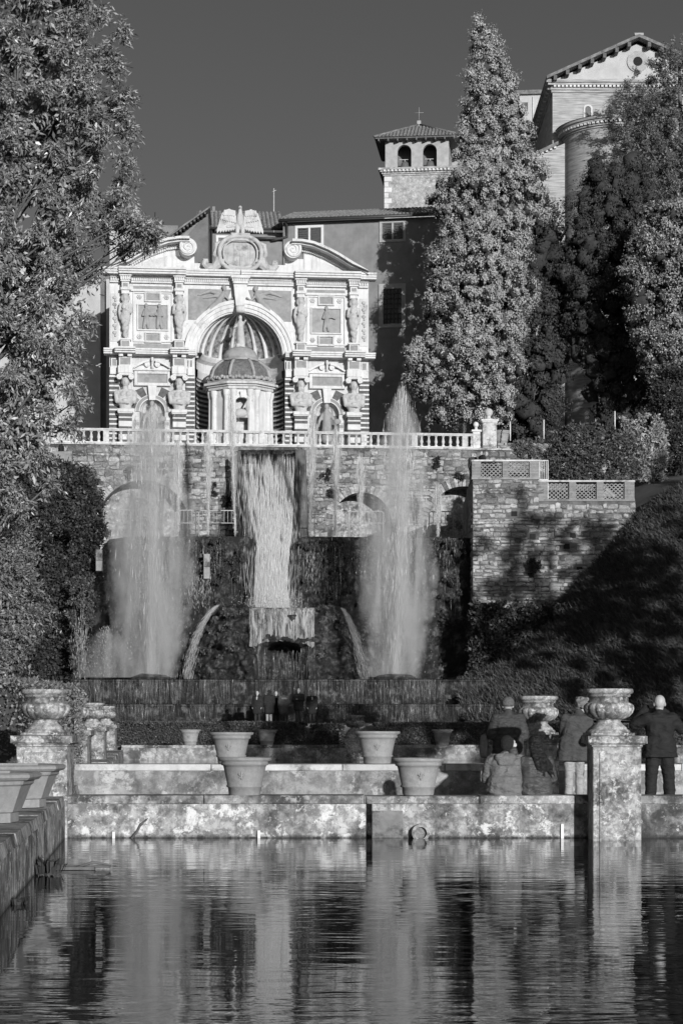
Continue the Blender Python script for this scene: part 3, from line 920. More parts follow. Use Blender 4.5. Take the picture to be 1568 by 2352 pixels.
for i in range(nu): m.f.append([i * (nz + 1) + nz, (i + 1) * (nz + 1) + nz, b + i + 1, b + i]); m.sm.append(True)
m.build('rock_mound', M_rock, gro)
# basins
def basin(x0, x1, D, Db, z0, z1, lab):
    t = empty('fountain_basin', ((x0 + x1) / 2, D, z0), 0, lab, 'basin')
    w = (x1 - x0) / 2
    m = MB(); m.box(-w, w, 0, Db - D, 0, z1 - z0 - .12); m.build('basin_wall', M_rock, t)
    m = MB(); m.box(-w - .05, w + .05, -.12, .5, z1 - z0 - .118, z1 - z0 - .02); m.build('lip', M_rock, t)
    m = MB(); m.add([(-w, -.1, z1 - z0), (w, -.1, z1 - z0), (w, Db - D, z1 - z0), (-w, Db - D, z1 - z0)], [(0, 1, 2, 3)]); m.build('basin_water', M_water, t)
basin(XW(166, 110), XW(1118, 110), 110, 121.5, 1.6, 4.03, 'upper fountain basin whose water falls in a long dark curtain')
basin(XW(205, 106), XW(1135, 106), 106, 110, 1.5, 2.64, 'lower fountain basin behind the standing group')
for x, lab in ((345, 'dark rock mound at the foot of the left great jet'), (905, 'dark rock mound at the foot of the right great jet')):
    m = MB(); m.ball((0, 0, 0), (1.15, .8, .33), 14, 8)
    for i, v in enumerate(m.v):
        q = Vector(v); m.v[i] = tuple(q * (1 + .25 * mnoise.noise(q * 1.6 + Vector((x, 0, 0)))))
    o = m.build('rock_mound', M_rock, label=lab, cat='rock'); o.location = (XW(x, 111.6), 111.6, 4.03)
for x, y0, y1, D, lab in ((228, 1262, 1312, 115, 'pale stone slab hanging in the dark left of the left jet'), (475, 1272, 1330, 120.2, 'pale stone slab between left jet and mossy block')):
    m = MB(); w = 9 / F * D
    h = ZW(y0, D) - ZW(y1, D)
    for k in range(2): m.bbox(-w * .8, w * .8, -.12, .25, h * .5 * k + .01, h * .5 * (k + 1) - .01, .03)
    o = m.build('stone_slab', stone('pale_slab', .3, .3, 2, stain=.3) if x == 228 else MATS['pale_slab'], label=lab, cat='slab'); o.location = (XW(x, D), D, ZW(y1, D))

# water as strands: ribbons that follow the fall
def water_strand_mat(name, c, alpha, rough=.25, trans=.35):
    t = NT(name)
    t.col(c); t.set(Roughness=rough)
    tr = t.n('ShaderNodeBsdfTransparent'); tl = t.n('ShaderNodeBsdfTranslucent'); tl.inputs[0].default_value = (c, c, c, 1)
    m1 = t.n('ShaderNodeMixShader'); m1.inputs[0].default_value = trans; t.l(t.b.outputs[0], m1.inputs[1]); t.l(tl.outputs[0], m1.inputs[2])
    mx = t.n('ShaderNodeMixShader'); 
    g = t.n('ShaderNodeNewGeometry'); t.l(t.ramp(g.outputs['Random Per Island'], [(0, alpha * .2), (.6, alpha), (1, min(1, alpha * 2))]), mx.inputs[0])
    t.l(tr.outputs[0], mx.inputs[1]); t.l(m1.outputs[0], mx.inputs[2]); t.l(mx.outputs[0], t.out.inputs[0])
    MATS[name] = t.m
    return t.m
M_strand = water_strand_mat('water_strands', .30, .20)
M_strand_b = water_strand_mat('white_water', .62, .5, .5)
M_drop = water_strand_mat('droplets', .7, .8, .4)

def ribbons(lst):
    """lst of (x, y, ztop, zbot, width, bulge) -> (verts, quads)"""
    vs, fs = [], []
    for x, y, zt_, zb_, w, bl_ in lst:
        n = 5; b = len(vs)
        ph = random.uniform(0, 6)
        for k in range(n + 1):
            f = k / n; ww = w * (.5 + .8 * abs(math.sin(ph + f * 5))) * (1 - .5 * f)
            yy = y - bl_ * math.sqrt(f); xx = x + .02 * math.sin(ph + 4 * f)
            z = lerp(zt_, zb_, f)
            vs += [(xx - ww, yy, z), (xx + ww, yy + random.uniform(-.02, .02), z)]
        fs += [(b + 2 * k, b + 2 * k + 1, b + 2 * k + 3, b + 2 * k + 2) for k in range(n)]
    return vs, fs
def strands(name, lst, mat, **kw):
    vs, fs = ribbons(lst)
    m = MB(); m.add(vs, fs); return m.build(name, mat, kind='stuff', **kw)
ru = random.uniform
def dens(x, s): return .5 + .5 * mnoise.noise(Vector((x * s, 3.1, 0)))
def curtain(x0, x1, D, zt_, zb_, n):
    out = []
    while len(out) < n:
        x = ru(x0, x1)
        xv = CX + x / D * F; sec = 1.0 if (210 < xv < 490 or 780 < xv < 1000) else .35
        if random.random() > sec * (max(0, dens(x, .9) - .25) * 1.6): continue
        a = zt_ - (0 if random.random() < .6 else ru(0, .5) * (zt_ - zb_)); b = max(zb_, a - ru(.3, 1.0) * (zt_ - zb_))
        out.append((x, D - ru(0, .05), a, b, ru(.004, .016), ru(.02, .14)))
    return out
strands('water_curtain', curtain(XW(170, 110), XW(1112, 110), 109.85, 4.0, 2.66, 1700), M_strand, label='long dark curtain of water falling from the upper basin', cat='water')
strands('water_curtain', curtain(XW(245, 106), XW(1130, 106), 105.85, 2.62, 1.66, 1200), M_strand, label='lower curtain of water falling behind the standing group', cat='water')
# drips down the mossy blocks
SPL = []
out = []
for i in range(700):
    x = ru(300, 1085)
    if dens(x, .06) < .45: continue
    if 590 < x < 664: continue
    y = 1236 + abs(random.gauss(0, 90)); L = ru(8, 60)
    if y > 1500: continue
    out.append((XW(x, 120.3), 120.35 - ru(0, .15), ZW(y, 120.3), ZW(y + L, 120.3), ru(.008, .03), .02))
strands('drips', out, M_strand, label='thin drips of water running down both mossy blocks', cat='water')
for cx0, cy0, sx_, sy_, n_, lab in ((455, 1345, 17, 26, 900, 'bright splashing trickles on the mossy block left of the cascade'), (722, 1300, 13, 26, 650, 'bright trickles on the mossy block right of the cascade'), (186, 1480, 10, 45, 700, 'bright slivers painting sunlight on the rock at the far left of the basin')):
    Dq = 120.4 if cx0 > 200 else 112.6  # the far left cluster paints a sunlit patch of rock
    px = cx0 + RS.normal(size=n_) * sx_; py = cy0 + RS.normal(size=n_) * sy_
    t = empty('trickles', tuple(P(cx0, cy0, Dq)), 0, lab, 'water')
    SPL.append((t, np.stack([(px - CX) / F * Dq, Dq - RS.rand(n_) * .25, EYE + (HY - py) / F * Dq], 1)))
out = []
for i in range(330):
    x = ru(575, 722); y = 1478 + abs(random.gauss(0, 40)) + (12 if abs(x - 648) < 40 else 0); L = ru(10, 60)
    if y < 1655: out.append((XW(x, 112), 115.2 - (y - 1478) / 180 * 8.5 * ru(.2, 1) * (1 if y > 1555 else .3), ZW(y, 113), ZW(min(1655, y + L), 113), ru(.006, .02), .03))
strands('drips', out, M_strand, label='drips hanging in front of the arched cave', cat='water')
# white cascade: a broken sheet between the mossy blocks
def cascade_mat(nm, c0, c1, sA, sB, a0, a1):
    t = NT(nm)
    n1 = t.noise(1.0, 7, .7, t.mapping(sA), .6)
    n2 = t.noise(1.0, 5, .65, t.mapping(sB))
    s = t.math('ADD', t.math('MULTIPLY', n1, .6), t.math('MULTIPLY', n2, .4))
    t.col(t.ramp(s, [(.4, c0), (.56, c1)])); t.set(Roughness=.5)
    t.bump(s, .8, .3)
    tr = t.n('ShaderNodeBsdfTransparent'); mx = t.n('ShaderNodeMixShader')
    t.l(t.ramp(s, [(a0, 0), (a1, 1)]), mx.inputs[0]); t.l(tr.outputs[0], mx.inputs[1]); t.l(t.b.outputs[0], mx.inputs[2]); t.l(mx.outputs[0], t.out.inputs[0])
    return t.m
M_casc = cascade_mat('cascade_water', .35, .8, (2.6, 2.6, .22), (10, 10, .5), .44, .60)
M_foam = water_strand_mat('foam_strands', .78, .62, .5, .3)
M_sheet = cascade_mat('sheet_water', .14, .42, (4, 4, .35), (14, 14, .8), .42, .58)
def thin_sheet(x0, x1, y0, ybot, D, mat, name, par, ofs, seed=0, amp=.06):
    vs, fs = [], []; nu, nv = 60, 40
    for k in range(nv + 1):
        for i in range(nu + 1):
            x = lerp(x0, x1, i / nu); y = lerp(y0, ybot(x), k / nv); p = P(x, y, D)
            d = amp * mnoise.fractal(Vector((p.x * 4, seed, p.z * .8)), 1.0, 2.0, 4) + .35 * math.sqrt(k / nv)
            vs.append((p.x - ofs[0], p.y - d - ofs[1], p.z - ofs[2]))
    for k in range(nv):
        for i in range(nu):
            a = k * (nu + 1) + i; fs.append((a, a + nu + 1, a + nu + 2, a + 1))
    m = MB(); m.add(vs, fs, True); return m.build(name, mat, par)
ws = empty('water_sheet', (gx(648), gD, gz(1480)), 0, 'bright sheet of water over the arched cave', 'water')
for q in range(2): thin_sheet(573, 722, 1396, lambda x: 1486 - 14 * math.sqrt(max(0, 1 - ((x - 648) / 62) ** 2)) + 7 * mnoise.noise(Vector((x * .15, q, 0))), gD - .42 - .05 * q, M_sheet, 'falling_sheet', ws, (gx(648), gD, gz(1480)), 3 + q)
cl = [(1040, 556), (1100, 560), (1180, 574), (1232, 589), (1290, 585), (1340, 582), (1395, 586)]
cr = [(1040, 678), (1100, 677), (1180, 674), (1232, 668), (1290, 661), (1340, 661), (1395, 668)]
cd = [(1040, 132.3), (1060, 130.5), (1150, 128), (1220, 124.0), (1260, 120.8), (1320, 119.6), (1395, 118.2)]
ct = empty('cascade', (XW(625, 124), 124, 8.4), 0, 'tall white cascade pouring down the middle of the fountain', 'waterfall')
def flakes(pts, dirs, L, W, name, mat, par, ofs):
    """short slivers of falling water"""
    n = len(pts); d = dirs / np.linalg.norm(dirs, axis=1, keepdims=True)
    sd = np.cross(d, RS.normal(size=(n, 3))); sd /= np.linalg.norm(sd, axis=1, keepdims=True)
    L = np.asarray(L).reshape(-1, 1); W = np.asarray(W).reshape(-1, 1); p = pts - np.array([ofs])
    v = np.stack([p, p + d * L * .5 + sd * W, p + d * L, p + d * L * .5 - sd * W], 1).reshape(-1, 3)
    me = np_mesh(name, v, np.arange(4 * n).reshape(-1, 4), 4); me.materials.append(mat)
    o = bpy.data.objects.new(name, me); o['kind'] = 'stuff'; link(o, par); return o
NC = 42000
yy = 1038 + 358 * RS.rand(NC) ** .82; ff = np.where(RS.rand(NC) < .72, RS.rand(NC) * .96 + .02, RS.normal(.5, .3, NC))
dn = np.array([.5 * mnoise.noise(Vector((f * 15, y * .006, 2))) + .7 * mnoise.noise(Vector((f * 38, y * .02, 5))) + .4 * mnoise.noise(Vector((f * 5, y * .05, 8))) for f, y in zip(ff, yy)])
keep = dn + .55 * (yy - 1038) / 358 + RS.normal(size=NC) * .16 > -.02
yy, ff = yy[keep], ff[keep]
Lc = np.interp(yy, *zip(*cl)); Rc = np.interp(yy, *zip(*cr)); Dc = np.interp(yy, *zip(*cd)) - .1 - RS.rand(len(yy)) * .7 - .35 * np.sin(PI * np.clip(ff, 0, 1))
xx = Lc + (Rc - Lc) * ff
pts = np.stack([(xx - CX) / F * Dc, Dc, EYE + (HY - yy) / F * Dc], 1)
n = len(pts)
flakes(pts, np.tile([[0, -.15, -1.]], (n, 1)) + RS.normal(size=(n, 3)) * .035, RS.uniform(.35, 1.15, n), RS.uniform(.004, .013, n), 'falling_water', M_foam, ct, (XW(625, 124), 124, 8.4))
n = 2500; a_ = RS.rand(n) * PI
pts = np.stack([XW(627, 118) + RS.normal(size=n) * .85, 117.6 + RS.normal(size=n) * .35, ZW(1398, 118) + np.abs(RS.normal(size=n)) * .45], 1)
flakes(pts, RS.normal(size=(n, 3)) + np.array([[0, 0, .5]]), RS.uniform(.04, .12, n), RS.uniform(.008, .02, n), 'splash', M_foam, ct, (XW(625, 124), 124, 8.4))
m = MB(); m.box(XW(548, 132.5), XW(684, 132.5), 131.9, 133.9, ZW(1046, 132.5), ZW(1036, 132.5)); m.build('cascade_lip', M_rock, label='dark stone lip at the top of the cascade', cat='lip')

for t, pts in SPL:
    n = len(pts); flakes(pts, np.tile([[0, 0, -1.]], (n, 1)) + RS.normal(size=(n, 3)) * .12, RS.uniform(.05, .35, n), RS.uniform(.005, .018, n), 'falling_water', M_strand_b, t, tuple(t.location))
# side spouts arching from the grotto
def spout(p0, p1, p2, lab):
    n = 2600; t_ = (RS.rand(n) ** .85).reshape(-1, 1); a0, a1, a2 = (np.array([q[:]]) for q in (p0, p1, p2))
    pts = a0 * (1 - t_) ** 2 + a1 * 2 * t_ * (1 - t_) + a2 * t_ ** 2 + RS.normal(size=(n, 3)) * (.03 + .17 * t_)
    d = 2 * (1 - t_) * (a1 - a0) + 2 * t_ * (a2 - a1)
    t = empty('water_spout', tuple(p0), 0, lab, 'water')
    flakes(pts, d / np.linalg.norm(d, axis=1, keepdims=True) + RS.normal(size=(n, 3)) * .05, RS.uniform(.2, .6, n), RS.uniform(.004, .010, n), 'falling_water', M_strand_b, t, tuple(p0))
spout(P(505, 1388, 115.4), P(452, 1420, 114.5), P(430, 1556, 113), 'water spout arching down the left side of the grotto')
spout(P(782, 1394, 115.4), P(815, 1430, 114.5), P(838, 1556, 113), 'water spout arching down the right side of the grotto')

# crowd barriers on the walk above the blocks
def barrier(x0, x1, D, y0, y1, lab):
    a, b = XW(x0, D), XW(x1, D); h = ZW(y0, D) - ZW(y1, D)
    t = empty('crowd_barrier', (a, D, ZW(y1, D)), 0, lab, 'barrier', 'metal barriers on the upper walk')
    w = b - a
    m = MB(); m.tube([(0, 0, -.9), (0, 0, h - .12), (.12, 0, h), (w - .12, 0, h), (w, 0, h - .12), (w, 0, -.9)], .035, 6); m.build('frame', M_rail, t)
    m = MB(); m.tube([(0, 0, .1), (w, 0, .1)], .025, 6); m.build('lower_rail', M_rail, t)
    n = max(3, int(w / .22))
    for i in range(1, n):
        m = MB(); m.tube([(w * i / n, 0, .1), (w * i / n, 0, h)], .016, 5); m.build('bar', M_rail, t)
M_rail = plain('galvanised', .45, .4, .1)
for i, (a, b, l) in enumerate(((238, 300, 'leftmost metal barrier beneath the left arch'), (405, 450, 'metal barrier right of the left great jet'), (457, 540, 'metal barrier left of the cascade'), (722, 800, 'metal barrier right of the cascade'), (803, 880, 'metal barrier in front of the middle arch'), (985, 1040, 'metal barrier near the bastion corner'))):
    barrier(a, b, 127, 1171 + i * .8, 1205, l)

# ------------------------------------------------------------------ the ornate fountain facade
M_marb = stone('white_stucco', 0.61, 0.12, 1.6, stain=.10, stain_c=.3, streak=.4, bump=.15)
M_marb2 = stone('cream_stucco', 0.53, 0.16, 1.4, stain=.2, stain_c=.25, streak=.4, bump=.15)
M_inlay = stone('grey_inlay', 0.27, 0.25, 2.2, stain=.3, stain_c=.22, bump=.2)
M_band = stone('dark_mosaic', 0.10, 0.4, 5.0, bump=.6, bscale=14)
M_relief = stone('relief_stone', 0.30, 0.2, 2.0, stain=.2, stain_c=.22, bump=.25)
M_statue = stone('carved_stone', 0.44, 0.2, 2.5, stain=.25, stain_c=.22, bump=.25)
M_mosaic = stone('niche_mosaic', 0.22, 0.9, 3.2, detail=3, bump=.3)
M_domes = stone('dome_render', 0.33, 0.25, 1.6, stain=.3, stain_c=.2, bump=.25)
M_tilework = stone('dome_tile', 0.15, 0.5, 5, stain=.35, stain_c=.10, bump=.4)
FD = 150.0; FS = F / FD; FZ = ZW(1020, FD)
fac = empty('fountain_facade', (XW(551, FD), FD, FZ), R(6), 'ornate white two-storey fountain facade with a great shell niche', 'facade')
def fz(y): return (1020 - y) / FS
def fo(d): return d / FS
def fb(name, mat, par=None): return lambda m: m.build(name, mat, par or fac)
ZB = -2.45
arcz, arcr = fz(819), fo(103)
z_lc0, z_lc1 = fz(822), fz(810)       # lower cornice
z_uc0, z_uc1 = fz(638), fz(627)       # upper cornice
HWF = fo(297)
for s in (-1, 1):
    # lower wall with the side niche cut out
    nc, nr, nz = s * fo(200), fo(28.5), fz(949)
    ins, outs = s * arcr, s * HWF
    arch = [(nc + nr * math.cos(PI - PI * k / 16), nz + nr * math.sin(PI - PI * k / 16)) for k in range(17)]
    L, Rr = min(ins, outs), max(ins, outs)
    poly = [(L, ZB), (nc - nr, ZB)] + arch + [(nc + nr, ZB), (Rr, ZB), (Rr, z_lc0), (L, z_lc0)]
    m = MB(); m.prism(poly, 0, 1.6); m.build('lower_wall', M_marb2, fac)
    m = MB()
    m.lathe([(nr + .003, ZB), (nr + .003, nz)], (nc, .02, 0), 20, 0, PI, True); m.build('niche_wall', M_inlay, fac)
    m = MB()
    pr = [(nr * math.cos(a), nz + nr * math.sin(a)) for a in [PI / 2 * k / 8 for k in range(9)]]
    m.lathe(pr, (nc, .02, 0), 18, 0, PI, False, rf=lambda a, k, z: 1 - .05 * abs(math.sin(a * 9))); m.build('niche_shell', M_marb2, fac)
    m = MB(); m.ring(nc, nz, nr, nr + fo(2.2), -.14, .05, n=20); m.build('niche_edge', M_marb, fac)
    m = MB(); m.ring(nc, nz, nr + fo(2.3), nr + fo(9), -.10, .05, n=20); m.build('niche_ring', M_inlay, fac)
    m = MB(); m.ring(nc, nz, nr + fo(9.1), nr + fo(10.5), -.12, .05, n=20); m.build('niche_edge', M_marb, fac)
    for q in (-1, 1):
        m = MB(); m.box(nc + q * (nr + fo(9)), nc + q * nr, -.1, .05, ZB, nz - .3); m.build('niche_jamb', M_marb2, fac)
        for k in range(7):
            m = MB(); zz = nz - .45 - k * .34; m.box(nc + q * (nr + fo(10)), nc + q * (nr + .02), -.14, .04, zz - .2, zz); m.build('jamb_band', M_inlay if k % 2 else M_marb, fac)
    # radiating wedges over the side niche
    for a, mt in ((38, M_inlay), (62, M_band), (118, M_band), (142, M_inlay), (20, M_band), (160, M_band)):
        r0, r1 = nr + fo(11), nr + fo(31); da = 10 if mt is M_band else 6
        zlim = fz(891)
        pts = []
        for aa, rr in ((a - da, r0), (a + da, r0), (a + da * .95, r1), (a - da * .95, r1)):
            px, pz = nc + rr * math.cos(R(aa)) * (1.12 if rr > r0 else 1), nz + rr * math.sin(R(aa))
            pts.append((px, min(pz, zlim)))
        pts = pts[::-1]
        m = MB(); m.prism(pts[::-1], -.05, .03); m.build('wedge', mt, fac)
        cxx = sum(p[0] for p in pts) / 4; czz = sum(p[1] for p in pts) / 4
        m = MB(); m.prism([(cxx + (p[0] - cxx) * 1.16, czz + (p[1] - czz) * 1.08) for p in pts][::-1], -.025, .03); m.build('wedge_border', M_marb, fac)
    m = MB(); m.prism([(nc - fo(7), fz(924)), (nc + fo(7), fz(924)), (nc + fo(10), fz(891)), (nc - fo(10), fz(891))], -.42, .05); m.build('keystone', M_marb, fac)
    # inscription panel and broken pediment
    w = fo(41)
    m = MB(); m.box(nc - w * .83, nc + w * .83, -.2, .02, fz(884), fz(864)); m.build('inscription_panel', M_inlay, fac)
    m = MB()
    for a, b, c, d in ((-w, -w * .83, 891, 857), (w * .83, w, 891, 857)): m.bbox(nc + a, nc + b, -.34, .02, fz(c), fz(d), .04)
    m.bbox(nc - w * .828, nc + w * .828, -.34, .02, fz(864), fz(857), .04); m.bbox(nc - w * .828, nc + w * .828, -.34, .02, fz(891), fz(884), .04)
    m.build('panel_frame', M_marb, fac)
    m = MB(); m.box(nc - w * 1.06, nc + w * 1.06, -.45, .02, fz(856.8), fz(853.5)); m.build('panel_cornice', M_marb, fac)
    m = MB()
    A0 = [R(18 + 72 * k / 10) for k in range(8)]
    for q in (-1, 1):
        pin = [(nc + q * (w * 1.02 - w * .85 * t), fz(853) + fo(17) * math.sin(t * 1.35)) for t in [k / 9 for k in range(10)]]
        pout = [(p[0], p[1] + fo(4.6)) for p in pin]
        m.strip(pin if q > 0 else pin, pout, -.42, .02)
    m.build('broken_pediment', M_marb, fac)
    for q in (-1, 1):
        m = MB(); m.lathe([(.06, -.05), (.2, -.02), (.2, .34)], (0, 0, 0), 16)
        o = m.build('pediment_scroll', M_marb, fac); o.rotation_euler = (PI / 2, 0, 0); o.location = (nc + q * fo(11.5), 0, fz(842))
    m = MB(); m.ball((nc, -.32, fz(831)), (.12, .12, .2), 8, 6); m.tube([(nc, -.3, fz(853)), (nc, -.32, fz(836))], [.1, .07], 8); m.build('palmette', M_marb, fac)
    m = MB(); m.prism([(nc - w, fz(853.4)), (nc + w, fz(853.4)), (nc + w * .4, fz(836)), (nc - w * .4, fz(836))], -.08, .02); m.build('pediment_ground', M_inlay, fac)
    # rusticated edge bands
    for (ua, ub) in ((fo(275), fo(297.5)), (fo(103.5), fo(124))):
        z = fz(868)
        k = 0
        while z > ZB:
            hgt = .13 if k % 2 == 0 else .225
            m = MB(); m.box(s * ua, s * ub, -(.20 if k % 2 == 0 else .12), .02, z - hgt, z - .004); m.build('rustic_band', M_marb if k % 2 == 0 else M_band, fac)
            z -= hgt; k += 1
    # frieze of the lower order
    m = MB(); m.box(min(s * fo(104), s * fo(297)), max(s * fo(104), s * fo(297)), -.1, .02, fz(868), fz(845)); m.build('lower_architrave', M_marb, fac)
    for off, wd in ((139, 17), (261, 17), (286, 10), (112, 8)):
        big = wd > 12
        d = .95 if big else .35
        c = s * fo(off)
        m = MB(); m.bbox(c - fo(wd), c + fo(wd), -d, .02, fz(866), fz(849), .03); m.build('architrave_block', M_marb, fac)
        m = MB(); m.box(c - fo(wd - 2.5), c + fo(wd - 2.5), -d + .08, .02, fz(848.9), fz(829)); m.build('frieze_block', M_marb, fac)
        m = MB(); m.box(c - fo(wd - 5.5), c + fo(wd - 5.5), -d + .065, -d + .09, fz(846.5), fz(831)); m.build('frieze_inlay', M_inlay, fac)
        for q in (-1, 1):
            if big: m = MB(); m.prism([(c + q * fo(10) - .16, fz(829)), (c + q * fo(10) + .16, fz(829)), (c + q * fo(10) + .16, fz(823)), (c + q * fo(10) - .16, fz(823))], -d - .16, .0); m.build('bracket', M_marb, fac)
    # lower cornice, breaking forward over the figures
    def cornice(a, b, z0, z1, d, name='cornice', n=3):
        m = MB(); h = (z1 - z0) / n
        for k in range(n):
            m.box(min(a, b) - .05 * k * 0, max(a, b), -d * (.72 + .28 * (k + 1) / n), .03, z0 + h * k, z0 + h * (k + 1) - (.0 if k == n - 1 else .003))
        m.build(name, M_marb, fac)
    edges = [(103, 118, 1.0), (118, 160, 1.75), (160, 238, 1.15), (238, 285, 1.75), (285, 310, 1.05)]
    for a, b, d in edges: cornice(s * fo(a) + (.002 if s > 0 else -.002), s * fo(b) - (.002 if s > 0 else -.002), z_lc0, z_lc1, d)
    # upper storey
    m = MB()
    A = [PI / 2 * k / 20 for k in range(21)]
    pts = [(s * arcr * math.cos(a), arcz + arcr * math.sin(a)) for a in A]
    poly = [(s * HWF, z_lc1 + .003)] + [(s * HWF, z_uc0), (s * .003, z_uc0)] + [(max(abs(p[0]), .003) * s, max(p[1], z_lc1 + .003)) for p in pts[::-1]]
    if s > 0: poly = poly
    m.prism(poly if s > 0 else poly[::-1], 0, 1.4); m.build('upper_wall', M_marb, fac)
    pc = s * fo(198.5)
    m = MB(); m.box(pc - fo(33), pc + fo(33), -.03, .02, fz(761), fz(706)); m.build('relief_ground', M_relief, fac)
    for (wa, wb, ya, yb, d) in ((36, 33.2, 764, 703, .14), (45, 42, 790, 676, .12)):
        m = MB(); zo0, zo1, zi0, zi1 = fz(ya), fz(yb), fz(ya) + fo(wa - wb), fz(yb) - fo(wa - wb)
        m.box(pc - fo(wa), pc + fo(wa), -d, .02, zo0, zi0); m.box(pc - fo(wa), pc + fo(wa), -d, .02, zi1, zo1)
        m.box(pc - fo(wa), pc - fo(wb), -d, .02, zi0 + .002, zi1 - .002); m.box(pc + fo(wb), pc + fo(wa), -d, .02, zi0 + .002, zi1 - .002)
        m.build('panel_frame', M_marb, fac)
    for ya, yb in ((693, 679), (787, 773)):
        m = MB(); m.box(pc - fo(15), pc + fo(15), -.05, .02, fz(ya), fz(yb)); m.build('small_panel', M_inlay, fac)
        m = MB()
        for q in (-1, 1): m.box(pc + q * fo(15.1), pc + q * fo(19), -.17, .02, fz(ya + 2), fz(yb - 2)); 
        m.box(pc - fo(19), pc + fo(19), -.18, .02, fz(ya + 2) - .1, fz(ya + 2) - .003); m.box(pc - fo(19), pc + fo(19), -.18, .02, fz(yb - 2) + .003, fz(yb - 2) + .1)
        m.build('small_panel_frame', M_marb2, fac)
    for q in (-1, 1):
        for yy in (687, 778):
            m = MB()
            for k in range(6): m.ball((pc + q * fo(31) + .12 * math.cos(k * PI / 3), -.05, fz(yy) + .12 * math.sin(k * PI / 3)), (.075, .06, .075), 6, 5)
            m.ball((pc + q * fo(31), -.07, fz(yy)), (.06, .07, .06), 6, 5); m.build('rosette', M_marb2, fac)
    m = MB(); m.box(pc - fo(44), pc + fo(44), -.06, .02, fz(669), fz(662)); m.build('frieze_inlay', M_inlay, fac)
    m = MB(); m.box(pc - fo(44), pc + fo(44), -.06, .02, fz(805), fz(794)); m.build('dado_inlay', M_inlay, fac)
    m = MB(); m.box(s * fo(150), s * fo(248), -.22, .02, fz(675), fz(670)); m.build('architrave', M_marb, fac)
    m = MB(); m.box(s * fo(276), s * fo(295), -.05, .02, fz(790), fz(680)); m.build('edge_pilaster', M_marb2, fac)
    for k in range(6):
        m = MB(); m.ball((s * fo(285.5), -.06, fz(690 + k * 16)), (.16, .1, .14), 8, 6); m.ball((s * fo(285.5) + .06, -.08, fz(697 + k * 16)), (.09, .08, .1), 6, 5); m.build('fruit_garland', M_statue, fac)
    for off in (139, 261):
        c = s * fo(off)
        m = MB(); m.bbox(c - fo(11), c + fo(11), -.72, .02, fz(808), fz(790), .03); m.box(c - fo(13), c + fo(13), -.8, .02, fz(789.7), fz(786.5)); m.build('pedestal', M_marb, fac)
        m = MB(); m.box(c - fo(8.5), c + fo(8.5), -.735, -.71, fz(806), fz(792)); m.build('pedestal_inlay', M_inlay, fac)
        m = MB(); m.bbox(c - fo(9), c + fo(9), -.62, .02, fz(684), fz(676), .02); m.bbox(c - fo(11), c + fo(11), -.74, .02, fz(675.7), fz(670), .02); m.build('capital', M_marb, fac)
        m = MB(); m.bbox(c - fo(8.5), c + fo(8.5), -.66, .02, fz(669.8), fz(657), .02); m.build('frieze_block', M_marb, fac)
        m = MB(); m.box(c - fo(5.5), c + fo(5.5), -.68, -.64, fz(668), fz(660)); m.build('frieze_inlay', M_inlay, fac)
        m = MB(); m.bbox(c - fo(11), c + fo(11), -.78, .02, fz(656.7), fz(653), .02); m.bbox(c - fo(14), c + fo(14), -.95, .02, fz(645), fz(639), .02); m.build('entablature_block', M_marb, fac)
        m = MB()
        for k in range(5): m.box(c + fo(-11.2 + 5 * k), c + fo(-8.4 + 5 * k), -.88, -.1, fz(652.8), fz(645.3))
        m.box(c - fo(12), c + fo(12), -.76, .02, fz(652.9), fz(645.2)); o = m.build('dentil_course', M_marb, fac)
    for a, b in ((16, 127), (152, 248), (274, 296)):
        m = MB(); n = int((b - a) / 4.6)
        for k in range(n): m.box(s * fo(a + (k + .2) * (b - a) / n), s * fo(a + (k + .8) * (b - a) / n), -.34, 0, fz(652), fz(645.5))
        m.box(s * fo(a), s * fo(b), -.2, .02, fz(652.2), fz(645.2)); o = m.build('dentil_course', M_marb, fac); o['kind'] = 'stuff'
        m = MB(); m.box(s * fo(a), s * fo(b), -.26, .02, fz(656), fz(652.5)); m.box(s * fo(a), s * fo(b), -.45, .02, fz(645), fz(641)); m.build('bed_moulding', M_marb, fac)
    for a, b, d in ((1, 124, 1.1), (124, 276, 1.5), (276, 312, 1.2)): cornice(s * fo(a), s * fo(b), fz(640.8), z_uc1, d, n=3)
    # attic with the broken, scrolled gable
    arc = [(117, 557.5), (140, 557.8), (166, 562), (200, 575), (225, 588), (255, 606), (293, 627)]
    def band(o1, o2, d, nm, mt, y1=.3):
        pin, pout = [], []
        for i, (x, y) in enumerate(arc):
            pout.append((s * fo(x), fz(y) - fo(o1))); pin.append((s * fo(x - (o2 * .18)), max(fz(627) + .003, fz(y) - fo(o2))))
        m = MB(); m.strip(pin, pout, -d, y1); m.build(nm, mt, fac)
    band(0, 5.5, 1.75, 'gable_cornice', M_marb); band(5.6, 9.5, 1.35, 'gable_moulding', M_marb); band(9.6, 12.5, .55, 'gable_moulding', M_marb2); band(12.6, 17.5, .3, 'gable_bed', M_marb)
    m = MB()
    for i in range(30):
        t_ = .12 + .8 * i / 29; x = 117 + (293 - 117) * t_; y = interp([(a, b) for a, b in arc], x) + 14
        m.box(s * fo(x - 1.2), s * fo(x + 1.2), -.42, -.29, fz(y + 5), fz(y))
    o = m.build('dentil_course', M_marb, fac); o['kind'] = 'stuff'
    ty = [(s * fo(147), fz(627) + .003)] + [(s * fo(x), max(fz(627) + .01, fz(y) - fo(16))) for x, y in arc[2:]]
    ty = [(s * fo(147), fz(627) + .003), (s * fo(285), fz(627) + .003)] + [(s * fo(x), fz(y) - fo(15)) for x, y in arc[5:1:-1]] + [(s * fo(147), fz(558) - fo(15))]
    m = MB(); m.prism(ty if s > 0 else ty[::-1], -.08, .4); m.build('tympanum', M_marb, fac)
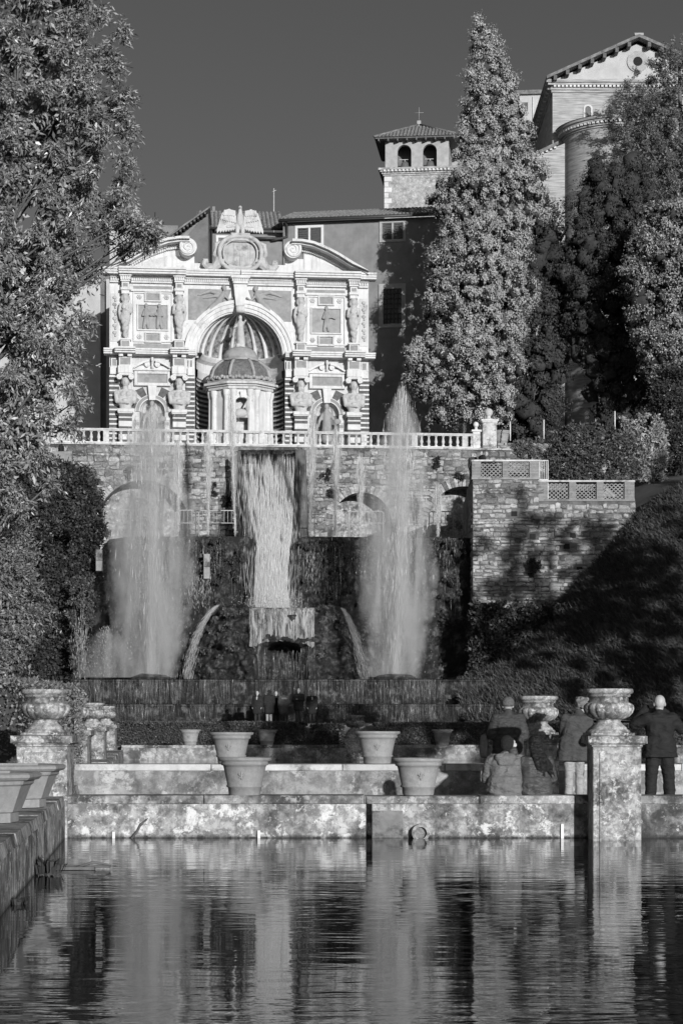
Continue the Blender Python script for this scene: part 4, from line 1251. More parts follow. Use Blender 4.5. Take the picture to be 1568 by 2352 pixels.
    m = MB(); m.prism([(s * fo(165), fz(621)), (s * fo(262), fz(621)), (s * fo(225), fz(610)), (s * fo(165), fz(592))][::s], -.14, -.07); m.build('tympanum_panel', M_marb2, fac)
    m = MB(); m.box(s * fo(104), s * fo(146.8), -.02, .4, fz(627) + .003, fz(592)); m.build('gable_end', M_marb, fac)
    # spiral of the scroll
    sc, sz = s * fo(119.5), fz(577.5)
    m = MB(); m.lathe([(fo(20), -1.12), (fo(20), .3)], (0, 0, 0), 32, smooth=False); o = m.build('scroll_drum', M_marb, fac); o.rotation_euler = (PI / 2, 0, 0); o.location = (sc, 0, sz); o.rotation_euler = (-PI / 2, 0, 0)
    pts = [(sc + s * fo(19 * (1 - t * .93)) * math.sin(t * 13.5), -1.13, sz + fo(19 * (1 - t * .93)) * math.cos(t * 13.5)) for t in [k / 60 for k in range(61)]]
    m = MB(); m.tube(pts, [.12 * (1 - .55 * k / 60) for k in range(61)], 6); m.build('scroll_spiral', M_marb, fac)

# central shell niche
m = MB()
for k in range(3):
    m.ring(0, arcz, arcr + fo(.2 + 8.4 * k), arcr + fo(8.4 * (k + 1)), -.18 - .1 * k, .05, n=48)
m.build('archivolt', M_marb, fac)
N = 11
m = MB(); pr = [(arcr * math.cos(a), arcr * math.sin(a)) for a in [PI / 2 * k / 14 for k in range(15)]]
m.lathe(pr, (0, .03, arcz), 48, 0, PI, True); m.build('half_dome', M_mosaic, fac)
for i in range(N + 1):
    a = PI * i / N
    for r_, wd, dd in ((.988, .10, 0),):
        pts = [((arcr * r_) * math.cos(e) * math.cos(a), .03 + (arcr * r_) * math.cos(e) * math.sin(a), arcz + arcr * r_ * math.sin(e)) for e in [PI / 2 * k / 14 for k in range(15)]]
        m = MB(); m.tube(pts, [.17 * (1 - .72 * k / 14) for k in range(15)], 6); m.build('dome_rib', M_marb, fac)
m = MB(); m.lathe([(arcr, ZB), (arcr, arcz - .4)], (0, .03, 0), 40, 0, PI, True); m.build('niche_cylinder', M_band, fac)
z = fz(868); k = 0
while z > ZB:
    hgt = .13 if k % 2 == 0 else .225
    if k % 2 == 0:
        m = MB(); m.lathe([(arcr - .02, z - hgt), (arcr - .12, z - hgt), (arcr - .12, z), (arcr - .02, z)], (0, .03, 0), 40, 0.02, PI - .02, False); m.build('niche_band', M_marb2, fac)
    z -= hgt; k += 1
m = MB(); m.lathe([(arcr - .02, fz(868)), (arcr - .2, fz(866)), (arcr - .22, fz(850)), (arcr - .1, fz(848)), (arcr - .1, fz(828)), (arcr - .4, fz(822)), (arcr - .55, fz(814)), (arcr - .55, fz(811)), (arcr - .02, fz(811))], (0, .03, 0), 40, .02, PI - .02, False); m.build('niche_cornice', M_marb, fac)
m = MB()
m.prism([(-fo(9), fz(716)), (fo(9), fz(716)), (fo(15.5), fz(657)), (-fo(15.5), fz(657))], -.75, .05); m.build('great_keystone', M_marb, fac)
m = MB(); m.tube([(-fo(9.5), -.78, fz(715)), (fo(9.5), -.78, fz(715))], .28, 12); m.build('keystone_scroll', M_marb, fac)
m = MB(); m.box(-fo(17), fo(17), -.95, .02, fz(656.8), fz(652)); m.build('keystone_capital', M_marb, fac)
m = MB(); m.box(-fo(22), fo(22), -1.1, .02, fz(645), fz(639)); m.build('keystone_cap', M_marb, fac)
m = MB()
for k in range(8): m.box(fo(-19 + 5 * k), fo(-16.2 + 5 * k), -1.0, -.1, fz(651.8), fz(645.2))
m.box(-fo(18), fo(18), -.88, .02, fz(651.9), fz(645.1)); m.build('dentil_course', M_marb, fac)

# caryatids with twisted tails (upper storey)
def capsules(m, lst):
    for a, b, ra, rb in lst: m.cap(a, b, ra, rb, 10)
cm = MB()
capsules(cm, [((0, 0, 2.55), (0, 0, 2.35), .12, .13), ((0, .02, 2.28), (0, 0, 1.9), .30, .25), ((0, 0, 1.9), (0, -.03, 1.55), .25, .33), ((0, -.05, 1.62), (0, -.05, 1.5), .29, .3),
              ((-.36, 0, 2.28), (-.44, -.02, 1.8), .13, .10), ((-.44, -.02, 1.8), (-.05, -.32, 1.95), .10, .08), ((.36, 0, 2.28), (.46, 0, 1.8), .13, .10), ((.46, 0, 1.8), (.38, -.05, 1.35), .10, .08),
              ((-.13, -.2, 2.1), (-.13, -.2, 2.1), .14, .14), ((.13, -.2, 2.1), (.13, -.2, 2.1), .14, .14), ((-.17, -.05, 1.5), (-.1, -.05, 1.1), .23, .2), ((.17, -.05, 1.5), (.1, -.05, 1.1), .23, .2)])
cm.ball((0, -.03, 2.78), (.2, .22, .27), 12, 8); cm.ball((0, .04, 2.88), (.28, .25, .22), 10, 8)
for q in (-1, 1): cm.ball((q * .24, .02, 2.72), (.11, .14, .2), 8, 6)
for ph in (0, PI):
    cm.tube([(.13 * (1 - t * .4) * math.cos(ph + t * 8), -.05 + .13 * (1 - t * .4) * math.sin(ph + t * 8), 1.15 - 1.12 * t) for t in [k / 24 for k in range(25)]], [.2 - .1 * k / 24 for k in range(25)], 8)
c0 = cm.remesh('caryatid', M_statue, None, .05, 2)
cme = c0.data; bpy.data.objects.remove(c0)
for i, off in enumerate((-261, -139, 139, 261)):
    o = bpy.data.objects.new('caryatid', cme); link(o, fac); o.location = (fo(off), -.42, fz(786.4)); o.scale = ((1 if i % 2 else -1) * 1.02, 1, 1.12)
    m = MB(); m.box(fo(off) - .28, fo(off) + .28, -.2, .02, fz(786), fz(684)); m.build('backing_pilaster', M_marb2, fac)
# bearded atlas figures with crossed arms (lower storey)
def atlas(beard):
    a = MB()
    capsules(a, [((0, 0, 1.62), (0, -.02, 1.3), .22, .24), ((-.42, 0, 1.12), (.42, 0, 1.12), .33, .33), ((-.3, -.02, .9), (.3, -.02, .9), .36, .36), ((-.2, 0, .5), (.2, 0, .5), .38, .38), ((-.1, 0, .1), (.1, 0, .1), .36, .36),
                 ((-.66, 0, 1.15), (-.62, -.15, .55), .22, .17), ((-.62, -.15, .55), (.2, -.5, .42), .16, .11), ((.66, 0, 1.15), (.64, -.15, .55), .22, .17), ((.64, -.15, .55), (-.1, -.42, .62), .16, .11),
                 ((-.2, -.28, 1.05), (-.2, -.28, 1.05), .2, .2), ((.2, -.28, 1.05), (.2, -.28, 1.05), .2, .2)])
    a.ball((0, -.08, 1.95), (.27, .3, .36), 14, 10); a.ball((0, -.38, 1.92), (.05, .07, .12), 8, 6)
    a.ball((0, 0, 2.1), (.31, .3, .22), 12, 8)
    for q in (-1, 1): a.ball((q * .28, .02, 1.92), (.06, .09, .1), 8, 6); a.cap((q * .05, -.35, 2.03), (q * .17, -.32, 2.02), .045, .035, 6)
    if beard:
        for q in (-.12, 0, .12): a.ball((q, -.2, 1.66), (.12, .16, .2), 8, 6)
    o = a.remesh('atlas_figure', M_statue, None, .045, 1); me = o.data; bpy.data.objects.remove(o); return me
at = [atlas(False), atlas(True)]
for i, off in enumerate((-261, -139, 139, 261)):
    c = fo(off)
    o = bpy.data.objects.new('atlas_figure', at[1 if i in (1, 2) else 0]); link(o, fac); o.location = (c, -.55, fz(947)); o.scale = (1, 1, 1.03)
    m = MB(); m.bbox(c - fo(18), c + fo(18), -.95, .02, fz(955), fz(946.5), .04); m.box(c - fo(16.5), c + fo(16.5), -.88, .02, fz(957), fz(955.2)); m.build('plinth', M_marb, fac)
    z = fz(957); k = 0
    while z > ZB:
        hg = (.24, .12, .20, .42)[k % 4]
        m = MB(); m.bbox(c - fo(15), c + fo(15), -.8 - (.04 if k % 2 else 0), .02, z - hg, z - .004, .02); m.build('pillar_band', M_band if k % 4 in (0, 2) else M_marb, fac); z -= hg; k += 1
    m = MB(); m.bbox(c - fo(15), c + fo(15), -.98, .02, fz(871), fz(866.3), .03)
    m.build('capital_slab', M_marb, fac)
    for q in (-1, 1):
        m = MB(); m.lathe([(.03, -.04), (.09, -.03), (.09, 0), (.15, .0), (.15, -.03), (.21, -.03), (.21, .5)], (0, 0, 0), 18, smooth=False)
        o = m.build('capital_volute', M_marb, fac); o.rotation_euler = (-PI / 2, 0, 0); o.location = (c + q * fo(13.5), -.98, fz(874.5)); 
    m = MB(); m.box(c - fo(9), c + fo(9), -.3, .02, fz(946), fz(871.2)); m.build('backing_pilaster', M_marb2, fac)

# carved reliefs
def relief(name, caps_, balls, par, loc, mat, voxel=.04, sx=1):
    a = MB(); capsules(a, caps_)
    for c_, r_ in balls: a.ball(c_, r_, 10, 8)
    o = a.remesh(name, mat, par, voxel, 1); o.location = loc; o.scale = (sx, 1, 1); return o
for s in (-1, 1):
    m = MB(); A = [R(40 + 46 * k / 10) for k in range(11)]
    ro = arcr + fo(25.6)
    pts = [(s * ro * math.cos(a), arcz + ro * math.sin(a)) for a in A]
    poly = [(s * fo(118), pts[0][1])] + [(s * fo(118), fz(666)), (s * fo(20), fz(666))] + [p for p in pts[::-1] if abs(p[0]) > fo(20)]
    m.prism(poly if s > 0 else poly[::-1], -.06, .02); m.build('spandrel_panel', M_inlay, fac)
    vf = [((.0, -.1, 1.35), (.25, -.12, .85), .20, .24), ((.25, -.12, .85), (.95, -.1, .2), .27, .24), ((.95, -.1, .2), (1.9, -.05, -.9), .24, .07), ((.7, -.1, .3), (1.45, -.05, -.7), .2, .08), ((-.05, -.16, 1.25), (-.45, -.2, .85), .1, .08), ((-.45, -.2, .85), (-.75, -.15, 1.1), .08, .06),
          ((.2, -.1, 1.3), (1.0, -.05, 1.55), .13, .16), ((1.0, -.05, 1.55), (1.9, -.03, 1.2), .17, .05), ((.4, -.06, 1.2), (1.5, -.03, 1.0), .14, .05)]
    relief('victory_relief', vf, [((-.08, -.15, 1.75), (.17, .17, .22)), ((-.05, -.1, 1.83), (.2, .17, .18))], fac, (s * fo(38), -.06, fz(718)), M_relief, .04, s)
    ff = [((0, -.05, .95), (0, -.06, .6), .2, .22), ((0, -.06, .6), (.1, -.06, .25), .2, .15), ((.1, -.06, .25), (.15, -.04, -.35), .14, .1), ((-.05, -.06, .35), (-.18, -.04, -.35), .15, .1), ((-.12, -.08, .9), (-.25, -.15, .55), .1, .08), ((-.25, -.15, .55), (.3, -.2, .6), .07, .06), ((.15, -.1, .75), (.65, -.1, .55), .1, .07)]
    if s > 0: relief('musician_relief', ff, [((0, -.1, 1.3), (.15, .14, .19))], fac, (fo(199), -.05, fz(745)), M_relief, .035)
    else:
        relief('musician_relief', ff, [((0, -.1, 1.3), (.14, .14, .18))], fac, (-fo(214), -.05, fz(747)), M_relief, .035)
        relief('musician_relief', ff, [((0, -.1, 1.3), (.14, .14, .18))], fac, (-fo(184), -.05, fz(747)), M_relief, .035, -1)

# cartouche and eagle
m = MB(); m.box(-fo(104), fo(104), -.05, .5, fz(627) + .003, fz(607)); m.build('attic_base', M_marb, fac)
m = MB(); A = [2 * PI * k / 40 for k in range(40)]
m.prism([(fo(44) * math.copysign(abs(math.cos(a)) ** .8, math.cos(a)), fz(588) + fo(36) * math.copysign(abs(math.sin(a)) ** .85, math.sin(a))) for a in A], -.62, -.0)
m.build('shield_ground', stone('stained_shield', .42, .35, 1.6, stain=.35, stain_c=.15, streak=.6, bump=.3), fac)
a = MB()
for i in range(40):
    t0, t1 = A[i], A[(i + 1) % 40]
    f = lambda t, k: (fo(48 * k) * math.copysign(abs(math.cos(t)) ** .8, math.cos(t)), -.85, fz(588) + fo(39 * k) * math.copysign(abs(math.sin(t)) ** .85, math.sin(t)))
    a.cap(f(t0, 1), f(t1, 1), .17, .17, 8); a.cap(f(t0, .8), f(t1, .8), .08, .08, 6)
for s in (-1, 1):
    a.tube([(s * fo(46), -.5, fz(600)), (s * fo(52), -.5, fz(612)), (s * fo(62), -.5, fz(620)), (s * fo(75), -.5, fz(619)), (s * fo(83), -.5, fz(611)), (s * fo(82), -.5, fz(603)), (s * fo(76), -.5, fz(603)), (s * fo(75), -.5, fz(609))], [.5, .42, .33, .28, .24, .2, .16, .12], 8)
    a.tube([(s * fo(42), -.5, fz(612)), (s * fo(58), -.5, fz(590)), (s * fo(55), -.5, fz(566)), (s * fo(43), -.5, fz(560))], [.2, .22, .2, .12], 8)
    a.tube([(s * fo(6), -.75, fz(624)), (s * fo(12), -.8, fz(630)), (s * fo(9), -.8, fz(637)), (s * fo(3), -.75, fz(634))], [.16, .17, .14, .1], 8)
    a.tube([(s * fo(26), -.55, fz(556)), (s * fo(20), -.6, fz(550)), (s * fo(18), -.6, fz(560))], [.2, .22, .15], 8)
a.remesh('cartouche_frame', M_statue, fac, .038, 0)
m = MB(); m.bbox(-fo(20), fo(20), -.85, .3, fz(561), fz(549), .05); m.bbox(-fo(22), fo(22), -.95, .35, fz(548.8), fz(541), .05); m.build('eagle_base', M_statue, fac)
eg = empty('eagle', (0, 0, 0)); eg.parent = fac
a = MB()
capsules(a, [((0, -.3, .85), (0, -.35, 1.35), .34, .26), ((0, -.35, 1.35), (0, -.4, 1.85), .24, .13), ((-.2, -.3, .75), (-.2, -.35, .1), .22, .15), ((.2, -.3, .75), (.2, -.35, .1), .22, .15), ((-.35, -.3, .65), (-.95, -.35, .55), .13, .11), ((.35, -.3, .65), (.95, -.35, .62), .13, .11)])
a.ball((0, -.42, 1.98), (.15, .19, .16), 10, 8); a.cap((0, -.55, 1.97), (-.02, -.7, 1.9), .07, .03, 6)
o = a.remesh('body', M_marb2, eg, .04, 1)
eg.location = (0, 0, fz(541))
def feather(m, s, ux, uz, L, ang, w, y):
    ca, sa = math.cos(ang), math.sin(ang)
    q = [(0, -w / 2), (L * .8, -w * .55), (L, 0), (L * .8, w * .55), (0, w / 2)]
    pp = [(s * (ux + a_ * ca - b_ * sa), uz + a_ * sa + b_ * ca) for a_, b_ in q]
    m.prism(pp if s > 0 else pp[::-1], y - .05, y + .06)
for s in (-1, 1):
    w_ = empty('wing'); w_.parent = eg
    o = MB(); o.prism([(s * .1, .75), (s * .9, .6), (s * 1.42, .6), (s * 1.4, 1.4), (s * 1.15, 1.8), (s * .8, 1.93), (s * .5, 1.75), (s * .28, 1.2)][::s], -.28, .0); o.build('wing_core', M_marb2, w_)
    for k in range(8):
        m = MB(); feather(m, s, .38 + .14 * k, .95 + .04 * k, .62 + .09 * k, R(-96 + 3.2 * k), .19, -.30 - .012 * (k % 2) - .006 * k); m.build('feather', M_marb2, w_)
    for k in range(7):
        m = MB(); feather(m, s, .40 + .14 * k, 1.38 + .03 * k, .58, R(-92 + 3 * k), .19, -.40 - .012 * (k % 2) - .006 * k); m.build('feather', M_marb2, w_)
    for k in range(6):
        m = MB(); feather(m, s, .45 + .13 * k, 1.74 + .05 * math.sin(k * .6), .46, R(-90 + 3 * k), .18, -.48 - .012 * (k % 2) - .006 * k); m.build('feather', M_marb2, w_)

# domed kiosk standing in the niche
ksk = empty('domed_kiosk', (0, 0, 0), 0, 'round-domed stone kiosk standing in the great niche', 'kiosk')
ksk.location = fac.matrix_basis @ Vector((0, -.6, 0)) if False else (XW(551, FD) + .6 * math.sin(R(6)), FD - .6 * math.cos(R(6)), FZ)
ksk.rotation_euler = (0, 0, R(6))
r8 = fo(72)
m = MB()
cs = [((r8) * math.cos(R(22.5 + 45 * k)), (r8) * math.sin(R(22.5 + 45 * k))) for k in range(8)]
def oct_prism(m, r, z0, z1, r2=None):
    m.lathe([(r, z0), (r2 or r, z1)], seg=8, a0=R(22.5), a1=R(382.5), smooth=False)
# walls: all faces but the front one closed
fh = r8 * math.sin(R(22.5)); fy = -r8 * math.cos(R(22.5))
m = MB()
for k in range(8):
    if k == 5: continue
    a, b = cs[k], cs[(k + 1) % 8]
    m.add([(a[0], a[1], ZB), (b[0], b[1], ZB), (b[0], b[1], fz(907)), (a[0], a[1], fz(907))], [(0, 1, 2, 3)])
dr_, dz = fo(19), fz(945)
arch = [(dr_ * math.cos(PI - PI * k / 14), dz + dr_ * math.sin(PI - PI * k / 14)) for k in range(15)]
m.prism([(-fh, ZB), (-dr_, ZB)] + arch + [(dr_, ZB), (fh, ZB), (fh, fz(907)), (-fh, fz(907))], fy, fy + .5)
m.build('kiosk_wall', M_marb, ksk)
m = MB(); m.ring(0, dz, dr_, dr_ + fo(6), fy - .15, fy + .05, n=20)
for q in (-1, 1): m.box(q * dr_, q * (dr_ + fo(6)), fy - .15, fy + .05, ZB, dz)
m.prism([(-fo(3), dz + dr_ - .05), (fo(3), dz + dr_ - .05), (fo(4.5), fz(913)), (-fo(4.5), fz(913))], fy - .3, fy)
m.build('door_surround', M_marb, ksk)
m = MB(); m.box(-dr_, dr_, fy + .9, fy + 1.0, ZB, dz + dr_ + .3); m.build('door_recess', M_marb2, ksk)
a = MB(); capsules(a, [((0, 0, .9), (0, 0, .45), .2, .22), ((0, 0, .45), (.05, 0, 0), .2, .15), ((-.15, 0, .85), (-.35, -.1, .5), .09, .07), ((.15, 0, .85), (.3, -.1, 1.1), .09, .07)]); a.ball((0, 0, 1.25), (.16, .16, .2), 8, 6)
o = a.remesh('door_figure', M_statue, ksk, .04, 1); o.location = (fo(14), fy - .05, fz(966))
m = MB(); m.box(-dr_ - fo(2), dr_ + fo(2), fy - .1, fy + .4, fz(972), fz(966)); m.ball((-fo(3), fy, fz(962)), (.55, .3, .35), 12, 8); m.build('door_basin', M_statue, ksk)
for k in range(8):
    for dd in (-.12, .12):
        A_ = R(22.5 + 45 * k) + dd; rr = (r8 + .04) * (math.cos(R(22.5)) / math.cos(R(22.5) - abs(dd))) 
        if math.sin(A_) < .2:
            m = MB(); m.lathe([(.26, ZB), (.26, .3), (.21, .35), (.18, fz(925)), (.24, fz(921)), (.28, fz(912)), (.28, fz(908))], (rr * math.cos(A_), rr * math.sin(A_), 0), 10); m.build('column', M_marb, ksk)
m = MB(); oct_prism(m, r8 + .25, fz(907), fz(901)); oct_prism(m, r8 + .4, fz(900.9), fz(897)); oct_prism(m, r8 + .62, fz(896.9), fz(892)); m.build('kiosk_cornice', M_marb2, ksk)
m = MB(); oct_prism(m, r8 + .35, fz(891.8), fz(886)); m.build('kiosk_attic', M_domes, ksk)
m = MB()
for k in range(72):
    a_ = 2 * PI * k / 72; m.ball(((r8 + .18) * math.cos(a_), (r8 + .18) * math.sin(a_), fz(881) + .06 * math.sin(k * 2.3)), (.17, .17, .15), 6, 5)
m.build('garland', M_domes, ksk)
dome = [(fo(71), fz(884)), (fo(70), fz(872)), (fo(66), fz(858)), (fo(58), fz(847)), (fo(48), fz(839)), (fo(43), fz(836))]
m = MB(); m.lathe(dome, seg=8, a0=R(22.5), a1=R(382.5), smooth=False, cap=False); m.build('lower_dome', M_tilework, ksk)
m = MB(); m.lathe([(fo(44), fz(836)), (fo(43.5), fz(831))], seg=24); m.lathe([(fo(42), fz(831)), (fo(40), fz(822)), (fo(34), fz(812)), (fo(24), fz(805)), (fo(10), fz(801))], seg=24); m.build('upper_dome', M_domes, ksk)
for k in range(8):
    A_ = R(22.5 + 45 * k)
    pts = [(r_ * math.cos(A_) * 1.01, r_ * math.sin(A_) * 1.01, z_) for r_, z_ in dome]
    m = MB(); m.tube(pts, .13, 6); m.build('dome_rib', M_domes, ksk)
m = MB(); m.bbox(-fo(9.5), fo(9.5), -fo(9.5), fo(9.5), fz(803), fz(794), .04); m.build('finial_block', M_marb2, ksk)
st = MB(); capsules(st, [((0, 0, 1.6), (0, 0, 1.05), .22, .26), ((0, 0, 1.05), (.05, 0, 0), .26, .34), ((-.2, 0, 1.5), (-.45, -.1, 1.2), .1, .08), ((.2, 0, 1.5), (.4, -.15, 1.75), .1, .07)]); st.ball((0, 0, 1.98), (.16, .18, .2), 10, 8)
o = st.remesh('statue', M_statue, None, .045, 1, label='standing draped statue on top of the kiosk dome', cat='statue')
o.location = ksk.location + Vector((0, 0, fz(794))); ste = o.data
# statue in the right side niche
a = MB(); capsules(a, [((0, 0, 2.1), (0, 0, 1.5), .3, .3), ((0, 0, 1.5), (0, 0, .2), .34, .42), ((-.3, 0, 2.05), (-.55, -.15, 1.5), .14, .11), ((-.55, -.15, 1.5), (-.6, -.3, 1.1), .11, .08), ((.3, 0, 2.05), (.55, -.2, 1.55), .14, .11), ((.55, -.2, 1.55), (.85, -.35, 1.35), .11, .09)])
a.ball((0, -.03, 2.62), (.2, .22, .27), 10, 8); a.cap((0, 0, 2.4), (0, 0, 2.2), .13, .14, 8); a.ball((.8, -.35, 1.45), (.3, .15, .22), 10, 8)
o = a.remesh('statue', M_relief, None, .05, 1, label='standing robed statue with a lyre in the right side niche', cat='statue')
o.location = fac.location + Vector((fo(200) * math.cos(R(6)), fo(200) * math.sin(R(6)) - .15, fz(1012)))
o2 = o.copy(); COL.objects.link(o2); o2['label'] = 'standing robed statue in the left side niche behind the spray'
o2.location = fac.location + Vector((-fo(200) * math.cos(R(6)), -fo(200) * math.sin(R(6)) - .15, fz(1012)))

# ------------------------------------------------------------------ palace, bell tower, church
M_plast = stone('palace_plaster', 0.21, 0.22, .9, stain=.15, stain_c=.16, streak=.3, bump=.25, detail=9)
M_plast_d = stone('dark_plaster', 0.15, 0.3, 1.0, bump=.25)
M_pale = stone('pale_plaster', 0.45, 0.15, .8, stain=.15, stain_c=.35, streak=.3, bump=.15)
M_tile = stone('roof_tile', 0.17, 0.5, 2.5, stain=.2, stain_c=.07, bump=.4, lichen=.35)
M_shut = plain('shutter', .07, .6, .2)
M_glass = plain('window_glass', .02, .1)
M_wframe = plain('window_frame', .62, .6, .1)
M_surr = stone('grey_surround', .36, .2, 2, bump=.2)
M_tower = stone('tower_rubble', .40, .35, 1.1, stain=.2, stain_c=.14, lichen=.5, mott=.5, bump=.5, bscale=5, detail=10)
M_quoin = stone('quoin', .68, .15, 2, rnd=.15)
def brick_far(name, c):
    t = NT(name)
    br = t.n('ShaderNodeTexNoise'); t.l(t.mapping((.6, .6, 9)), br.inputs['Vector']); br.inputs['Scale'].default_value = 1.2; br.inputs['Detail'].default_value = 5
    n = t.noise(.8, 8, .7)
    a = t.mix(.5, t.ramp(br.outputs[0], [(.38, c * .45), (.62, c * 1.5)]), t.ramp(n, [(.3, c * .7), (.7, c * 1.25)]))
    t.col(a); t.set(Roughness=.9); t.bump(br.outputs[0], .4, .05)
    return t.m
M_church = brick_far('church_brick', .36)

def tiles(m, o, ux, vz, nu, nv, r, lift=.04):
    """pantile columns: origin o, eave vector ux (whole width), slope vector vz (whole run)"""
    o, ux, vz = Vector(o), Vector(ux), Vector(vz)
    nrm = ux.cross(vz).normalized()
    if nrm.z < 0: nrm = -nrm
    e = ux.normalized()
    for i in range(nu):
        for k in range(nv):
            a = o + ux * ((i + .5) / nu) + vz * (k / nv); b = o + ux * ((i + .5) / nu) + vz * ((k + 1.12) / nv)
            jit = random.uniform(-.02, .02)
            vs = []
            for p, rr, lf in ((a, r, lift), (b, r * .82, 0)):
                for q in range(5):
                    an = PI * q / 4; vs.append(p + e * (math.cos(an) * rr + jit) + nrm * (math.sin(an) * rr + lf))
            m.add(vs, [(q, q + 1, 6 + q, 5 + q) for q in range(4)] + [(4, 3, 2, 1, 0)], True)
def window(par, u, z0, z1, w, y, frame=M_wframe, pane=M_shut, fw=.14, sill=True):
    t = empty('window'); t.parent = par; t.location = (u, y, z0)
    h = z1 - z0
    m = MB(); m.box(-w / 2, w / 2, .14, .2, 0, h); o = m.build('pane', M_glass, t)
    m = MB(); m.box(-w / 2 - fw, -w / 2, -.05, .2, -fw, h + fw); m.box(w / 2, w / 2 + fw, -.05, .2, -fw, h + fw); m.box(-w / 2, w / 2, -.05, .2, h, h + fw); m.box(-w / 2, w / 2, -.08, .2, -fw, 0); m.box(-fw * .4, fw * .4, -.02, .15, 0, h); m.build('frame', frame, t)
    for q in (-1, 1):
        m = MB(); m.box(q * fw * .45, q * (w / 2 - .04), .06, .12, .04, h - .04)
        for k in range(6): m.box(q * fw * .6, q * (w / 2 - .1), .045, .061, .1 + k * (h - .2) / 6, .1 + (k + .6) * (h - .2) / 6)
        m.build('shutter', pane, t)
    return t

PD = 163.0
def pz(y): return ZW(y, PD)
def pu(x): return (x - 650) / F * PD
pal = empty('palace', (XW(650, PD), PD, 0), R(-9), 'grey plastered palace wing with shuttered windows behind the facade', 'building')
m = MB(); m.box(0, pu(1060), 0, 12, 18, pz(511)); m.build('wall', M_plast, pal)
for i, (x0, x1, y0, y1, fr) in enumerate(((684, 739, 526, 562, M_wframe), (879, 928, 522, 560, M_surr))):
    window(pal, pu((x0 + x1) / 2), pz(y1), pz(y0), pu(x1) - pu(x0), -.06, fr, fw=.2)
t = empty('window'); t.parent = pal; t.location = (pu(903), -.06, pz(752)); w = pu(924) - pu(882); h = pz(672) - pz(752)
m = MB(); m.box(-w / 2, w / 2, .02, .05, 0, h); m.build('pane', M_glass, t)
m = MB(); m.box(-w / 2 - .35, -w / 2, -.08, .1, -.3, h + .4); m.box(w / 2, w / 2 + .35, -.08, .1, -.3, h + .4); m.box(-w / 2, w / 2, -.08, .1, h, h + .4); m.box(-w / 2, w / 2, -.08, .1, -.3, 0); m.build('frame', M_surr, t)
for k in range(1, 5):
    m = MB(); m.tube([(-w / 2 + w * k / 5, -.03, 0), (-w / 2 + w * k / 5, -.03, h)], .03, 5); m.build('bar', M_iron, t)
for k in range(1, 7):
    m = MB(); m.tube([(-w / 2, -.05, h * k / 7), (w / 2, -.05, h * k / 7)], .025, 5); m.build('bar', M_iron, t)
m = MB(); m.add([(-.3, -.7, pz(511) - .05), (pu(1062), -.7, pz(511) - .05), (pu(1062), 6, ZW(491, PD + 6) - .2), (-.3, 6, ZW(491, PD + 6) - .2), (-.3, -.7, pz(511) + .08), (pu(1062), -.7, pz(511) + .08), (pu(1062), 6, ZW(491, PD + 6)), (-.3, 6, ZW(491, PD + 6))], [(0, 3, 2, 1), (4, 5, 6, 7), (0, 1, 5, 4), (1, 2, 6, 5), (2, 3, 7, 6), (3, 0, 4, 7)])
m.build('roof', M_tile, pal)
m = MB(); tiles(m, (-.2, -.75, pz(511) + .08), (pu(1062) + .2, 0, 0), (0, 6.7, ZW(491, PD + 6) - pz(511) - .06), 46, 8, .13); o = m.build('roof_tiles', M_tile, pal); o['kind'] = 'stuff'
m = MB(); m.tube([(-.2, -.8, pz(511) - .05), (pu(1060), -.8, pz(511) - .02)], .12, 8); m.tube([(.35, -.75, pz(513)), (.35, -.2, pz(518)), (.35, -.12, pz(545)), (-.5, -.3, pz(551)), (-.9, -.3, pz(553))], .1, 8); m.build('gutter', M_iron, pal)
# recessed middle and left wing
pc = empty('palace', (XW(480, PD), PD, 0), R(4), 'recessed palace middle with tiled roof seen behind the eagle', 'building')
def cu(x): return (x - 480) / F * PD
m = MB(); m.box(-1.2, cu(655), 1.5, 12, 18, pz(521)); m.build('wall', M_plast, pc)
m = MB(); m.box(cu(573), cu(648), -.2, 1.45, 18, pz(551)); m.build('lean_to', M_plast, pc)
m = MB(); m.add([(cu(570), -.5, pz(552)), (cu(650), -.5, pz(552)), (cu(650), 1.45, pz(543)), (cu(570), 1.45, pz(543)), (cu(570), -.5, pz(548)), (cu(650), -.5, pz(548)), (cu(650), 1.45, pz(539)), (cu(570), 1.45, pz(539))], [(0, 3, 2, 1), (4, 5, 6, 7), (0, 1, 5, 4), (1, 2, 6, 5), (2, 3, 7, 6), (3, 0, 4, 7)]); m.build('lean_to_roof', M_tile, pc)
window(pc, cu(521), pz(585), pz(536), 1.35, 1.44, fw=.2)
m = MB(); m.add([(-1, .8, pz(521)), (cu(652), .8, pz(521)), (cu(652), 7, ZW(489, PD + 7)), (-1, 7, ZW(489, PD + 7)), (-1, .8, pz(517)), (cu(652), .8, pz(517)), (cu(652), 7, ZW(486, PD + 7)), (-1, 7, ZW(486, PD + 7))], [(0, 3, 2, 1), (4, 5, 6, 7), (0, 1, 5, 4), (1, 2, 6, 5), (2, 3, 7, 6), (3, 0, 4, 7)]); m.build('roof', M_tile, pc)
m = MB(); tiles(m, (-.9, .75, pz(517)), (cu(652) + .9, 0, 0), (0, 6.3, ZW(486, PD + 7) - pz(517)), 21, 9, .16); o = m.build('roof_tiles', M_tile, pc); o['kind'] = 'stuff'
m = MB(); m.tube([(-.9, .65, pz(519)), (cu(650), .65, pz(519))], .11, 8); m.tube([(cu(486), .7, pz(519)), (cu(486), 1.3, pz(525)), (cu(486), 1.35, pz(620))], .09, 8); m.tube([(cu(572), -.6, pz(549)), (cu(650), -.6, pz(549))], .1, 8); m.build('gutter', M_iron, pc)
m = MB(); m.box(cu(489), cu(495.5), 7, 7.4, pz(489), ZW(474, PD + 7)); m.build('chimney', M_plast, pc)
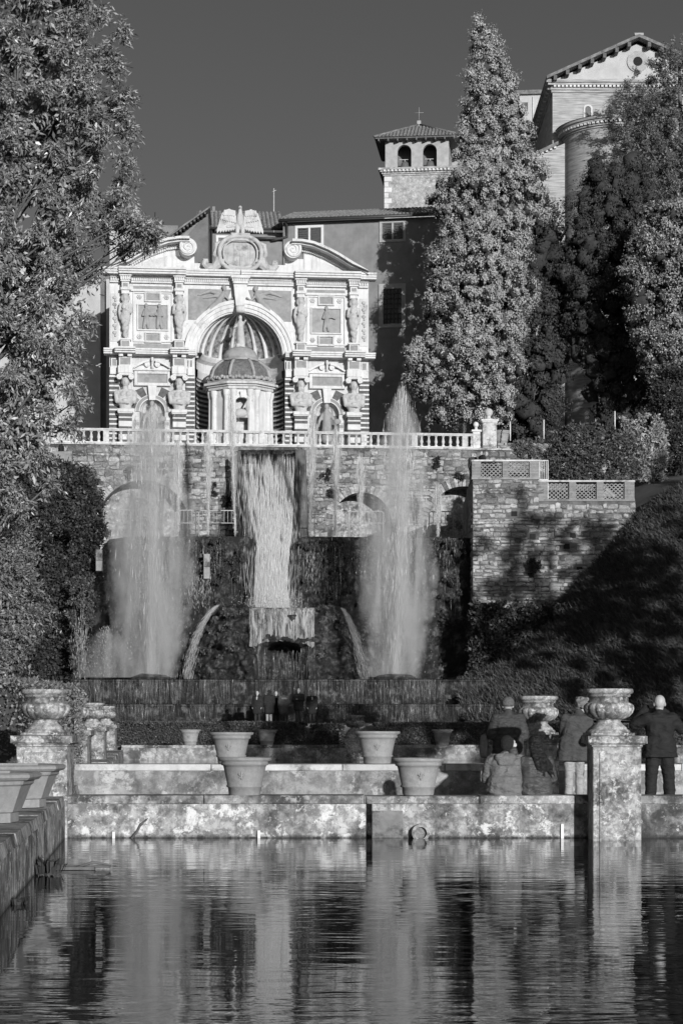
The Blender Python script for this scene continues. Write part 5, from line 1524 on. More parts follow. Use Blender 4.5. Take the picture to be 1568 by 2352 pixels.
m = MB(); m.tube([(cu(637), 8, pz(490)), (cu(637), 8, ZW(430, PD + 8))], .05, 6); m.tube([(cu(633), 8, ZW(438, PD + 8)), (cu(643), 8, ZW(434, PD + 8))], .03, 5); m.build('antenna', M_rail, pc)
pl = empty('palace', (XW(430, 160), 160, 0), R(2), 'dark gabled palace wing with rafters left of the eagle', 'building')
def lu(x): return (x - 430) / F * 160
def lz(y): return ZW(y, 160)
m = MB(); m.prism([(lu(390), 18), (lu(478), 18), (lu(478), lz(490)), (lu(390), lz(556))], 0, 8); m.build('wall', M_plast_d, pl)
m = MB(); m.prism([(lu(378), lz(560)), (lu(483), lz(484)), (lu(483), lz(480)), (lu(378), lz(555))], -1.0, 8.2); m.build('roof', M_tile, pl)
for k in range(12):
    m = MB(); x = 384 + 96 * k / 12; y = lerp(555.5, 486, (x - 384) / 96); m.box(lu(x) - .07, lu(x) + .07, -.95, .0, lz(y + 6), lz(y + 1.5)); m.build('rafter', M_wood, pl)
m = MB(); m.prism([(lu(405), lz(556)), (lu(420), lz(556)), (lu(462), lz(503)), (lu(458), lz(503))][::1], -.06, .02); m.build('plaster_strip', M_plast, pl)
m = MB(); m.box(lu(340), lu(405), 3, 9, 18, lz(560) + 2.2); m.build('side_wall', M_plast, pl)
pw2 = empty('palace', (XW(200, 160), 160, 0), R(3), 'pale sunlit palace wall between the left tree and the facade', 'building')
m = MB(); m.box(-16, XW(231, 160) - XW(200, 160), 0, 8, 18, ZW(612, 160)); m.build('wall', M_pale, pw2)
m = MB(); m.box(XW(231, 160) - XW(200, 160) + .003, XW(262, 160) - XW(200, 160), .6, 8, 18, ZW(620, 160)); m.build('shaded_wall', M_plast_d, pw2)  # darker plaster tone puts the shade into this stretch of wall
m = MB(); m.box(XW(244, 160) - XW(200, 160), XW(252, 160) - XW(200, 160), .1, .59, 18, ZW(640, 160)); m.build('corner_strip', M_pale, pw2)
t = empty('white_house', (XW(298, 172), 172, 0), 0, 'small white house end showing through the left tree', 'building')
m = MB(); m.box(-1.7, .85, 0, 5, 20, ZW(483, 172)); m.build('wall', M_pale, t)
m = MB(); m.box(-.1, .6, .5, 1.5, ZW(483, 172) + .003, ZW(470, 172)); m.build('chimney', M_pale, t)
m = MB(); m.tube([(2.0, 2, 20), (2.0, 2, ZW(474, 172))], .05, 6); m.tube([(1.6, 2, ZW(490, 172)), (2.3, 2, ZW(486, 172))], .04, 5); m.build('antenna', M_iron, t)

# bell tower
BT = 178.0
bt = empty('bell_tower', (XW(957, BT), BT, 0), R(-6), 'square bell tower with two arched openings and tiled roof', 'tower')
bk = F / BT
def bz(y): return ZW(y, BT)
hw2, hw1 = 73 / bk, 75 / bk
yc = hw1
m = MB(); m.box(-hw1, hw1, 0, 2 * hw1, 25, bz(402.8)); m.build('lower_wall', M_tower, bt)
for k in range(9):
    y = 404 + k * 12.5
    w = 17 / bk if k % 2 == 0 else 9 / bk
    m = MB(); m.bbox(-hw1 - .02, -hw1 + w, -.04, .5, bz(y + 11), bz(y), .03); m.build('quoin', M_quoin, bt)
    if k % 2: m = MB(); m.bbox(hw1 - .3, hw1 + .02, -.04, .5, bz(y + 11), bz(y), .03); m.build('quoin', M_quoin, bt)
m = MB()
for a, b, d in ((402.7, 399, .1), (398.9, 395, .22), (394.9, 391, .36), (390.9, 386.2, .5)): m.box(-hw1 - d, hw1 + d, -d, 2 * hw1 + d, bz(a), bz(b))
m.build('cornice', M_tower, bt)
for k in range(18):
    x = -hw1 - .1 + (2 * hw1 + .2) * (k + .5) / 18
    m = MB(); m.box(x - .09, x + .09, -.5, -.1, bz(395), bz(391)); m.build('modillion', M_quoin, bt)
def arch_pts(c, r, z0, zs, n=14): return [(c - r, z0)] + [(c + r * math.cos(PI - PI * k / n), zs + r * math.sin(PI - PI * k / n)) for k in range(n + 1)] + [(c + r, z0)]
ar = 16 / bk; az = bz(347)
for side in (0, 1):
    m = MB(); y0 = 0.05 if side == 0 else 2 * hw2 - .4
    m.prism([(-hw2, bz(386))] + arch_pts(-29 / bk, ar, bz(386), az) + arch_pts(29.5 / bk, ar, bz(386), az) + [(hw2, bz(386)), (hw2, bz(319)), (-hw2, bz(319))], y0, y0 + .45); m.build('belfry_wall', M_surr, bt)
m = MB(); m.box(-hw2, -hw2 + .45, .501, 2 * hw2 - .401, bz(386), bz(319)); m.box(hw2 - .45, hw2, .501, 2 * hw2 - .401, bz(386), bz(319)); m.build('belfry_side', M_surr, bt)
m = MB(); m.box(-hw2 + .46, hw2 - .46, 2.0, 2.2, bz(386), bz(319)); m.build('belfry_core', M_plast_d, bt)
for q in (-29, 29.5):
    b_ = empty('bell'); b_.parent = bt; b_.location = (q / bk, .75, bz(386))
    m = MB(); m.lathe([(.52, .0), (.46, .12), (.36, .4), (.30, .62), (.2, .74), (.05, .78)], (0, 0, .05), 18); m.build('bell_body', plain('bronze', .12, .45), b_)
    m = MB(); m.box(-.5, .28, -.05, .05, .95, 1.0); m.box(-.03, .03, -.05, .05, 0, .949); m.build('yoke', M_rail, b_)
ov = .92; eh = hw2 + ov; cyy = hw2 + .05
ze, za = ZW(312, BT - .9), ZW(288.5, BT + 2.9) - .25
m = MB(); m.add([(-eh, cyy - eh, ze), (eh, cyy - eh, ze), (eh, cyy + eh, ze), (-eh, cyy + eh, ze), (0, cyy, za + .25)], [(3, 2, 1, 0), (0, 1, 4), (1, 2, 4), (2, 3, 4), (3, 0, 4)]); m.build('roof', M_tile, bt)
m = MB(); m.box(-eh + .1, eh - .1, cyy - eh + .1, cyy + eh - .1, ze - .12, ze - .003); m.build('soffit', M_wood, bt)
for k in range(9):
    x = -eh + .4 + (2 * eh - .8) * k / 8
    m = MB(); m.box(x - .06, x + .06, cyy - eh + .12, .05, ze - .3, ze - .121); m.build('rafter', M_wood, bt)
m = MB()
n = 24
for i in range(n):
    f = (i + .5) / n; x = lerp(-eh, eh, f); run = 1 - abs(2 * f - 1)
    for k in range(max(1, int(run * 8))):
        t0 = k / 8; 
        if t0 > run: break
        p = Vector((x, cyy - eh + eh * t0, ze + (za + .25 - ze) * t0 + .04)); q = Vector((x, cyy - eh + eh * (t0 + .14), ze + (za + .25 - ze) * (t0 + .14) + .02))
        vs = []
        for pp, rr in ((p, .12), (q, .1)):
            for c in range(5): vs.append(pp + Vector((math.cos(PI * c / 4) * rr, 0, math.sin(PI * c / 4) * rr)))
        m.add(vs, [(c, c + 1, 6 + c, 5 + c) for c in range(4)] + [(4, 3, 2, 1, 0)], True)
o = m.build('roof_tiles', M_tile, bt); o['kind'] = 'stuff'
for sx in (-1, 1):
    m = MB(); m.tube([(sx * eh, cyy - eh, ze + .06), (0, cyy, za + .33)], .11, 8); m.build('hip_tiles', M_tile, bt)
m = MB(); m.box(-.17, .17, cyy - .17, cyy + .17, za + .1, za + .65); m.build('finial', M_surr, bt)
m = MB(); m.tube([(0, cyy, za + .6), (0, cyy, za + 1.9)], .014, 6); m.tube([(-.4, cyy, za + 1.4), (.4, cyy, za + 1.4)], .014, 6); m.build('cross', M_rail, bt)
t = empty('annex', (XW(1052, 184), 184, 0), R(-4), 'grey gabled annex behind the bell tower', 'building')
m = MB(); m.prism([(-1.3, 25), (4, 25), (4, ZW(335, 184)), (-1.3, ZW(378, 184))], 0, 9); m.build('wall', M_surr, t)
m = MB(); m.prism([(-1.6, ZW(379, 184)), (4.2, ZW(332, 184)), (4.2, ZW(327, 184)), (-1.6, ZW(374, 184))], -.5, 9.2); m.build('roof', M_tile, t)

# church with round apse
CD = 180.0
def cx_(x): return XW(x, CD)
def cz_(y): return ZW(y, CD)
ch = empty('church', (0, CD, 0), 0, 'brick church with gabled roof and round apse at the upper right', 'church')
x0, x1, xa = cx_(1268), cx_(1666), cx_(1463)
m = MB(); m.box(x0, x1, 0, 26, 22, cz_(213)); m.build('wall', M_church, ch)
m = MB(); m.prism([(x0, cz_(186) + .02), (x1, cz_(186) + .02), (xa, cz_(101))], -.02, 26); m.build('tympanum', M_pale, ch)
m = MB()
for a, b, d in ((213, 208, .12), (207.8, 203, .22), (198, 193, .45), (192.8, 186.2, .6)): m.box(x0 - d, x1 + d, -d, 25.5, cz_(a), cz_(b))
m.box(x0 - .1, x1 + .1, -.1, 25.4, cz_(202.8), cz_(198.2))
m.build('cornice', M_church, ch)
for k in range(44):
    x = x0 + (x1 - x0) * (k + .5) / 44
    m = MB(); m.box(x - .11, x + .11, -.42, -.08, cz_(202.5), cz_(198.1)); m.build('modillion', M_quoin, ch)
for k in range(20):
    m = MB(); y = 1.2 * k + .3; m.box(x0 - .42, x0 - .08, y, y + .4, cz_(202.5), cz_(198.1)); m.build('modillion', M_quoin, ch)
for s, xe in ((-1, cx_(1252)), (1, x1 + .6)):
    a, b = (xe, cz_(189)), (xa, cz_(94))
    m = MB(); pl_ = [(a[0], a[1]), (b[0], b[1]), (b[0], b[1] + .28), (a[0], a[1] + .28)]
    m.prism(pl_ if s < 0 else pl_[::-1], -1.1, 26.5); m.build('roof_slope', M_tile, ch)
    for k in range(7):
        f = (k + .7) / 7.5; x = lerp(a[0], b[0], f); z = lerp(a[1], b[1], f)
        m = MB(); m.box(x - .15, x + .15, -1.05, -.02, z - .45, z - .03); m.build('rafter', M_wood, ch)
m = MB(); m.box(xa - .4, xa + .4, -1.0, -.2, cz_(94) + .2, cz_(84)); m.build('ridge_stone', M_surr, ch)
m = MB(); m.ring(xa, cz_(142), .42, .95, -.14, .05, 0, 2 * PI, 28); m.build('oculus_frame', M_surr, ch)
m = MB(); m.lathe([(.43, 0), (.43, .05)], seg=24); o = m.build('oculus', M_dark, ch); o.rotation_euler = (PI / 2, 0, 0); o.location = (xa, -.03, cz_(142))
wx, wr = cx_(1349), 6.5 / F * CD
m = MB(); m.prism(arch_pts(wx, wr, cz_(284), cz_(251)), -.05, .05); m.build('arched_window', M_plast_d, ch)
m = MB(); m.strip(arch_pts(wx, wr, cz_(284), cz_(251)), arch_pts(wx, wr + .16, cz_(284), cz_(251)), -.12, .04); m.build('window_surround', M_quoin, ch)
ax, aR = cx_(1410), 118 / F * CD
m = MB(); m.lathe([(aR, 20), (aR, cz_(322))], (ax, -.1, 0), 48, PI, 2 * PI); m.build('apse_wall', M_church, ch)
m = MB()
for a, b, d in ((326, 322.2, .12), (322, 318, .3), (313.5, 309, .5), (308.8, 303, .66)): m.lathe([(aR, cz_(a)), (aR + d, cz_(a)), (aR + d, cz_(b)), (aR, cz_(b))], (ax, -.1, 0), 48, PI, 2 * PI, False)
m.lathe([(aR + .1, cz_(318)), (aR + .1, cz_(313.5))], (ax, -.1, 0), 48, PI, 2 * PI, False)
m.build('apse_cornice', M_church, ch)
for k in range(40):
    a = PI + PI * (k + .5) / 40
    m = MB(); m.box(-.11, .11, -.22, .22, 0, cz_(313.6) - cz_(317.9)); o = m.build('modillion', M_quoin, ch); o.location = (ax + (aR + .28) * math.cos(a), -.1 + (aR + .28) * math.sin(a), cz_(317.9)); o.rotation_euler = (0, 0, a + PI / 2)
m = MB(); m.lathe([(aR + .75, cz_(303)), (aR * .5, cz_(290)), (.05, cz_(280))], (ax, -.1, 0), 48, PI, 2 * PI, True); m.build('apse_roof', M_tile, ch)
m = MB(); m.prism([(cx_(1205), 22), (cx_(1292), 22), (cx_(1292), cz_(340)), (cx_(1205), cz_(378))], -1.5, 0); m.build('side_aisle_wall', M_church, ch)
m = MB(); m.prism([(cx_(1203), cz_(381)), (cx_(1276), cz_(346)), (cx_(1276), cz_(338)), (cx_(1203), cz_(373))], -1.95, -.02); m.build('side_aisle_roof', M_tile, ch)
for k in range(7):
    x = 1212 + k * 9.5; y = lerp(378, 346, (x - 1203) / 73)
    m = MB(); m.box(cx_(x) - .1, cx_(x) + .1, -1.8, -1.5, cz_(y + 4), cz_(y - 2)); m.build('modillion', M_quoin, ch)
for k, (x, y) in enumerate(((1297, 560), (1306, 490), (1395, 520), (1322, 630))):
    m = MB(); m.box(-.13, .13, -.1, .1, -.13, .13); o = m.build('putlog_hole', M_dark, ch)  # black block painted in as the shade of the hole
    dx = cx_(x) - ax; o.location = (cx_(x), -.1 - math.sqrt(max(.1, aR * aR - dx * dx)), cz_(y))
t = empty('town_house', (XW(1218, 215), 215, 0), R(-5), 'pale town house roof between the cypress and the church', 'building')
def tz(y): return ZW(y, 215)
m = MB(); m.box(-1.2, 3, 0, 6, 40, tz(218)); m.build('wall', M_pale, t)
m = MB(); m.box(-1.5, 3.2, -.4, 6.2, tz(218) + .003, tz(209)); m.build('roof', M_tile, t)
m = MB(); m.box(-.9, -.3, -.04, .03, tz(255), tz(235)); m.build('window', M_shut, t)
m = MB(); m.tube([(.25, -.08, tz(282)), (.25, -.08, tz(222))], .06, 6); m.build('drainpipe', M_wframe, t)
m = MB(); m.box(.5, 4, -2, -.01, 40, tz(292)); m.build('lower_wall', M_pale, t)
m = MB(); m.box(.3, 4, -2.3, -.01, tz(292) + .003, tz(278)); m.build('lower_roof', M_tile, t)

# ------------------------------------------------------------------ vegetation
def unit(a): return a / np.maximum(1e-9, np.linalg.norm(a, axis=1, keepdims=True))
def leaf_mesh(name, p, d, L, W, mat, hint=None):
    n = len(p)
    d = unit(d)
    s = unit(np.cross(d, unit(RS.normal(size=(n, 3))) if hint is None else hint))
    L = np.asarray(L).reshape(-1, 1) * np.ones((n, 1)); W = np.asarray(W).reshape(-1, 1) * np.ones((n, 1))
    nn = np.cross(d, s)
    v = np.stack([p, p + d * L * .45 + s * W + nn * W * .25, p + d * L, p + d * L * .45 - s * W + nn * W * .25], axis=1).reshape(-1, 3)
    f = np.arange(4 * n).reshape(-1, 4)
    me = np_mesh(name, v, f, 4)
    me.materials.append(mat)
    return me
def crown_centres(prof, D, n, depth=1.0, shell=.3, dmax=None, front=.7, gap=0.0, inset=0.0, rough=0.0):
    """clump centres inside a crown whose outline is (y, xl, xr) in view pixels at distance D; gap = least distance between clumps (m)"""
    k_ = inset * F / D
    prof = [(p[0] + RS.uniform(-6, 6), min(p[1] + k_, (p[1] + p[2]) / 2 - 2), max(p[2] - k_, (p[1] + p[2]) / 2 + 2)) for p in prof]
    ys = np.array([p[0] for p in prof], float); xl = np.array([p[1] for p in prof], float); xr = np.array([p[2] for p in prof], float)
    yy = np.linspace(ys[0], ys[-1], 400); w = np.interp(yy, ys, xr) - np.interp(yy, ys, xl) + 4
    c = np.cumsum(w); c /= c[-1]
    k = n if not gap else n * 10
    y = np.interp(RS.rand(k), c, yy)
    a, b = np.interp(y, ys, xl), np.interp(y, ys, xr)
    r = np.sqrt(shell + (1 - shell) * RS.rand(k)); th = RS.rand(k) * 2 * PI
    if rough:
        sd = RS.rand() * 50
        r = r * np.array([1 + rough * (1.5 * mnoise.noise(Vector((math.cos(t_) * 1.6, math.sin(t_) * 1.6 + sd, y_ * F / D * .0011))) + .9 * mnoise.noise(Vector((math.cos(t_) * 3.4 + sd, math.sin(t_) * 3.4, y_ * .035)))) for t_, y_ in zip(th, y)])
    fr = RS.rand(k) < front
    sn = np.sin(th); sn = np.where(fr, -np.abs(sn), np.abs(sn))
    x = (a + b) / 2 + (b - a) / 2 * r * np.cos(th)
    hm = (b - a) / 2 / F * D * depth
    if dmax: hm = np.minimum(hm, dmax)
    dd = D + hm * r * sn
    X = (x - CX) / F * D; Z = EYE + (HY - y) / F * D
    P_ = np.stack([X, dd, Z], 1)
    out = unit(np.stack([np.cos(th) * r, sn * r, np.full(k, .15)], 1))
    if gap:
        keep = []; cells = {}
        for i in range(k):
            q = P_[i]; ce = tuple((q // gap).astype(int)); ok = True
            for ax_ in (-1, 0, 1):
                for ay in (-1, 0, 1):
                    for az_ in (-1, 0, 1):
                        for jx in cells.get((ce[0] + ax_, ce[1] + ay, ce[2] + az_), ()):
                            if ((P_[jx] - q) ** 2).sum() < gap * gap: ok = False; break
                        if not ok: break
                    if not ok: break
                if not ok: break
            if ok:
                cells.setdefault(ce, []).append(i); keep.append(i)
                if len(keep) >= n: break
        P_, out = P_[keep], out[keep]
    return P_, out
def scatter(centres, outs, per, rad, L, W, mode='spray', droop=.0, jit=.6, flat=1.0):
    """leaves round clump centres; returns points, directions, face hints, lengths, widths"""
    n = len(centres) * per
    c = np.repeat(centres, per, 0); o = np.repeat(outs, per, 0)
    rr = np.repeat(rad * RS.uniform(.6, 1.3, len(centres)), per).reshape(-1, 1)
    q = unit(RS.normal(size=(n, 3)))
    if mode == 'spray':
        # each clump is a handful of twigs that carry the leaves
        nt = 14; tw_ = unit(RS.normal(size=(len(centres), nt, 3)) + outs[:, None, :] * .5); pick = RS.randint(0, nt, n)
        td = tw_[np.repeat(np.arange(len(centres)), per), pick]
        t = RS.rand(n, 1) ** .6
        p = c + td * rr * t * 1.15 + RS.normal(size=(n, 3)) * rr * .10 + np.array([[0, 0, -1.]]) * droop * (rr * t) ** 2 * .6
        d = td * .9 + RS.normal(size=(n, 3)) * jit + np.array([[0, 0, -droop]])
        hint = RS.normal(size=(n, 3)) + o * .8 + np.array([[0, -.5, .4]])
    else:   # lump: leaves sit on the surface of the clump, facing outward
        q = unit(q + o * .6 + np.array([[.15, -.2, .5]]))
        t = RS.uniform(.82, 1.04, (n, 1))
        an = np.repeat(RS.uniform(.6, 1.45, (len(centres), 3)), per, 0); tl = np.repeat(RS.normal(size=(len(centres), 3)) * .35, per, 0)
        q = q * an + np.cross(tl, q)
        bump = 1 + .40 * np.sin(q[:, :1] * 7 + c[:, :1] * 5) * np.sin(q[:, 2:] * 7 + c[:, 2:] * 5)
        p = c + q * rr * t * bump * np.array([[1, 1, flat]])
        d = np.array([[0, 0, 1.0 - droop]]) + RS.normal(size=(n, 3)) * jit
        d = d - q * (d * q).sum(1, keepdims=True) * .7
        hint = q + RS.normal(size=(n, 3)) * .35
    l = L * RS.uniform(.6, 1.3, n); w = W * RS.uniform(.6, 1.3, n)
    return p, d, hint, l, w
def blob_mesh(name, c, outs, rad, mat, flat=1.0, nz=.35):
    """knobbly dark masses inside the clumps: old twigs and painted crown shade"""
    b = MB(); b.ball((0, 0, 0), 1.0, 9, 6); v0 = np.array(b.v); f0 = [list(f) for f in b.f]
    tri = [];
    for f in f0:
        for q in range(1, len(f) - 1): tri.append((f[0], f[q], f[q + 1]))
    tri = np.array(tri); nv = len(v0); V, T = [], []
    for i in range(len(c)):
        k = 1 + nz * RS.normal(size=(nv, 1)).clip(-1.5, 1.5)
        r = rad * RS.uniform(.6, 1.3)
        V.append(c[i] + v0 * k * r * np.array([[1, 1, flat]])); T.append(tri + i * nv)
    me = np_mesh(name, np.concatenate(V), np.concatenate(T), 3); me.materials.append(mat); return me
def limbs(base, top, tips, r0, mat, par, name='trunk'):
    m = MB()
    b, t = Vector(base), Vector(top)
    n = 10; pts = []
    for k in range(n + 1):
        f = k / n; q = b.lerp(t, f); q += Vector((mnoise.noise(Vector((f * 3, base[0], 0))) * .3, mnoise.noise(Vector((f * 3, base[0], 9))) * .3, 0)) * min(1, f * 3); pts.append(q)
    m.tube(pts, [r0 * (1 - .8 * k / n) for k in range(n + 1)], 9)
    for tip in tips:
        tip = Vector(tip); f = max(.1, min(.92, (tip.z - b.z) / max(.1, t.z - b.z) - .12)); s = b.lerp(t, f)
        mid = s.lerp(tip, .5) + Vector((ru(-.3, .3), ru(-.3, .3), ru(.0, .5)))
        rr = r0 * (1 - .8 * f) * .26
        m.tube([s, s.lerp(mid, .5) + Vector((0, 0, .1)), mid, tip], [rr, rr * .8, rr * .55, rr * .15], 6)
    return m.build(name, mat, par)
M_twig_shade = plain('twig_shade', .035, .95, .4, 3, .6)  # dark tone for old needles and for shade in the crown gaps
M_bark = stone('bark', .12, .4, 4, bump=.6)
def tree(name, label, prof, D, n, per, rad, L, W, mat, base, mode='spray', depth=1.0, shell=.3, droop=0., jit=.6, flat=1., group=None, dmax=None, r0=.4, ntips=40, front=.7, extra=None, gap=0.0, fill=0, inset=.5, rough=0.0, solid=0.0):
    t = empty(name, base, 0, label, 'tree', group)
    cc, oo = crown_centres(prof, D, n, depth, shell, dmax, front, gap, rad * inset, rough)
    if extra is not None: 
        cc = np.concatenate([cc, extra[0]]); oo = np.concatenate([oo, extra[1]])
    p, d, hn, l, w = scatter(cc, oo, per, rad, L, W, mode, droop, jit, flat)
    if fill:    # sparse inner foliage that closes the crown
        c2, o2 = crown_centres([(a, lerp(b, c, .2), lerp(c, b, .2)) for a, b, c in prof], D, fill, depth * .65, .05, dmax * .75 if dmax else None, .5)
        p2, d2, h2, l2, w2 = scatter(c2, o2, max(20, per // 4), rad * 1.3, L * 1.5, W * 2.2, 'spray', droop, jit)
        p, d, hn, l, w = (np.concatenate(z_) for z_ in ((p, p2), (d, d2), (hn, h2), (l, l2), (w, w2)))
    me = leaf_mesh('crown', p - np.array([base]), d, l, w, mat, hn)
    o = bpy.data.objects.new('crown', me); link(o, t)
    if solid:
        o = bpy.data.objects.new('inner_mass', blob_mesh('inner_mass', cc - np.array([base]), oo, rad * solid, M_twig_shade, flat)); o['kind'] = 'stuff'; link(o, t)
    idx = RS.choice(len(cc), min(ntips, len(cc)), replace=False)
    ztop = cc[:, 2].max()
    axis = cc.mean(0)
    tr = limbs((0, 0, 0), (axis[0] - base[0], axis[1] - base[1], ztop - base[2] - .8), [tuple(cc[i] - np.array(base)) for i in idx], r0, M_bark, t)
    return t
M_lf_l = leafmat('laurel_leaf', .31, .10, .35, .6, .6)
M_lf_s = leafmat('shrub_leaf', .26, .2, .4, .5)
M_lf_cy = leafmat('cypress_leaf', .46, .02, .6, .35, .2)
M_lf_dk = leafmat('shaded_evergreen_leaf', .07, .1, .6, .4, .2)  # leaf tone lowered to carry the shade on these trees
M_lf_r = leafmat('oak_leaf', .21, .2, .5, .4, .3)
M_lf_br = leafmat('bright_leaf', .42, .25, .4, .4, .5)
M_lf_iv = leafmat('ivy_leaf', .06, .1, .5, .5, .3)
M_lf_h = leafmat('hedge_leaf', .12, .15, .45, .5, .4)
M_lf_hl = leafmat('pale_hedge_leaf', .26, .15, .45, .5, .4)

# great evergreen on the left
prof = [(-160, -150, 240), (-60, -150, 275), (0, -150, 283), (60, -150, 268), (110, -150, 300), (160, -150, 312), (230, -150, 333), (310, -150, 333), (350, -150, 300), (400, -150, 305), (440, -150, 326), (480, -150, 322), (520, -150, 330), (560, -150, 310), (600, -150, 262), (660, -150, 240), (720, -150, 240), (800, -150, 232), (880, -150, 222), (940, -150, 208), (985, -150, 200), (1010, -150, 110), (1060, -150, 150), (1110, -150, 135), (1150, -150, 100), (1180, -150, 30)]
ex = []
for k in range(9):
    f = k / 8; ex.append((lerp(280, 352, f), lerp(500, 528, f) + ru(-14, 16), 58 + ru(-1, 1)))
ex = np.array([tuple(P(*e)) for e in ex]); 
tree('evergreen_tree', 'great dense evergreen tree filling the left edge of the picture', prof, 60.0, 440, 540, .76, .16, .023, M_lf_l, (XW(-140, 61), 61.5, .3), droop=.45, depth=.75, dmax=4.2, shell=.4, gap=1.0, fill=210, inset=.3, rough=.12, r0=.45, extra=(ex, np.tile(np.array([[.8, -.3, 0.]]), (len(ex), 1))), ntips=70)
prof = [(1130, -120, 40), (1195, -120, 70), (1230, -120, 84), (1290, -120, 118), (1350, -120, 105), (1400, -120, 128), (1460, -120, 120), (1500, -120, 85), (1550, -120, 60), (1575, -120, 40)]
tree('shrub_tree', 'smaller grey leafy tree below the great evergreen at the left edge', prof, 62.0, 190, 420, .62, .12, .02, M_lf_s, (XW(-30, 62.5), 62.8, .3), depth=.7, dmax=2.5, r0=.2, ntips=24, gap=.6, fill=80)

# tall sunlit cypress
prof = [(28, 1084, 1092), (60, 1087, 1118), (100, 1086, 1136), (150, 1078, 1160), (200, 1068, 1178), (250, 1060, 1190), (300, 1066, 1212), (350, 1056, 1208), (400, 1046, 1236), (430, 1012, 1243), (500, 1016, 1236), (550, 1012, 1208), (600, 987, 1200), (650, 987, 1210), (700, 973, 1211), (750, 1000, 1206), (800, 958, 1190), (850, 932, 1186), (900, 962, 1176), (950, 988, 1158), (975, 1020, 1148)]
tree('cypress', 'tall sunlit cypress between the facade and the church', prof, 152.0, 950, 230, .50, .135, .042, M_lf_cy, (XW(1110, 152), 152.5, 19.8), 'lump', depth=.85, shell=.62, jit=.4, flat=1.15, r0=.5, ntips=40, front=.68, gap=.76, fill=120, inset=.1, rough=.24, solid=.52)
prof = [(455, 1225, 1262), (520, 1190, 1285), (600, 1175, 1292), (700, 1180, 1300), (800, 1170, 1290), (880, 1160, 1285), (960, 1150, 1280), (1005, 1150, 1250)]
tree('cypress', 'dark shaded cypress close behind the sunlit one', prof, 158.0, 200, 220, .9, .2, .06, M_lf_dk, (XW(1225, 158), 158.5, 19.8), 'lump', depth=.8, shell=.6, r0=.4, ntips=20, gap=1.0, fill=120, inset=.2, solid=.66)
# trees at the right edge, between the bank and the church
prof = [(120, 1510, 1640), (150, 1462, 1680), (190, 1428, 1700), (240, 1408, 1720), (300, 1402, 1720), (360, 1398, 1720), (420, 1392, 1720), (480, 1395, 1720), (540, 1410, 1700), (620, 1430, 1700)]
tree('oak_tree', 'fine-leaved grey tree against the sky at the upper right corner', prof, 172.0, 330, 280, 1.1, .2, .038, M_lf_r, (XW(1590, 171), 171.5, 19.9), depth=.7, dmax=3.2, r0=.6, ntips=40, gap=1.25, fill=220, inset=.35, shell=.4, rough=.15)
prof = [(385, 1360, 1470), (430, 1335, 1490), (520, 1315, 1500), (600, 1300, 1490), (700, 1300, 1490), (800, 1318, 1500), (880, 1360, 1510), (975, 1372, 1520)]
tree('evergreen_tree', 'dark dense tree in front of the round church apse', prof, 156.0, 420, 220, .8, .18, .05, M_lf_dk, (XW(1420, 157), 157.5, 19.9), 'lump', depth=.7, dmax=4, r0=.5, ntips=30, gap=.95, fill=160, inset=.25, shell=.5, solid=.68, jit=.5, rough=.15)
prof = [(480, 1500, 1640), (530, 1462, 1680), (600, 1448, 1690), (680, 1450, 1690), (760, 1455, 1690), (830, 1465, 1680), (875, 1485, 1650)]
tree('evergreen_tree', 'bright sunlit leafy tree at the right edge below the grey one', prof, 149.0, 330, 230, .66, .16, .05, M_lf_br, (XW(1590, 150), 150.5, 19.5), 'lump', depth=.7, dmax=3.5, r0=.35, ntips=30, gap=.9, fill=80, inset=.3, shell=.5, solid=.68, jit=.55, rough=.2)
prof = [(850, 1480, 1700), (930, 1470, 1700), (1010, 1500, 1700), (1100, 1520, 1700)]
tree('evergreen_tree', 'dark undergrowth tree at the right edge above the bank', prof, 136.0, 240, 150, .95, .2, .05, M_lf_dk, (XW(1600, 137), 137.5, 17.5), depth=.6, dmax=3, r0=.25, ntips=16, fill=100)

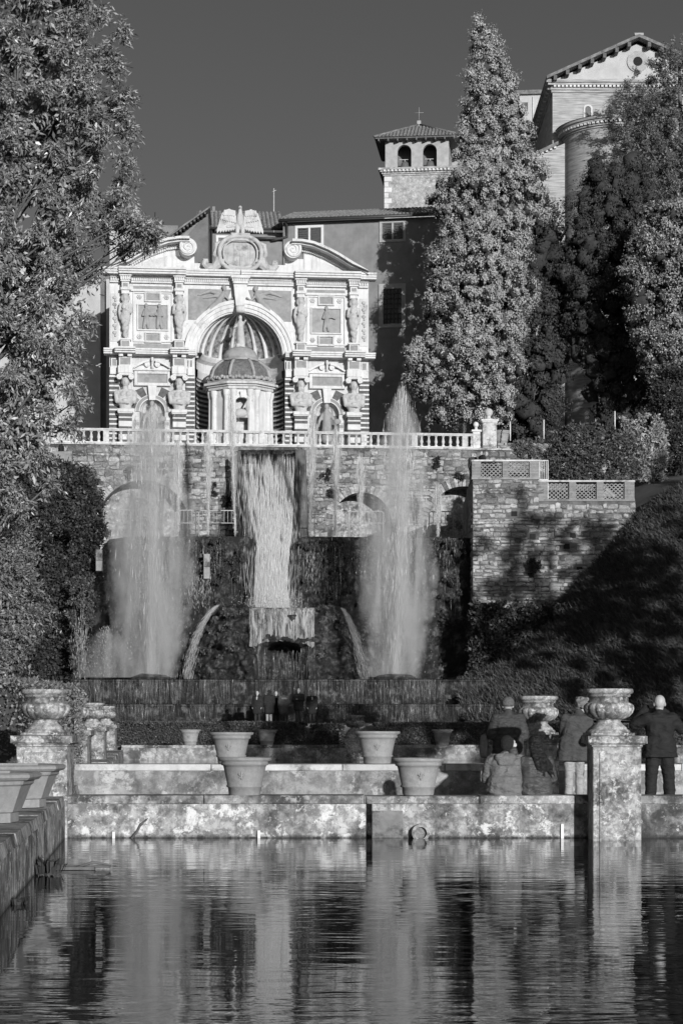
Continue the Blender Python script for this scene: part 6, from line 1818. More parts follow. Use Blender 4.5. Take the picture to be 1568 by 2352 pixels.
def leafbox(name, label, cat, box, n, L, W, mat, faces='ftlr', lump=.12, kind=None, group=None, core=True):
    """clipped hedge: leaves over the faces of a box, with a dark twig core"""
    x0, x1, y0, y1, z0, z1 = box
    t = empty(name, ((x0 + x1) / 2, (y0 + y1) / 2, z0), 0, label, cat, group)
    A = {'f': (x1 - x0) * (z1 - z0), 't': (x1 - x0) * (y1 - y0), 'l': (y1 - y0) * (z1 - z0), 'r': (y1 - y0) * (z1 - z0)}
    tot = sum(A[f] for f in faces); P_, N_ = [], []
    for f in faces:
        k = int(n * A[f] / tot); u, v = RS.rand(k), RS.rand(k); e = np.abs(RS.normal(size=k)) * lump
        if f == 'f': P_.append(np.stack([x0 + u * (x1 - x0), y0 + e - .05, z0 + v * (z1 - z0)], 1)); N_.append(np.tile([[0, -1, .2]], (k, 1)))
        if f == 't': P_.append(np.stack([x0 + u * (x1 - x0), y0 + v * (y1 - y0), z1 - e + .05], 1)); N_.append(np.tile([[0, -.2, 1]], (k, 1)))
        if f in 'lr': P_.append(np.stack([(x0 + e - .05) if f == 'l' else (x1 - e + .05), y0 + u * (y1 - y0), z0 + v * (z1 - z0)], 1)); N_.append(np.tile([[-1 if f == 'l' else 1, 0, .2]], (k, 1)))
    p = np.concatenate(P_); nrm = np.concatenate(N_)
    p = p + np.stack([mnv(p, 1.3), mnv(p + 5, 1.3), mnv(p + 9, 1.3)], 1) * lump
    d = nrm * .5 + RS.normal(size=p.shape) * .8
    me = leaf_mesh('foliage', p - np.array([t.location[:]]), d, L * RS.uniform(.6, 1.3, len(p)), W * RS.uniform(.6, 1.3, len(p)), mat)
    o = bpy.data.objects.new('foliage', me); link(o, t)
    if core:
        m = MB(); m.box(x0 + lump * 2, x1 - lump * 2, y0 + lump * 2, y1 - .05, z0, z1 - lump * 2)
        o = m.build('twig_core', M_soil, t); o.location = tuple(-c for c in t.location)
    return t
def mnv(p, f): return np.array([mnoise.noise(Vector(q * f)) for q in p])
leafbox('hedge', 'clipped leafy hedge at the left edge behind the front urn', 'hedge', (-11, XW(62, 36), 36, 44, .38, ZW(1566, 36)), 26000, .075, .022, M_lf_hl, 'ftr', .1)
leafbox('hedge', 'low clipped hedge left of the far urn', 'hedge', (XW(255, 82), XW(705, 82), 82, 83.5, .8, ZW(1662, 82)), 22000, .07, .025, M_lf_h, 'ft', .06)
leafbox('hedge', 'low clipped hedge between standing group and far urn', 'hedge', (XW(712, 82), XW(790, 82), 82.2, 83.5, .8, ZW(1668, 82)), 1800, .09, .03, M_lf_h, 'ft', .1)
leafbox('hedge', 'low clipped hedge right of the far urn', 'hedge', (XW(858, 82), XW(1300, 82), 82, 83.5, .8, ZW(1664, 82)), 20000, .07, .025, M_lf_h, 'ft', .06)
leafbox('hedge', 'low clipped hedge at the far right behind the bald man', 'hedge', (XW(1310, 82), XW(1700, 82), 82, 83.5, .8, ZW(1668, 82)), 12000, .08, .025, M_lf_h, 'ft', .06)

def bush(name, label, cat, prof, D, n, per, rad, L, W, mat, depth=.8, mode='spray', group=None, dmax=None, shell=.5, stem=True, jit=.6):
    cc, oo = crown_centres(prof, D, n, depth, shell, dmax, .8)
    base = np.array([cc[:, 0].mean(), D, cc[:, 2].min() - rad * .5])
    t = empty(name, tuple(base), 0, label, cat, group)
    p, d, hn, l, w = scatter(cc, oo, per, rad, L, W, mode, 0, jit)
    o = bpy.data.objects.new('foliage', leaf_mesh('foliage', p - base, d, l, w, mat, hn)); link(o, t)
    if stem:
        m = MB()
        for i in RS.choice(len(cc), min(14, len(cc)), replace=False):
            q = Vector(cc[i] - base); m.tube([(q.x * .3, q.y * .3, 0), q * .55, q], [.06, .04, .01], 5)
        m.build('stems', M_bark, t)
    return t
bush('round_bush', 'large dark round bush behind the lower brick parapet', 'bush', [(985, 1300, 1400), (1005, 1262, 1445), (1040, 1248, 1460), (1110, 1246, 1462)], 123.5, 220, 110, .55, .2, .055, M_lf_h, .5)
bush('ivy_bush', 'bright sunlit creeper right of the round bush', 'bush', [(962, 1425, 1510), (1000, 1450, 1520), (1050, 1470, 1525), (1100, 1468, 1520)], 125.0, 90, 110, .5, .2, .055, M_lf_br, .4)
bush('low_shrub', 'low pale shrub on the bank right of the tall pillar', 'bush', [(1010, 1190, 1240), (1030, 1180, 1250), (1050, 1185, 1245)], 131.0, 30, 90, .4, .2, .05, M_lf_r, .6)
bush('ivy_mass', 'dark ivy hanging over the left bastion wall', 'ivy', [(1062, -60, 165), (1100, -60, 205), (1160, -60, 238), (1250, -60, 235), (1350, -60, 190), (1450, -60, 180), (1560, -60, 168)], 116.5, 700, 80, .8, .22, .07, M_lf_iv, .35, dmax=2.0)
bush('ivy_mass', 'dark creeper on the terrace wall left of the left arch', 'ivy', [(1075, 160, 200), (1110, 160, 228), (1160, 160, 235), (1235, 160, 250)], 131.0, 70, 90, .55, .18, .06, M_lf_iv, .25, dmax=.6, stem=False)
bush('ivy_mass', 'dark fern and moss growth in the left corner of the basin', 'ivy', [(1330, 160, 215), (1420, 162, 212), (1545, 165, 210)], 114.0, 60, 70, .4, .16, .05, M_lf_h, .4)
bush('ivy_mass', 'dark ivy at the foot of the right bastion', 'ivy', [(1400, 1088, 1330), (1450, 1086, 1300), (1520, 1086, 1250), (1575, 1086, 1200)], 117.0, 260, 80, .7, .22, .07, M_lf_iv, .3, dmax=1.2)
for x, y, r, l in ((1225, 1305, 12, 'small dark fern tuft on the bastion near its left holes'), (1320, 1420, 16, 'dark plant tuft low on the bastion'), (1365, 1440, 14, 'plant tuft at the right foot of the bastion'), (1172, 1405, 22, 'dark ivy patch on the lower bastion corner')):
    bush('fern_tuft', l, 'plant', [(y - r, x - r * .6, x + r * .6), (y, x - r, x + r), (y + r, x - r * .7, x + r * .7)], 118.7, 8, 90, .3, .16, .04, M_lf_iv, .5, stem=False)

# the dark grass bank at the right
gv, gf = [], []
nu, nv = 60, 40
toe = lambda f: Vector((lerp(6.5, 26, f), 105.0, 1.7))
def crest(f):
    X = lerp(6.5, 26, f)
    return Vector((X, 118.9, interp([(6.5, 3.6), (8, 4.4), (10.5, 6.3), (13, 8.8), (15.5, 11.6), (17.5, 13.9), (20, 15.6), (23, 16.2), (26, 16.6)], X)))
def bank(f, g):
    p = toe(f).lerp(crest(f), g); p.z += math.sin(g * PI) * .8 + .25 * mnoise.noise(p * .5); return p
for i in range(nu + 1):
    for k in range(nv + 1): gv.append(bank(i / nu, k / nv))
for i in range(nu):
    for k in range(nv):
        a = i * (nv + 1) + k; gf.append((a, a + nv + 1, a + nv + 2, a + 1))
m = MB(); m.add(gv, gf, True); m.build('grass_bank', M_ground, kind='structure')
m = MB(); m.add([(17.3, 118.9, 14.3), (17.3, 135, 18), (70, 135, 19), (70, 118.9, 16.6), (26, 118.9, 16.6), (20, 118.9, 15.6)], [(0, 5, 4, 3, 2, 1)]); m.build('upper_bank', M_ground, kind='structure')
m = MB(); m.add([(26, 105, 1.7), (80, 105, 1.7), (80, 118.9, 16.6), (26, 118.9, 16.6)], [(0, 1, 2, 3)]); m.build('far_bank', M_ground, kind='structure')
n = 60000
fg = RS.rand(n, 2); pos = np.array([bank(a, b)[:] for a, b in fg])
M_grass = leafmat('grass_blade', .11, .1, .6, .5, .2)
d = np.tile([[-.5, -.6, .5]], (n, 1)) + RS.normal(size=(n, 3)) * .35
o = bpy.data.objects.new('grass', leaf_mesh('grass', pos, d, RS.uniform(.25, .6, n), RS.uniform(.015, .035, n), M_grass)); link(o)
tag(o, 'long dark grass hanging down the shaded bank at the right', 'grass', kind='stuff')

# trees standing just outside the picture on the right (some shade the bank and bastion, others are added for shade elsewhere)
def side_tree(label, X, D, r, z0, z1, n, per=60, zb=.2):
    base = (X, D, zb); t = empty('garden_tree', base, 0, label, 'tree', 'trees along the right side of the pools')
    q = unit(RS.normal(size=(n, 3))); rr = RS.rand(n, 1) ** .4
    c = np.array([[X, D, (z0 + z1) / 2]]) + q * rr * np.array([[r, r, (z1 - z0) / 2]])
    p, d, hn, l, w = scatter(c, q, per, .8, .36, .10, 'spray')
    o = bpy.data.objects.new('crown', leaf_mesh('crown', p - np.array([base]), d, l, w, M_lf_s)); link(o, t)
    limbs((0, 0, 0), (0, 0, z1 - 2 - zb), [tuple(c[i] - np.array(base)) for i in range(0, n, max(1, n // 30))], .4, M_bark, t)
side_tree('garden tree outside the frame near the grassy bank', 29.5, 72, 5.2, 4, 24.5, 260, 95)
side_tree('garden tree outside the frame farther right of the bank', 38.5, 78, 6.0, 4, 27, 260, 60)
side_tree('rounded unseen tree added beside the middle pool for its shade', 12.6, 44, 3.9, 2.5, 12.4, 200, 60)  # out of view, added so the hedge and lower tiers fall in shade
side_tree('second rounded unseen tree added beside the middle pool for its shade', 20.6, 45, 4.4, 2.5, 14.5, 220, 60)
side_tree('unseen tree added in front of the church to shade the apse', 31.5, 150, 4.6, 23, 44, 240, 60, 19.5)  # out of view, added to darken the lower apse
FT = [(300, 1085, 'just above the left arch'), (372, 1068, 'under the balustrade right of the left great jet'), (492, 1120, 'between the two thin jets left of the cascade'), (520, 1150, 'close to the left pier of the cascade'), (748, 1088, 'high up right of the cascade pier'), (760, 1130, 'beside the middle arch'), (930, 1070, 'just left of the right great jet plume'), (1000, 1060, 'under the right end of the balustrade'), (1052, 1085, 'nearest the bastion corner')]
for x, y, wh in FT:
    r = ru(7, 13); dd = TD + XW(x, TD) * .105 - XW(550, TD) * .105 - .15
    bush('fern_tuft', 'dark fern tuft on the terrace wall ' + wh, 'plant', [(y - r, x - r * .5, x + r * .5), (y, x - r * .8, x + r * .8), (y + 1.6 * r, x - r * .6, x + r * .6)], dd, 7, 70, .26, .15, .04, M_lf_iv, .4, stem=False, group='fern tufts on the terrace wall')
n = 170
fg = RS.rand(n, 2) ** np.array([[1, .8]]); cc = np.array([bank(a, b)[:] for a, b in fg]); oo = unit(np.tile([[-.3, -.7, .5]], (n, 1)))
p, d, hn, l, w = scatter(cc, oo, 90, .42, .2, .04, 'spray')
o = bpy.data.objects.new('undergrowth', leaf_mesh('undergrowth', p, d, l, w, M_lf_h, hn)); link(o)
tag(o, 'mixed low weeds and brambles scattered over the grass bank', 'undergrowth', kind='stuff')
for x0, x1, lab in ((300, 575, 'dark moss and ferns hanging on the left fountain block'), (690, 1080, 'dark moss and ferns hanging on the right fountain block')):
    n = int((x1 - x0) / 2.6)
    px = RS.uniform(x0, x1, n); py = 1236 + np.abs(RS.normal(size=n)) * 75
    k = py < 1500; px, py = px[k], py[k]; n = len(px)
    cc = np.stack([(px - CX) / F * 120.6, np.full(n, 120.6), EYE + (HY - py) / F * 120.6], 1)
    p, d, hn, l, w = scatter(cc, np.tile([[0, -1., -.3]], (n, 1)), 80, .34, .18, .035, 'spray', 1.2)
    o = bpy.data.objects.new('hanging_moss', leaf_mesh('hanging_moss', p, d, l, w, M_lf_iv, hn)); link(o); tag(o, lab, 'moss', kind='stuff')
n = 110; px = RS.uniform(440, 845, n); py = np.array([interp(gt, x) for x in px]) + 6 + RS.rand(n) * 110
k = (py < 1550) & ~((np.abs(px - 648) < 82) & (py > 1385)); px, py = px[k], py[k]; n = len(px)
dd = gD + 3.4 * np.abs((px - 640) / 216) ** 2.4 - .75
cc = np.stack([(px - CX) / F * gD, dd, EYE + (HY - py) / F * gD], 1)
p, d, hn, l, w = scatter(cc, np.tile([[0, -1., -.2]], (n, 1)), 70, .28, .15, .03, 'spray', 1.0)
o = bpy.data.objects.new('hanging_moss', leaf_mesh('hanging_moss', p, d, l, w, M_lf_h, hn)); link(o); tag(o, 'mossy ferns growing over the grotto mound', 'moss', kind='stuff')

# ------------------------------------------------------------------ people
def cloth(name, c, rough=.8, sc=5, var=.2, fold=.5):
    t = NT(name)
    n = t.noise(sc, 4, .6, t.mapping((1, 1, 2.2)), .8)
    t.col(t.ramp(n, [(.3, c * (1 - var)), (.7, c * (1 + var))])); t.set(Roughness=rough)
    t.b.inputs['Specular IOR Level'].default_value = .25
    t.bump(n, min(1, fold * 1.6), .07)
    return t.m
M_skin = plain('skin', .42, .5, .08, 10)
M_black = cloth('black_cloth', .022); M_coat = cloth('charcoal_coat', .075, .9); M_jack = cloth('quilted_jacket', .06, .6, 7)
M_parka = cloth('grey_parka', .17, .6, 6, .15, .7); M_nylon = cloth('dark_nylon', .085, .35, 6, .2, .8); M_jean = cloth('pale_trousers', .36, .9); M_dtr = cloth('dark_trousers', .03)
M_cap = cloth('knit_cap', .17, .95, 30); M_dcap = cloth('dark_cap', .03, .95, 30); M_hair = cloth('dark_hair', .022, .4, 12, .5, .6); M_bag = cloth('bag_cloth', .22); M_ghair = cloth('fair_hair', .25, .6, 14, .5, .6)
def J0():
    return dict(head=(0, .02, 1.62), neck=(0, 0, 1.44), ls=(-.19, 0, 1.39), rs=(.19, 0, 1.39), le=(-.25, -.03, 1.11), re=(.25, -.03, 1.11), lw=(-.24, .08, .88), rw=(.24, .08, .88),
                chest=(0, 0, 1.28), waist=(0, 0, 1.08), pel=(0, 0, .95), lh=(-.09, 0, .9), rh=(.09, 0, .9), lk=(-.1, .02, .5), rk=(.1, .02, .5), la=(-.1, 0, .09), ra=(.1, 0, .09), hd=(0, 1, 0))
def V3(a): return Vector(a)
def hand(m, w, direction, side, curl=.5):
    """palm and five bent fingers, unequal lengths"""
    w = V3(w); d = V3(direction).normalized()
    s = d.cross(Vector((0, 0, 1))); s = s.normalized() if s.length > .1 else Vector((1, 0, 0))
    n = s.cross(d).normalized()
    m.cap(w, w + d * .035, .026, .03, 8); m.cap(w + d * .05 - s * .022, w + d * .05 + s * .022, .02, .02, 8); m.cap(w + d * .075 - s * .022, w + d * .075 + s * .022, .017, .017, 8)
    for k, (o_, L) in enumerate(((-.03, .06), (-.01, .075), (.01, .07), (.03, .055))):
        a = w + d * .085 + s * o_; b = a + (d * (1 - curl * .4) - n * curl * .5) * L * .55; c = b + (d * (1 - curl) - n * curl) * L * .5
        m.cap(a, b, .0095, .0085, 6); m.cap(b, c, .0085, .0075, 6)
    a = w + d * .03 - s * side * .03; b = a + (d * .7 - s * side * .6) * .035; m.cap(a, b, .011, .01, 6); m.cap(b, b + d * .03, .01, .008, 6)
def head_shape(m, c, hd, tilt=None):
    c = V3(c); f = V3(hd).normalized(); s = f.cross(Vector((0, 0, 1))).normalized()
    m0 = m; m = MB()
    m.ball(c + Vector((0, 0, .03)) - f * .01, (.078, .078, .095), 14, 10); m.ball(c + f * .015 - Vector((0, 0, .035)), (.062, .062, .085), 12, 8)
    m.cap(c + f * .085 + Vector((0, 0, .01)), c + f * .1 - Vector((0, 0, .025)), .012, .016, 6)      # nose
    m.cap(c + f * .068 - Vector((0, 0, .06)) - s * .02, c + f * .068 - Vector((0, 0, .06)) + s * .02, .011, .011, 6)   # mouth
    m.ball(c + f * .05 - Vector((0, 0, .095)), (.03, .03, .025), 8, 6)                                # chin
    for q in (-1, 1):
        m.ball(c + s * q * .077 - Vector((0, 0, .005)), (.014, .022, .032), 8, 6)                     # ears
        m.ball(c + f * .07 + s * q * .03 + Vector((0, 0, .012)), (.016, .016, .012), 8, 6)            # eye lids
        m.cap(c + f * .078 + s * q * .015 + Vector((0, 0, .033)), c + f * .072 + s * q * .045 + Vector((0, 0, .033)), .009, .008, 6)
    m0.add([c + (V3(v) - c) * 1.13 for v in m.v], m.f, True)
def body_caps(j, w=1.0, feet=True, seated=False):
    g = lambda k: V3(j[k])
    L = [(g('neck') + Vector((0, 0, -.04)), g('head') + Vector((0, 0, -.06)), .055, .052), (g('ls') * .55 + g('chest') * .45, g('rs') * .55 + g('chest') * .45, .10 * w, .10 * w), (g('chest') + Vector((-.07, 0, 0)), g('waist') + Vector((-.06, 0, 0)), .12 * w, .105 * w), (g('chest') + Vector((.07, 0, 0)), g('waist') + Vector((.06, 0, 0)), .12 * w, .105 * w),
         (g('waist'), g('pel'), .13 * w, .15 * w), (g('pel') + Vector((-.06, 0, 0)), g('pel') + Vector((.06, 0, 0)), .13 * w, .13 * w), (g('ls'), g('rs'), .06, .06)]
    for s in 'lr':
        L += [(g(s + 's'), g(s + 'e'), .054 * w, .043 * w), (g(s + 'e'), g(s + 'w'), .042 * w, .029), (g(s + 'h'), g(s + 'k'), .088 * w, .06 * w), (g(s + 'k'), g(s + 'a'), .058 * w, .04)]
        if feet:
            a = g(s + 'a'); f = V3(j['hd']) if 'fd' not in j else V3(j['fd']); f = Vector((f.x, f.y, 0)).normalized()
            L.append((a + Vector((0, 0, -.045)) - f * .04, a + Vector((0, 0, -.055)) + f * .15, .04, .032))
    return L
def person(label, loc, rz, s, j, parts, extra=None, group=None, voxel=.011, hands=True, hair=None, w=1.0, hx=(.5, .5)):
    t = empty('person', loc, rz, label, 'person', group); t.scale = (s, s, s)
    m = MB()
    for a, b, ra, rb in body_caps(j, w): m.cap(a, b, ra, rb, 10)
    head_shape(m, j['head'], j['hd'])
    if hands:
        for i, q in enumerate('lr'):
            wv = V3(j[q + 'w']); d = j.get(q + 'd', wv - V3(j[q + 'e'])); hand(m, wv, d, -1 if q == 'l' else 1, hx[i])
    m.remesh('body', M_skin, t, voxel, 1)
    for nm, mat, caps_, vx, sm, *kw in parts:
        kw = kw[0] if kw else {}
        m = MB()
        for c in caps_:
            if len(c) == 2: m.ball(c[0], c[1], 14, 10)
            else: m.cap(c[0], c[1], c[2], c[3], 12)
        m.remesh(nm, mat, t, vx, sm, **kw)
    if extra: extra(t)
    return t
def top_caps(j, inf=.025, w=1.0, hem=None, flare=.0, hood=False, arms=True):
    g = lambda k: V3(j[k]); L = []
    for a, b, ra, rb in body_caps(j, w)[1:6]: L.append((a, b, ra + inf, rb + inf))
    if arms:
        for s in 'lr':
            L += [(g(s + 's'), g(s + 'e'), .062 * w + inf, .05 * w + inf * .9), (g(s + 'e'), g(s + 'e').lerp(g(s + 'w'), .95), .05 * w + inf * .9, .038 + inf * .7)]
    if hem is not None:
        p = g('pel')
        for q in (-.08, 0, .08): L.append((p + Vector((q, 0, .05)), p + Vector((q * (1.2 + flare), 0, hem - p.z)), .13 * w + inf, .13 * w + inf + flare * .08))
    L.append((g('neck') - Vector((0, 0, .03)), g('neck') + Vector((0, 0, .03)), .07 + inf * .5, .062 + inf * .5))
    if hood: L += [(g('neck') + Vector((-.08, -.09, -.02)), g('neck') + Vector((.08, -.09, -.02)), .06, .06), (g('neck') + Vector((-.05, -.12, -.09)), g('neck') + Vector((.05, -.12, -.09)), .05, .05)]
    return L
def leg_caps(j, inf=.02, w=1.0):
    g = lambda k: V3(j[k]); L = [(g('pel') + Vector((-.06, 0, 0)), g('pel') + Vector((.06, 0, 0)), .135 * w + inf, .135 * w + inf)]
    for s in 'lr': L += [(g(s + 'h'), g(s + 'k'), .09 * w + inf, .065 * w + inf), (g(s + 'k'), g(s + 'a') + Vector((0, 0, .02)), .063 * w + inf, .055 + inf)]
    return L
def shoe_caps(j):
    L = []
    for s in 'lr':
        a = V3(j[s + 'a']); f = V3(j.get('fd', j['hd'])); f = Vector((f.x, f.y, 0)).normalized(); L += [(a + Vector((0, 0, -.04)) - f * .05, a + Vector((0, 0, -.05)) + f * .16, .05, .038)]
    return L

# standing man in knitted cap, seen from behind, pack hanging at his left side
j = J0(); j.update(lw=(-.16, .2, 1.12), rw=(.2, .22, 1.1), le=(-.27, .02, 1.13), re=(.27, .02, 1.13))
hc = V3(j['head'])
def pack(t):
    m = MB()
    for k in range(5): m.ball((0, 0, -.12 + .07 * k), (.1 - .012 * abs(k - 1.5), .085, .08), 12, 8)
    m.tube([(-.02, 0, .16), (.03, 0, .26), (.07, .02, .18)], .013, 6)
    o = m.remesh('backpack', M_bag, None, .016, 2, label='small pale backpack hanging beside the man in the knitted cap', cat='backpack')
    o.location = V3(t.location) + Vector((-.42, .05, .98))
person('man in knitted cap and dark quilted jacket standing with his back turned', (XW(1166, 35.4), 35.4, Z_PATH), R(3), 1.06, j,
       [('jacket', M_jack, top_caps(j, .04, 1.06, .74), .016, 2, dict(hem=.78, wr=.008, quilt=.009)), ('collar', M_jack, [((-.03, 0, 1.44), (.03, 0, 1.44), .085, .085), ((0, -.01, 1.5), (0, -.01, 1.5), .08, .08)], .014, 2), ('trousers', M_dtr, leg_caps(j), .018, 2), ('shoe', M_black, shoe_caps(j), .015, 2),
        ('knitted_cap', M_cap, [(hc + Vector((0, -.012, .055)), (.108, .112, .098)), (hc + Vector((0, -.015, .02)), (.107, .11, .05))], .012, 2)], extra=pack)

# seated couple on the pool wall, facing away
def seated(lean=.05):
    j = dict(head=(0, .1 + lean, .74), neck=(0, .03 + lean, .56), ls=(-.19, .01 + lean, .50), rs=(.19, .01 + lean, .50), le=(-.27, .1, .25), re=(.27, .1, .25), lw=(-.12, .32, .2), rw=(.12, .32, .2), chest=(0, lean * .8, .40), waist=(0, .0, .22), pel=(0, -.02, .13),
             lh=(-.1, .05, .11), rh=(.1, .05, .11), lk=(-.13, .46, .10), rk=(.13, .46, .10), la=(-.13, .50, -.17), ra=(.13, .50, -.17), hd=(0, 1, -.1), fd=(0, 1, 0))
    return j
j = seated(.06); hc = V3(j['head']); j['head'] = tuple(hc + Vector((.03, 0, 0))); hc = V3(j['head'])
person('man in grey hooded parka and dark cap seated on the pool wall', (XW(1160, 31.95), 31.97, Z_A + .005), R(-2), 1.06, j,
       [('parka', M_parka, top_caps(j, .05, 1.14, .05, hood=False), .015, 2, dict(wr=.016)), ('hood', M_parka, [((-.10, -.06, .56), (.10, -.06, .56), .07, .07), ((-.07, -.10, .49), (.07, -.10, .49), .06, .06)], .016, 2), ('trousers', M_dtr, leg_caps(j), .02, 2), ('shoe', M_black, shoe_caps(j), .015, 2),
        ('woollen_cap', M_dcap, [(hc + Vector((0, -.012, .05)), (.112, .118, .112)), (hc + Vector((0, -.03, .0)), (.107, .102, .1))], .012, 2)])
j = seated(.02); j.update(head=(-.02, .06, .78), le=(-.30, .10, .44), lw=(-.33, .12, .70), ld=(0.02, .1, 1), hd=(-.75, .7, 0), re=(.26, .08, .25), rw=(.1, .28, .22)); hc = V3(j['head'])
hairc = [(hc + Vector((.02, -.035, .04)), (.112, .12, .112)), (hc + Vector((.03, -.07, -.03)), (.105, .08, .13))]
for k in range(9):
    o0 = -.07 + .018 * k; hairc.append((hc + Vector((o0 + .03, -.09, -.04 - .01 * k)), hc + Vector((o0 * 1.3 + .13 + .05 * math.sin(k * 2.1), -.2, -.36 - .03 * math.sin(k * 1.7))), .05, .035))
for k in range(6):
    o0 = .04 + .035 * k; hairc.append((hc + Vector((o0, -.19, -.33)), hc + Vector((o0 + .07 + .03 * math.sin(k * 2.7), -.19, -.50 - .05 * math.sin(k * 1.3))), .036, .008))
person('girl with long dark hair seated with one hand raised beside the seated man', (XW(1229, 31.95), 31.97, Z_A + .005), R(2), 1.04, j,
       [('jacket', M_nylon, top_caps(j, .042, 1.02, .05), .015, 1, dict(wr=.017)), ('trousers', M_dtr, leg_caps(j), .02, 2), ('shoe', M_black, shoe_caps(j), .015, 2), ('long_hair', M_hair, hairc, .014, 1)], hx=(.25, .5))

# woman in long coat leaning behind the pedestal
j = J0(); j.update(head=(.13, .12, 1.60), neck=(.09, .06, 1.43), chest=(.05, .04, 1.27), ls=(-.13, .03, 1.37), rs=(.23, .03, 1.37), le=(-.17, .1, 1.1), lw=(-.02, .28, 1.02), re=(.27, .02, 1.1), rw=(.28, .08, .86), la=(-.08, -.02, .09), ra=(.1, .05, .09), lk=(-.07, .03, .5), rk=(.1, .03, .5), hd=(.5, .85, 0)); hc = V3(j['head'])
cur = [(hc + Vector((.1 * math.cos(k * 2.4) * (.7 + .3 * math.sin(k)), -.02 + .08 * math.sin(k * 2.4), .035 + .07 * math.sin(k * 1.7))), (.035, .035, .035)) for k in range(26)] + [(hc + Vector((0, -.02, .03)), (.09, .09, .1))]
person('curly-haired woman in long dark coat standing behind the large pedestal', (XW(1316, 35.2), 35.2, Z_PATH), R(-6), 1.08, j,
       [('coat', M_coat, top_caps(j, .035, .95, .62, .35), .016, 2, dict(hem=.70, wr=.008)), ('trousers', M_jean, leg_caps(j, .012), .016, 2, dict(wr=.008)), ('shoe', M_black, shoe_caps(j), .015, 2), ('curly_hair', M_ghair, cur, .012, 0)])
# bald man with camera
j = J0(); j.update(le=(-.38, .1, 1.30), lw=(-.16, .26, 1.56), ld=(.6, .3, .5), re=(.36, .08, 1.22), rw=(.06, .28, 1.54), rd=(-.4, .3, .5), la=(-.15, 0, .09), ra=(.16, 0, .09), lk=(-.13, .02, .5), rk=(.14, .02, .5), lh=(-.1, 0, .9), rh=(.1, 0, .9))
def camr(t):
    m = MB(); m.box(-.06, .06, -.02, .02, -.035, .035); m.lathe([(.028, 0), (.028, .05)], (0.0, 0, 0), 12)
    o = m.build('compact_camera', M_rail, label='small silver camera held up by the bald man', cat='camera'); o.location = V3(t.location) + Vector((-.11, .34, 1.70)); 
person('bald man in black coat standing with arms raised to take a picture', (XW(1514, 33.2), 33.2, Z_PATH), R(2), 1.07, j,
       [('coat', M_black, top_caps(j, .04, 1.04, .72, .1), .016, 2, dict(hem=.80, wr=.01)), ('trousers', M_black, leg_caps(j, .035), .016, 2, dict(wr=.012)), ('shoe', M_black, shoe_caps(j), .015, 2)], extra=camr, hx=(.8, .8))

# group standing before the fountain
specs = [(591, 1.60, R(170), 'far woman with bare neck at the left end of the standing group', M_black, M_dtr, 'open'), (618, 1.66, R(20), 'far person in long dark coat with back turned, second from the left of the group', M_black, M_jean, 'back'), (634, 1.60, R(175), 'far person half hidden behind the long dark coat', M_black, M_dtr, 'short'),
         (651, 1.63, R(15), 'far person with a pale scarf across the back in the middle of the group', M_coat, M_dtr, 'scarf'), (686, 1.74, R(160), 'tallest far man of the group, arms at his chest', M_black, M_dtr, 'tall'), (716, 1.60, R(188), 'far woman with pale scarf at the right end of the group', M_black, M_dtr, 'open')]
for i, (x, h, rz, lab, ct_, tr_, kd) in enumerate(specs):
    j = J0(); Dp = 101 + (.8 if kd == 'short' else 0) + .1 * i
    if kd == 'tall': j.update(le=(-.27, .05, 1.15), lw=(-.05, .24, 1.2), re=(.27, .05, 1.15), rw=(.05, .24, 1.2))
    hc = V3(j['head']); prt = [('coat', ct_, top_caps(j, .045, 1.05, .62 if kd != 'tall' else .75), .03, 1), ('trousers', tr_, leg_caps(j), .03, 1), ('hair', M_hair, [(hc + Vector((0, -.03, .04)), (.095, .09, .1)), (hc + Vector((0, -.05, -.03)), (.085, .06, .09))], .02, 1), ('shoe', M_black, shoe_caps(j), .02, 1)]
    if kd in ('open', 'scarf'): prt.append(('scarf', M_bag if kd == 'scarf' else M_skin, [((-.12, -.15, 1.32), (.12, -.15, 1.32), .05, .05)] if kd == 'scarf' else [((0, .1, 1.42), (0, .15, 1.3), .05, .04)], .02, 1))
    person(lab, (XW(x, Dp), Dp, 1.645), rz, h / 1.74, j, prt, group='people standing before the fountain', voxel=.016)
for x, D, zb, rz, lab, b_ in ((1085, 126.0, ZW(1042, 126) - 1.72, R(150), 'tiny far person leaning at the corner of the upper brick parapet', M_coat), (1106, 125.0, ZW(1036, 125) - 1.76, R(120), 'tiny far man in dark jacket behind the upper brick parapet', M_black), (141, 120.8, ZW(1011, 120.8) - 1.75, R(90), 'tiny far man behind the brick parapet at the left tree', M_black)):
    j = J0(); hc = V3(j['head'])
    person(lab, (XW(x, D), D, zb), rz, 1.0, j, [('jacket', b_, top_caps(j, .05, 1.1, .8), .035, 1), ('trousers', M_dtr, leg_caps(j), .035, 1), ('hair', M_hair, [(hc + Vector((0, -.03, .04)), (.095, .09, .1))], .02, 1)], group='visitors on the bastions', voxel=.018)
m = MB(); m.box(bx0 + .3, bx0 + 8, BD + .5, BD + 13, zt1 - .6, zt1 - .02); m.build('bastion_walk', M_path, kind='structure')

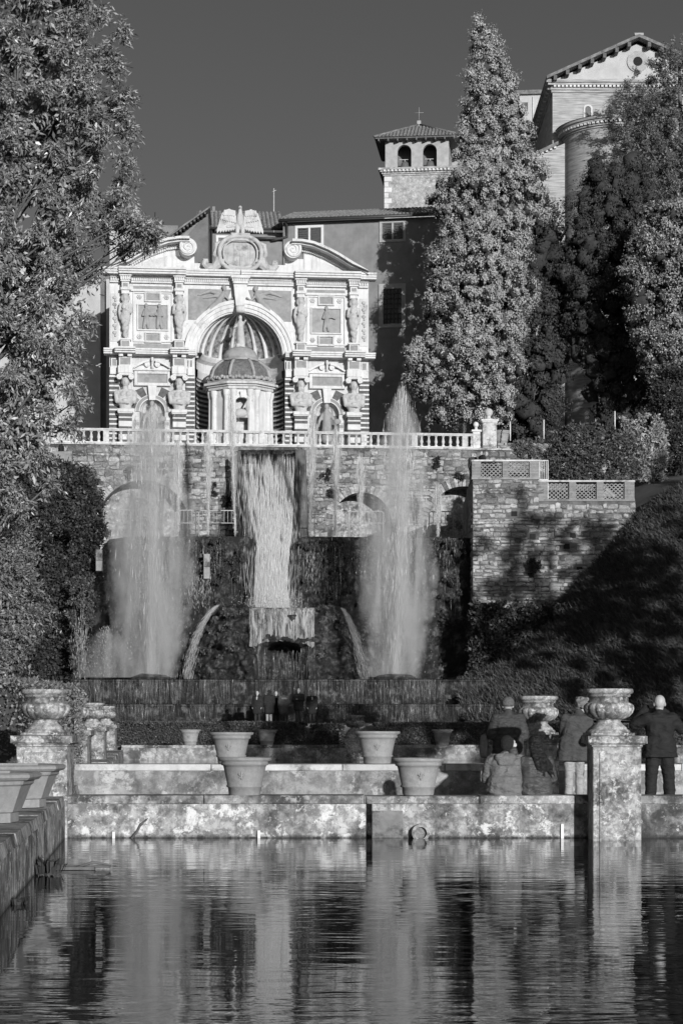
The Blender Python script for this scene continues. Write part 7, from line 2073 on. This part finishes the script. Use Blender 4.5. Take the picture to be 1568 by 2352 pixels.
# ------------------------------------------------------------------ jets and spray
def jet_mat(name, H, R0, R1, dens, streak, alb=.92, prof=None, core=.0, zfade=.15):
    """spray: density falls off from the axis, streaked along the fall (object space, metres)"""
    t = NT(name)
    t.t.nodes.remove(t.b)
    sx = t.n('ShaderNodeSeparateXYZ'); t.l(t.tc.outputs['Object'], sx.inputs[0])
    wob = t.math('MULTIPLY', t.math('SUBTRACT', t.noise(1.0, 4, .7, t.mapping((.55, .55, .55), loc=(H, 2, 5))), .5), 1.1 * max(p[1] for p in prof))
    xx = t.math('ADD', sx.outputs[0], wob)
    r = t.math('SQRT', t.math('ADD', t.math('MULTIPLY', xx, xx), t.math('MULTIPLY', sx.outputs[1], sx.outputs[1])))
    f = t.math('DIVIDE', sx.outputs[2], H)
    rr = t.n('ShaderNodeValToRGB'); e = rr.color_ramp.elements
    while len(e) < len(prof): e.new(.5)
    mx = max(p[1] for p in prof)
    for k, (a, b) in enumerate(prof): e[k].position = a; e[k].color = (b / mx,) * 3 + (1,)
    t.l(f, rr.inputs[0])
    rad = t.math('MULTIPLY', rr.outputs[0], mx)
    q = t.math('SUBTRACT', 1.0, t.math('DIVIDE', r, rad), clamp=True)
    q = t.math('POWER', q, .9)
    n1 = t.ramp(t.noise(1.0, 4, .6, t.mapping((1.5, 1.5, .16)), .4), [(.40, .03), (.62, 1.0)])
    n2 = t.ramp(t.noise(1.0, 3, .6, t.mapping((.5, .5, .3), loc=(3, 1, 4))), [(.35, .45), (.65, 1.0)])
    d = t.math('MULTIPLY', t.math('MULTIPLY', q, t.math('MULTIPLY', n1, n2)), dens)
    top = t.ramp(f, [(0, 1), (1 - zfade, 1), (1, 0)])
    d = t.math('MULTIPLY', t.math('MULTIPLY', d, top), t.math('DIVIDE', mx, t.math('MAXIMUM', rad, .05)))
    v = t.n('ShaderNodeVolumePrincipled'); v.inputs['Color'].default_value = (alb, alb, alb, 1); v.inputs['Anisotropy'].default_value = -.1
    t.l(d, v.inputs['Density']); t.l(v.outputs[0], t.out.inputs['Volume'])
    return t.m
def jet(label, x, ybase, ytop, D, prof, dens, ndrop, lean=0.0, group=None, name='water_jet', alb=.92, ds=.035, core=True):
    H = (ybase - ytop) / F * D
    t = empty(name, (XW(x, D), D, ZW(ybase, D)), 0, label, 'water jet', group)
    t.rotation_euler = (0, lean, 0)
    mt = jet_mat('spray_volume', H, 0, 0, dens, 1, alb, prof)
    m = MB(); m.lathe([(.001, 0)] + [(r, f * H) for f, r in prof] + [(.001, H)], seg=20, cap=False)
    m.build('spray', mt, t)
    n = ndrop
    f = RS.rand(n); Rr = np.interp(f, [p[0] for p in prof], [p[1] for p in prof])
    rad = Rr * np.abs(RS.normal(size=n)) * .5; a = RS.rand(n) * 2 * PI
    p = np.stack([rad * np.cos(a), rad * np.sin(a), f * H], 1)
    d = np.stack([np.cos(a) * .15, np.sin(a) * .15, np.full(n, 1.0)], 1) + RS.normal(size=(n, 3)) * .1
    me = leaf_mesh('droplets', p, d, RS.uniform(.5, 2.2, n) * ds * 2, RS.uniform(.15, .5, n) * ds, M_drop)
    o = bpy.data.objects.new('droplets', me); o['kind'] = 'stuff'; link(o, t)
    if not core: return t
    # the rising core: thin strands close to the axis
    n = int(ndrop * .6); f = RS.rand(n) ** 1.1; Rr = np.interp(f, [p_[0] for p_ in prof], [p_[1] for p_ in prof]) * (.12 + .35 * f)
    rad = Rr * RS.normal(size=n); a = RS.rand(n) * 2 * PI
    p = np.stack([rad * np.cos(a), rad * np.sin(a), f * H * .97], 1)
    me = leaf_mesh('core', p, np.tile([[0, 0, 1.]], (n, 1)) + RS.normal(size=(n, 3)) * .05, RS.uniform(.3, .9, n), RS.uniform(.005, .02, n), M_foam)
    o = bpy.data.objects.new('core', me); o['kind'] = 'stuff'; link(o, t)
    return t
jet('great left water jet standing before the left niche', 345, 1556, 935, 112, [(0, 1.6), (.1, 2.0), (.35, 2.7), (.6, 2.7), (.78, 2.0), (.9, 1.4), (1, .7)], 2.0, 5000, R(.4), 'great jets of the fountain', alb=.85)
jet('great right water jet reaching up in front of the cypress', 905, 1556, 888, 112, [(0, 1.5), (.1, 1.9), (.35, 2.4), (.6, 2.2), (.78, 1.5), (.9, .9), (1, .3)], 1.7, 6000, R(1.6), 'great jets of the fountain')
thin = [(410, 1222, 1020, 124.2, -.3, 'faint thin jet nearest the left great jet'), (478, 1228, 1000, 124.2, .2, 'thin jet left of the cascade, second from it'), (541, 1228, 903, 124.0, -2.1, 'tallest thin jet left of the cascade, rising before the kiosk'),
        (712, 1230, 945, 124.0, 1.6, 'thin jet right of the cascade, rising before the side niche'), (770, 1230, 985, 124.2, .3, 'thin jet right of the cascade, second from it'), (826, 1232, 1060, 124.4, .5, 'faint thin jet beside the right great jet'), (1005, 1234, 1130, 122.5, .3, 'short thin jet near the bastion corner')]
for x, y0, y1, D, ln, lab in thin:
    jet(lab, x, y0, y1, D, [(0, .10), (.3, .17), (.6, .36), (.85, .46), (1, .2)], 3.6, 2200, R(ln), 'thin jets of the upper row', ds=.035)
# mist drifting over the left of the basin
jet('veil of sunlit mist at the left foot of the fountain', 245, 1556, 1440, 112.5, [(0, 2.1), (.4, 1.6), (1, .5)], .9, 900, 0, None, 'mist', core=False)
bpy.data.scenes.remove(TMP)
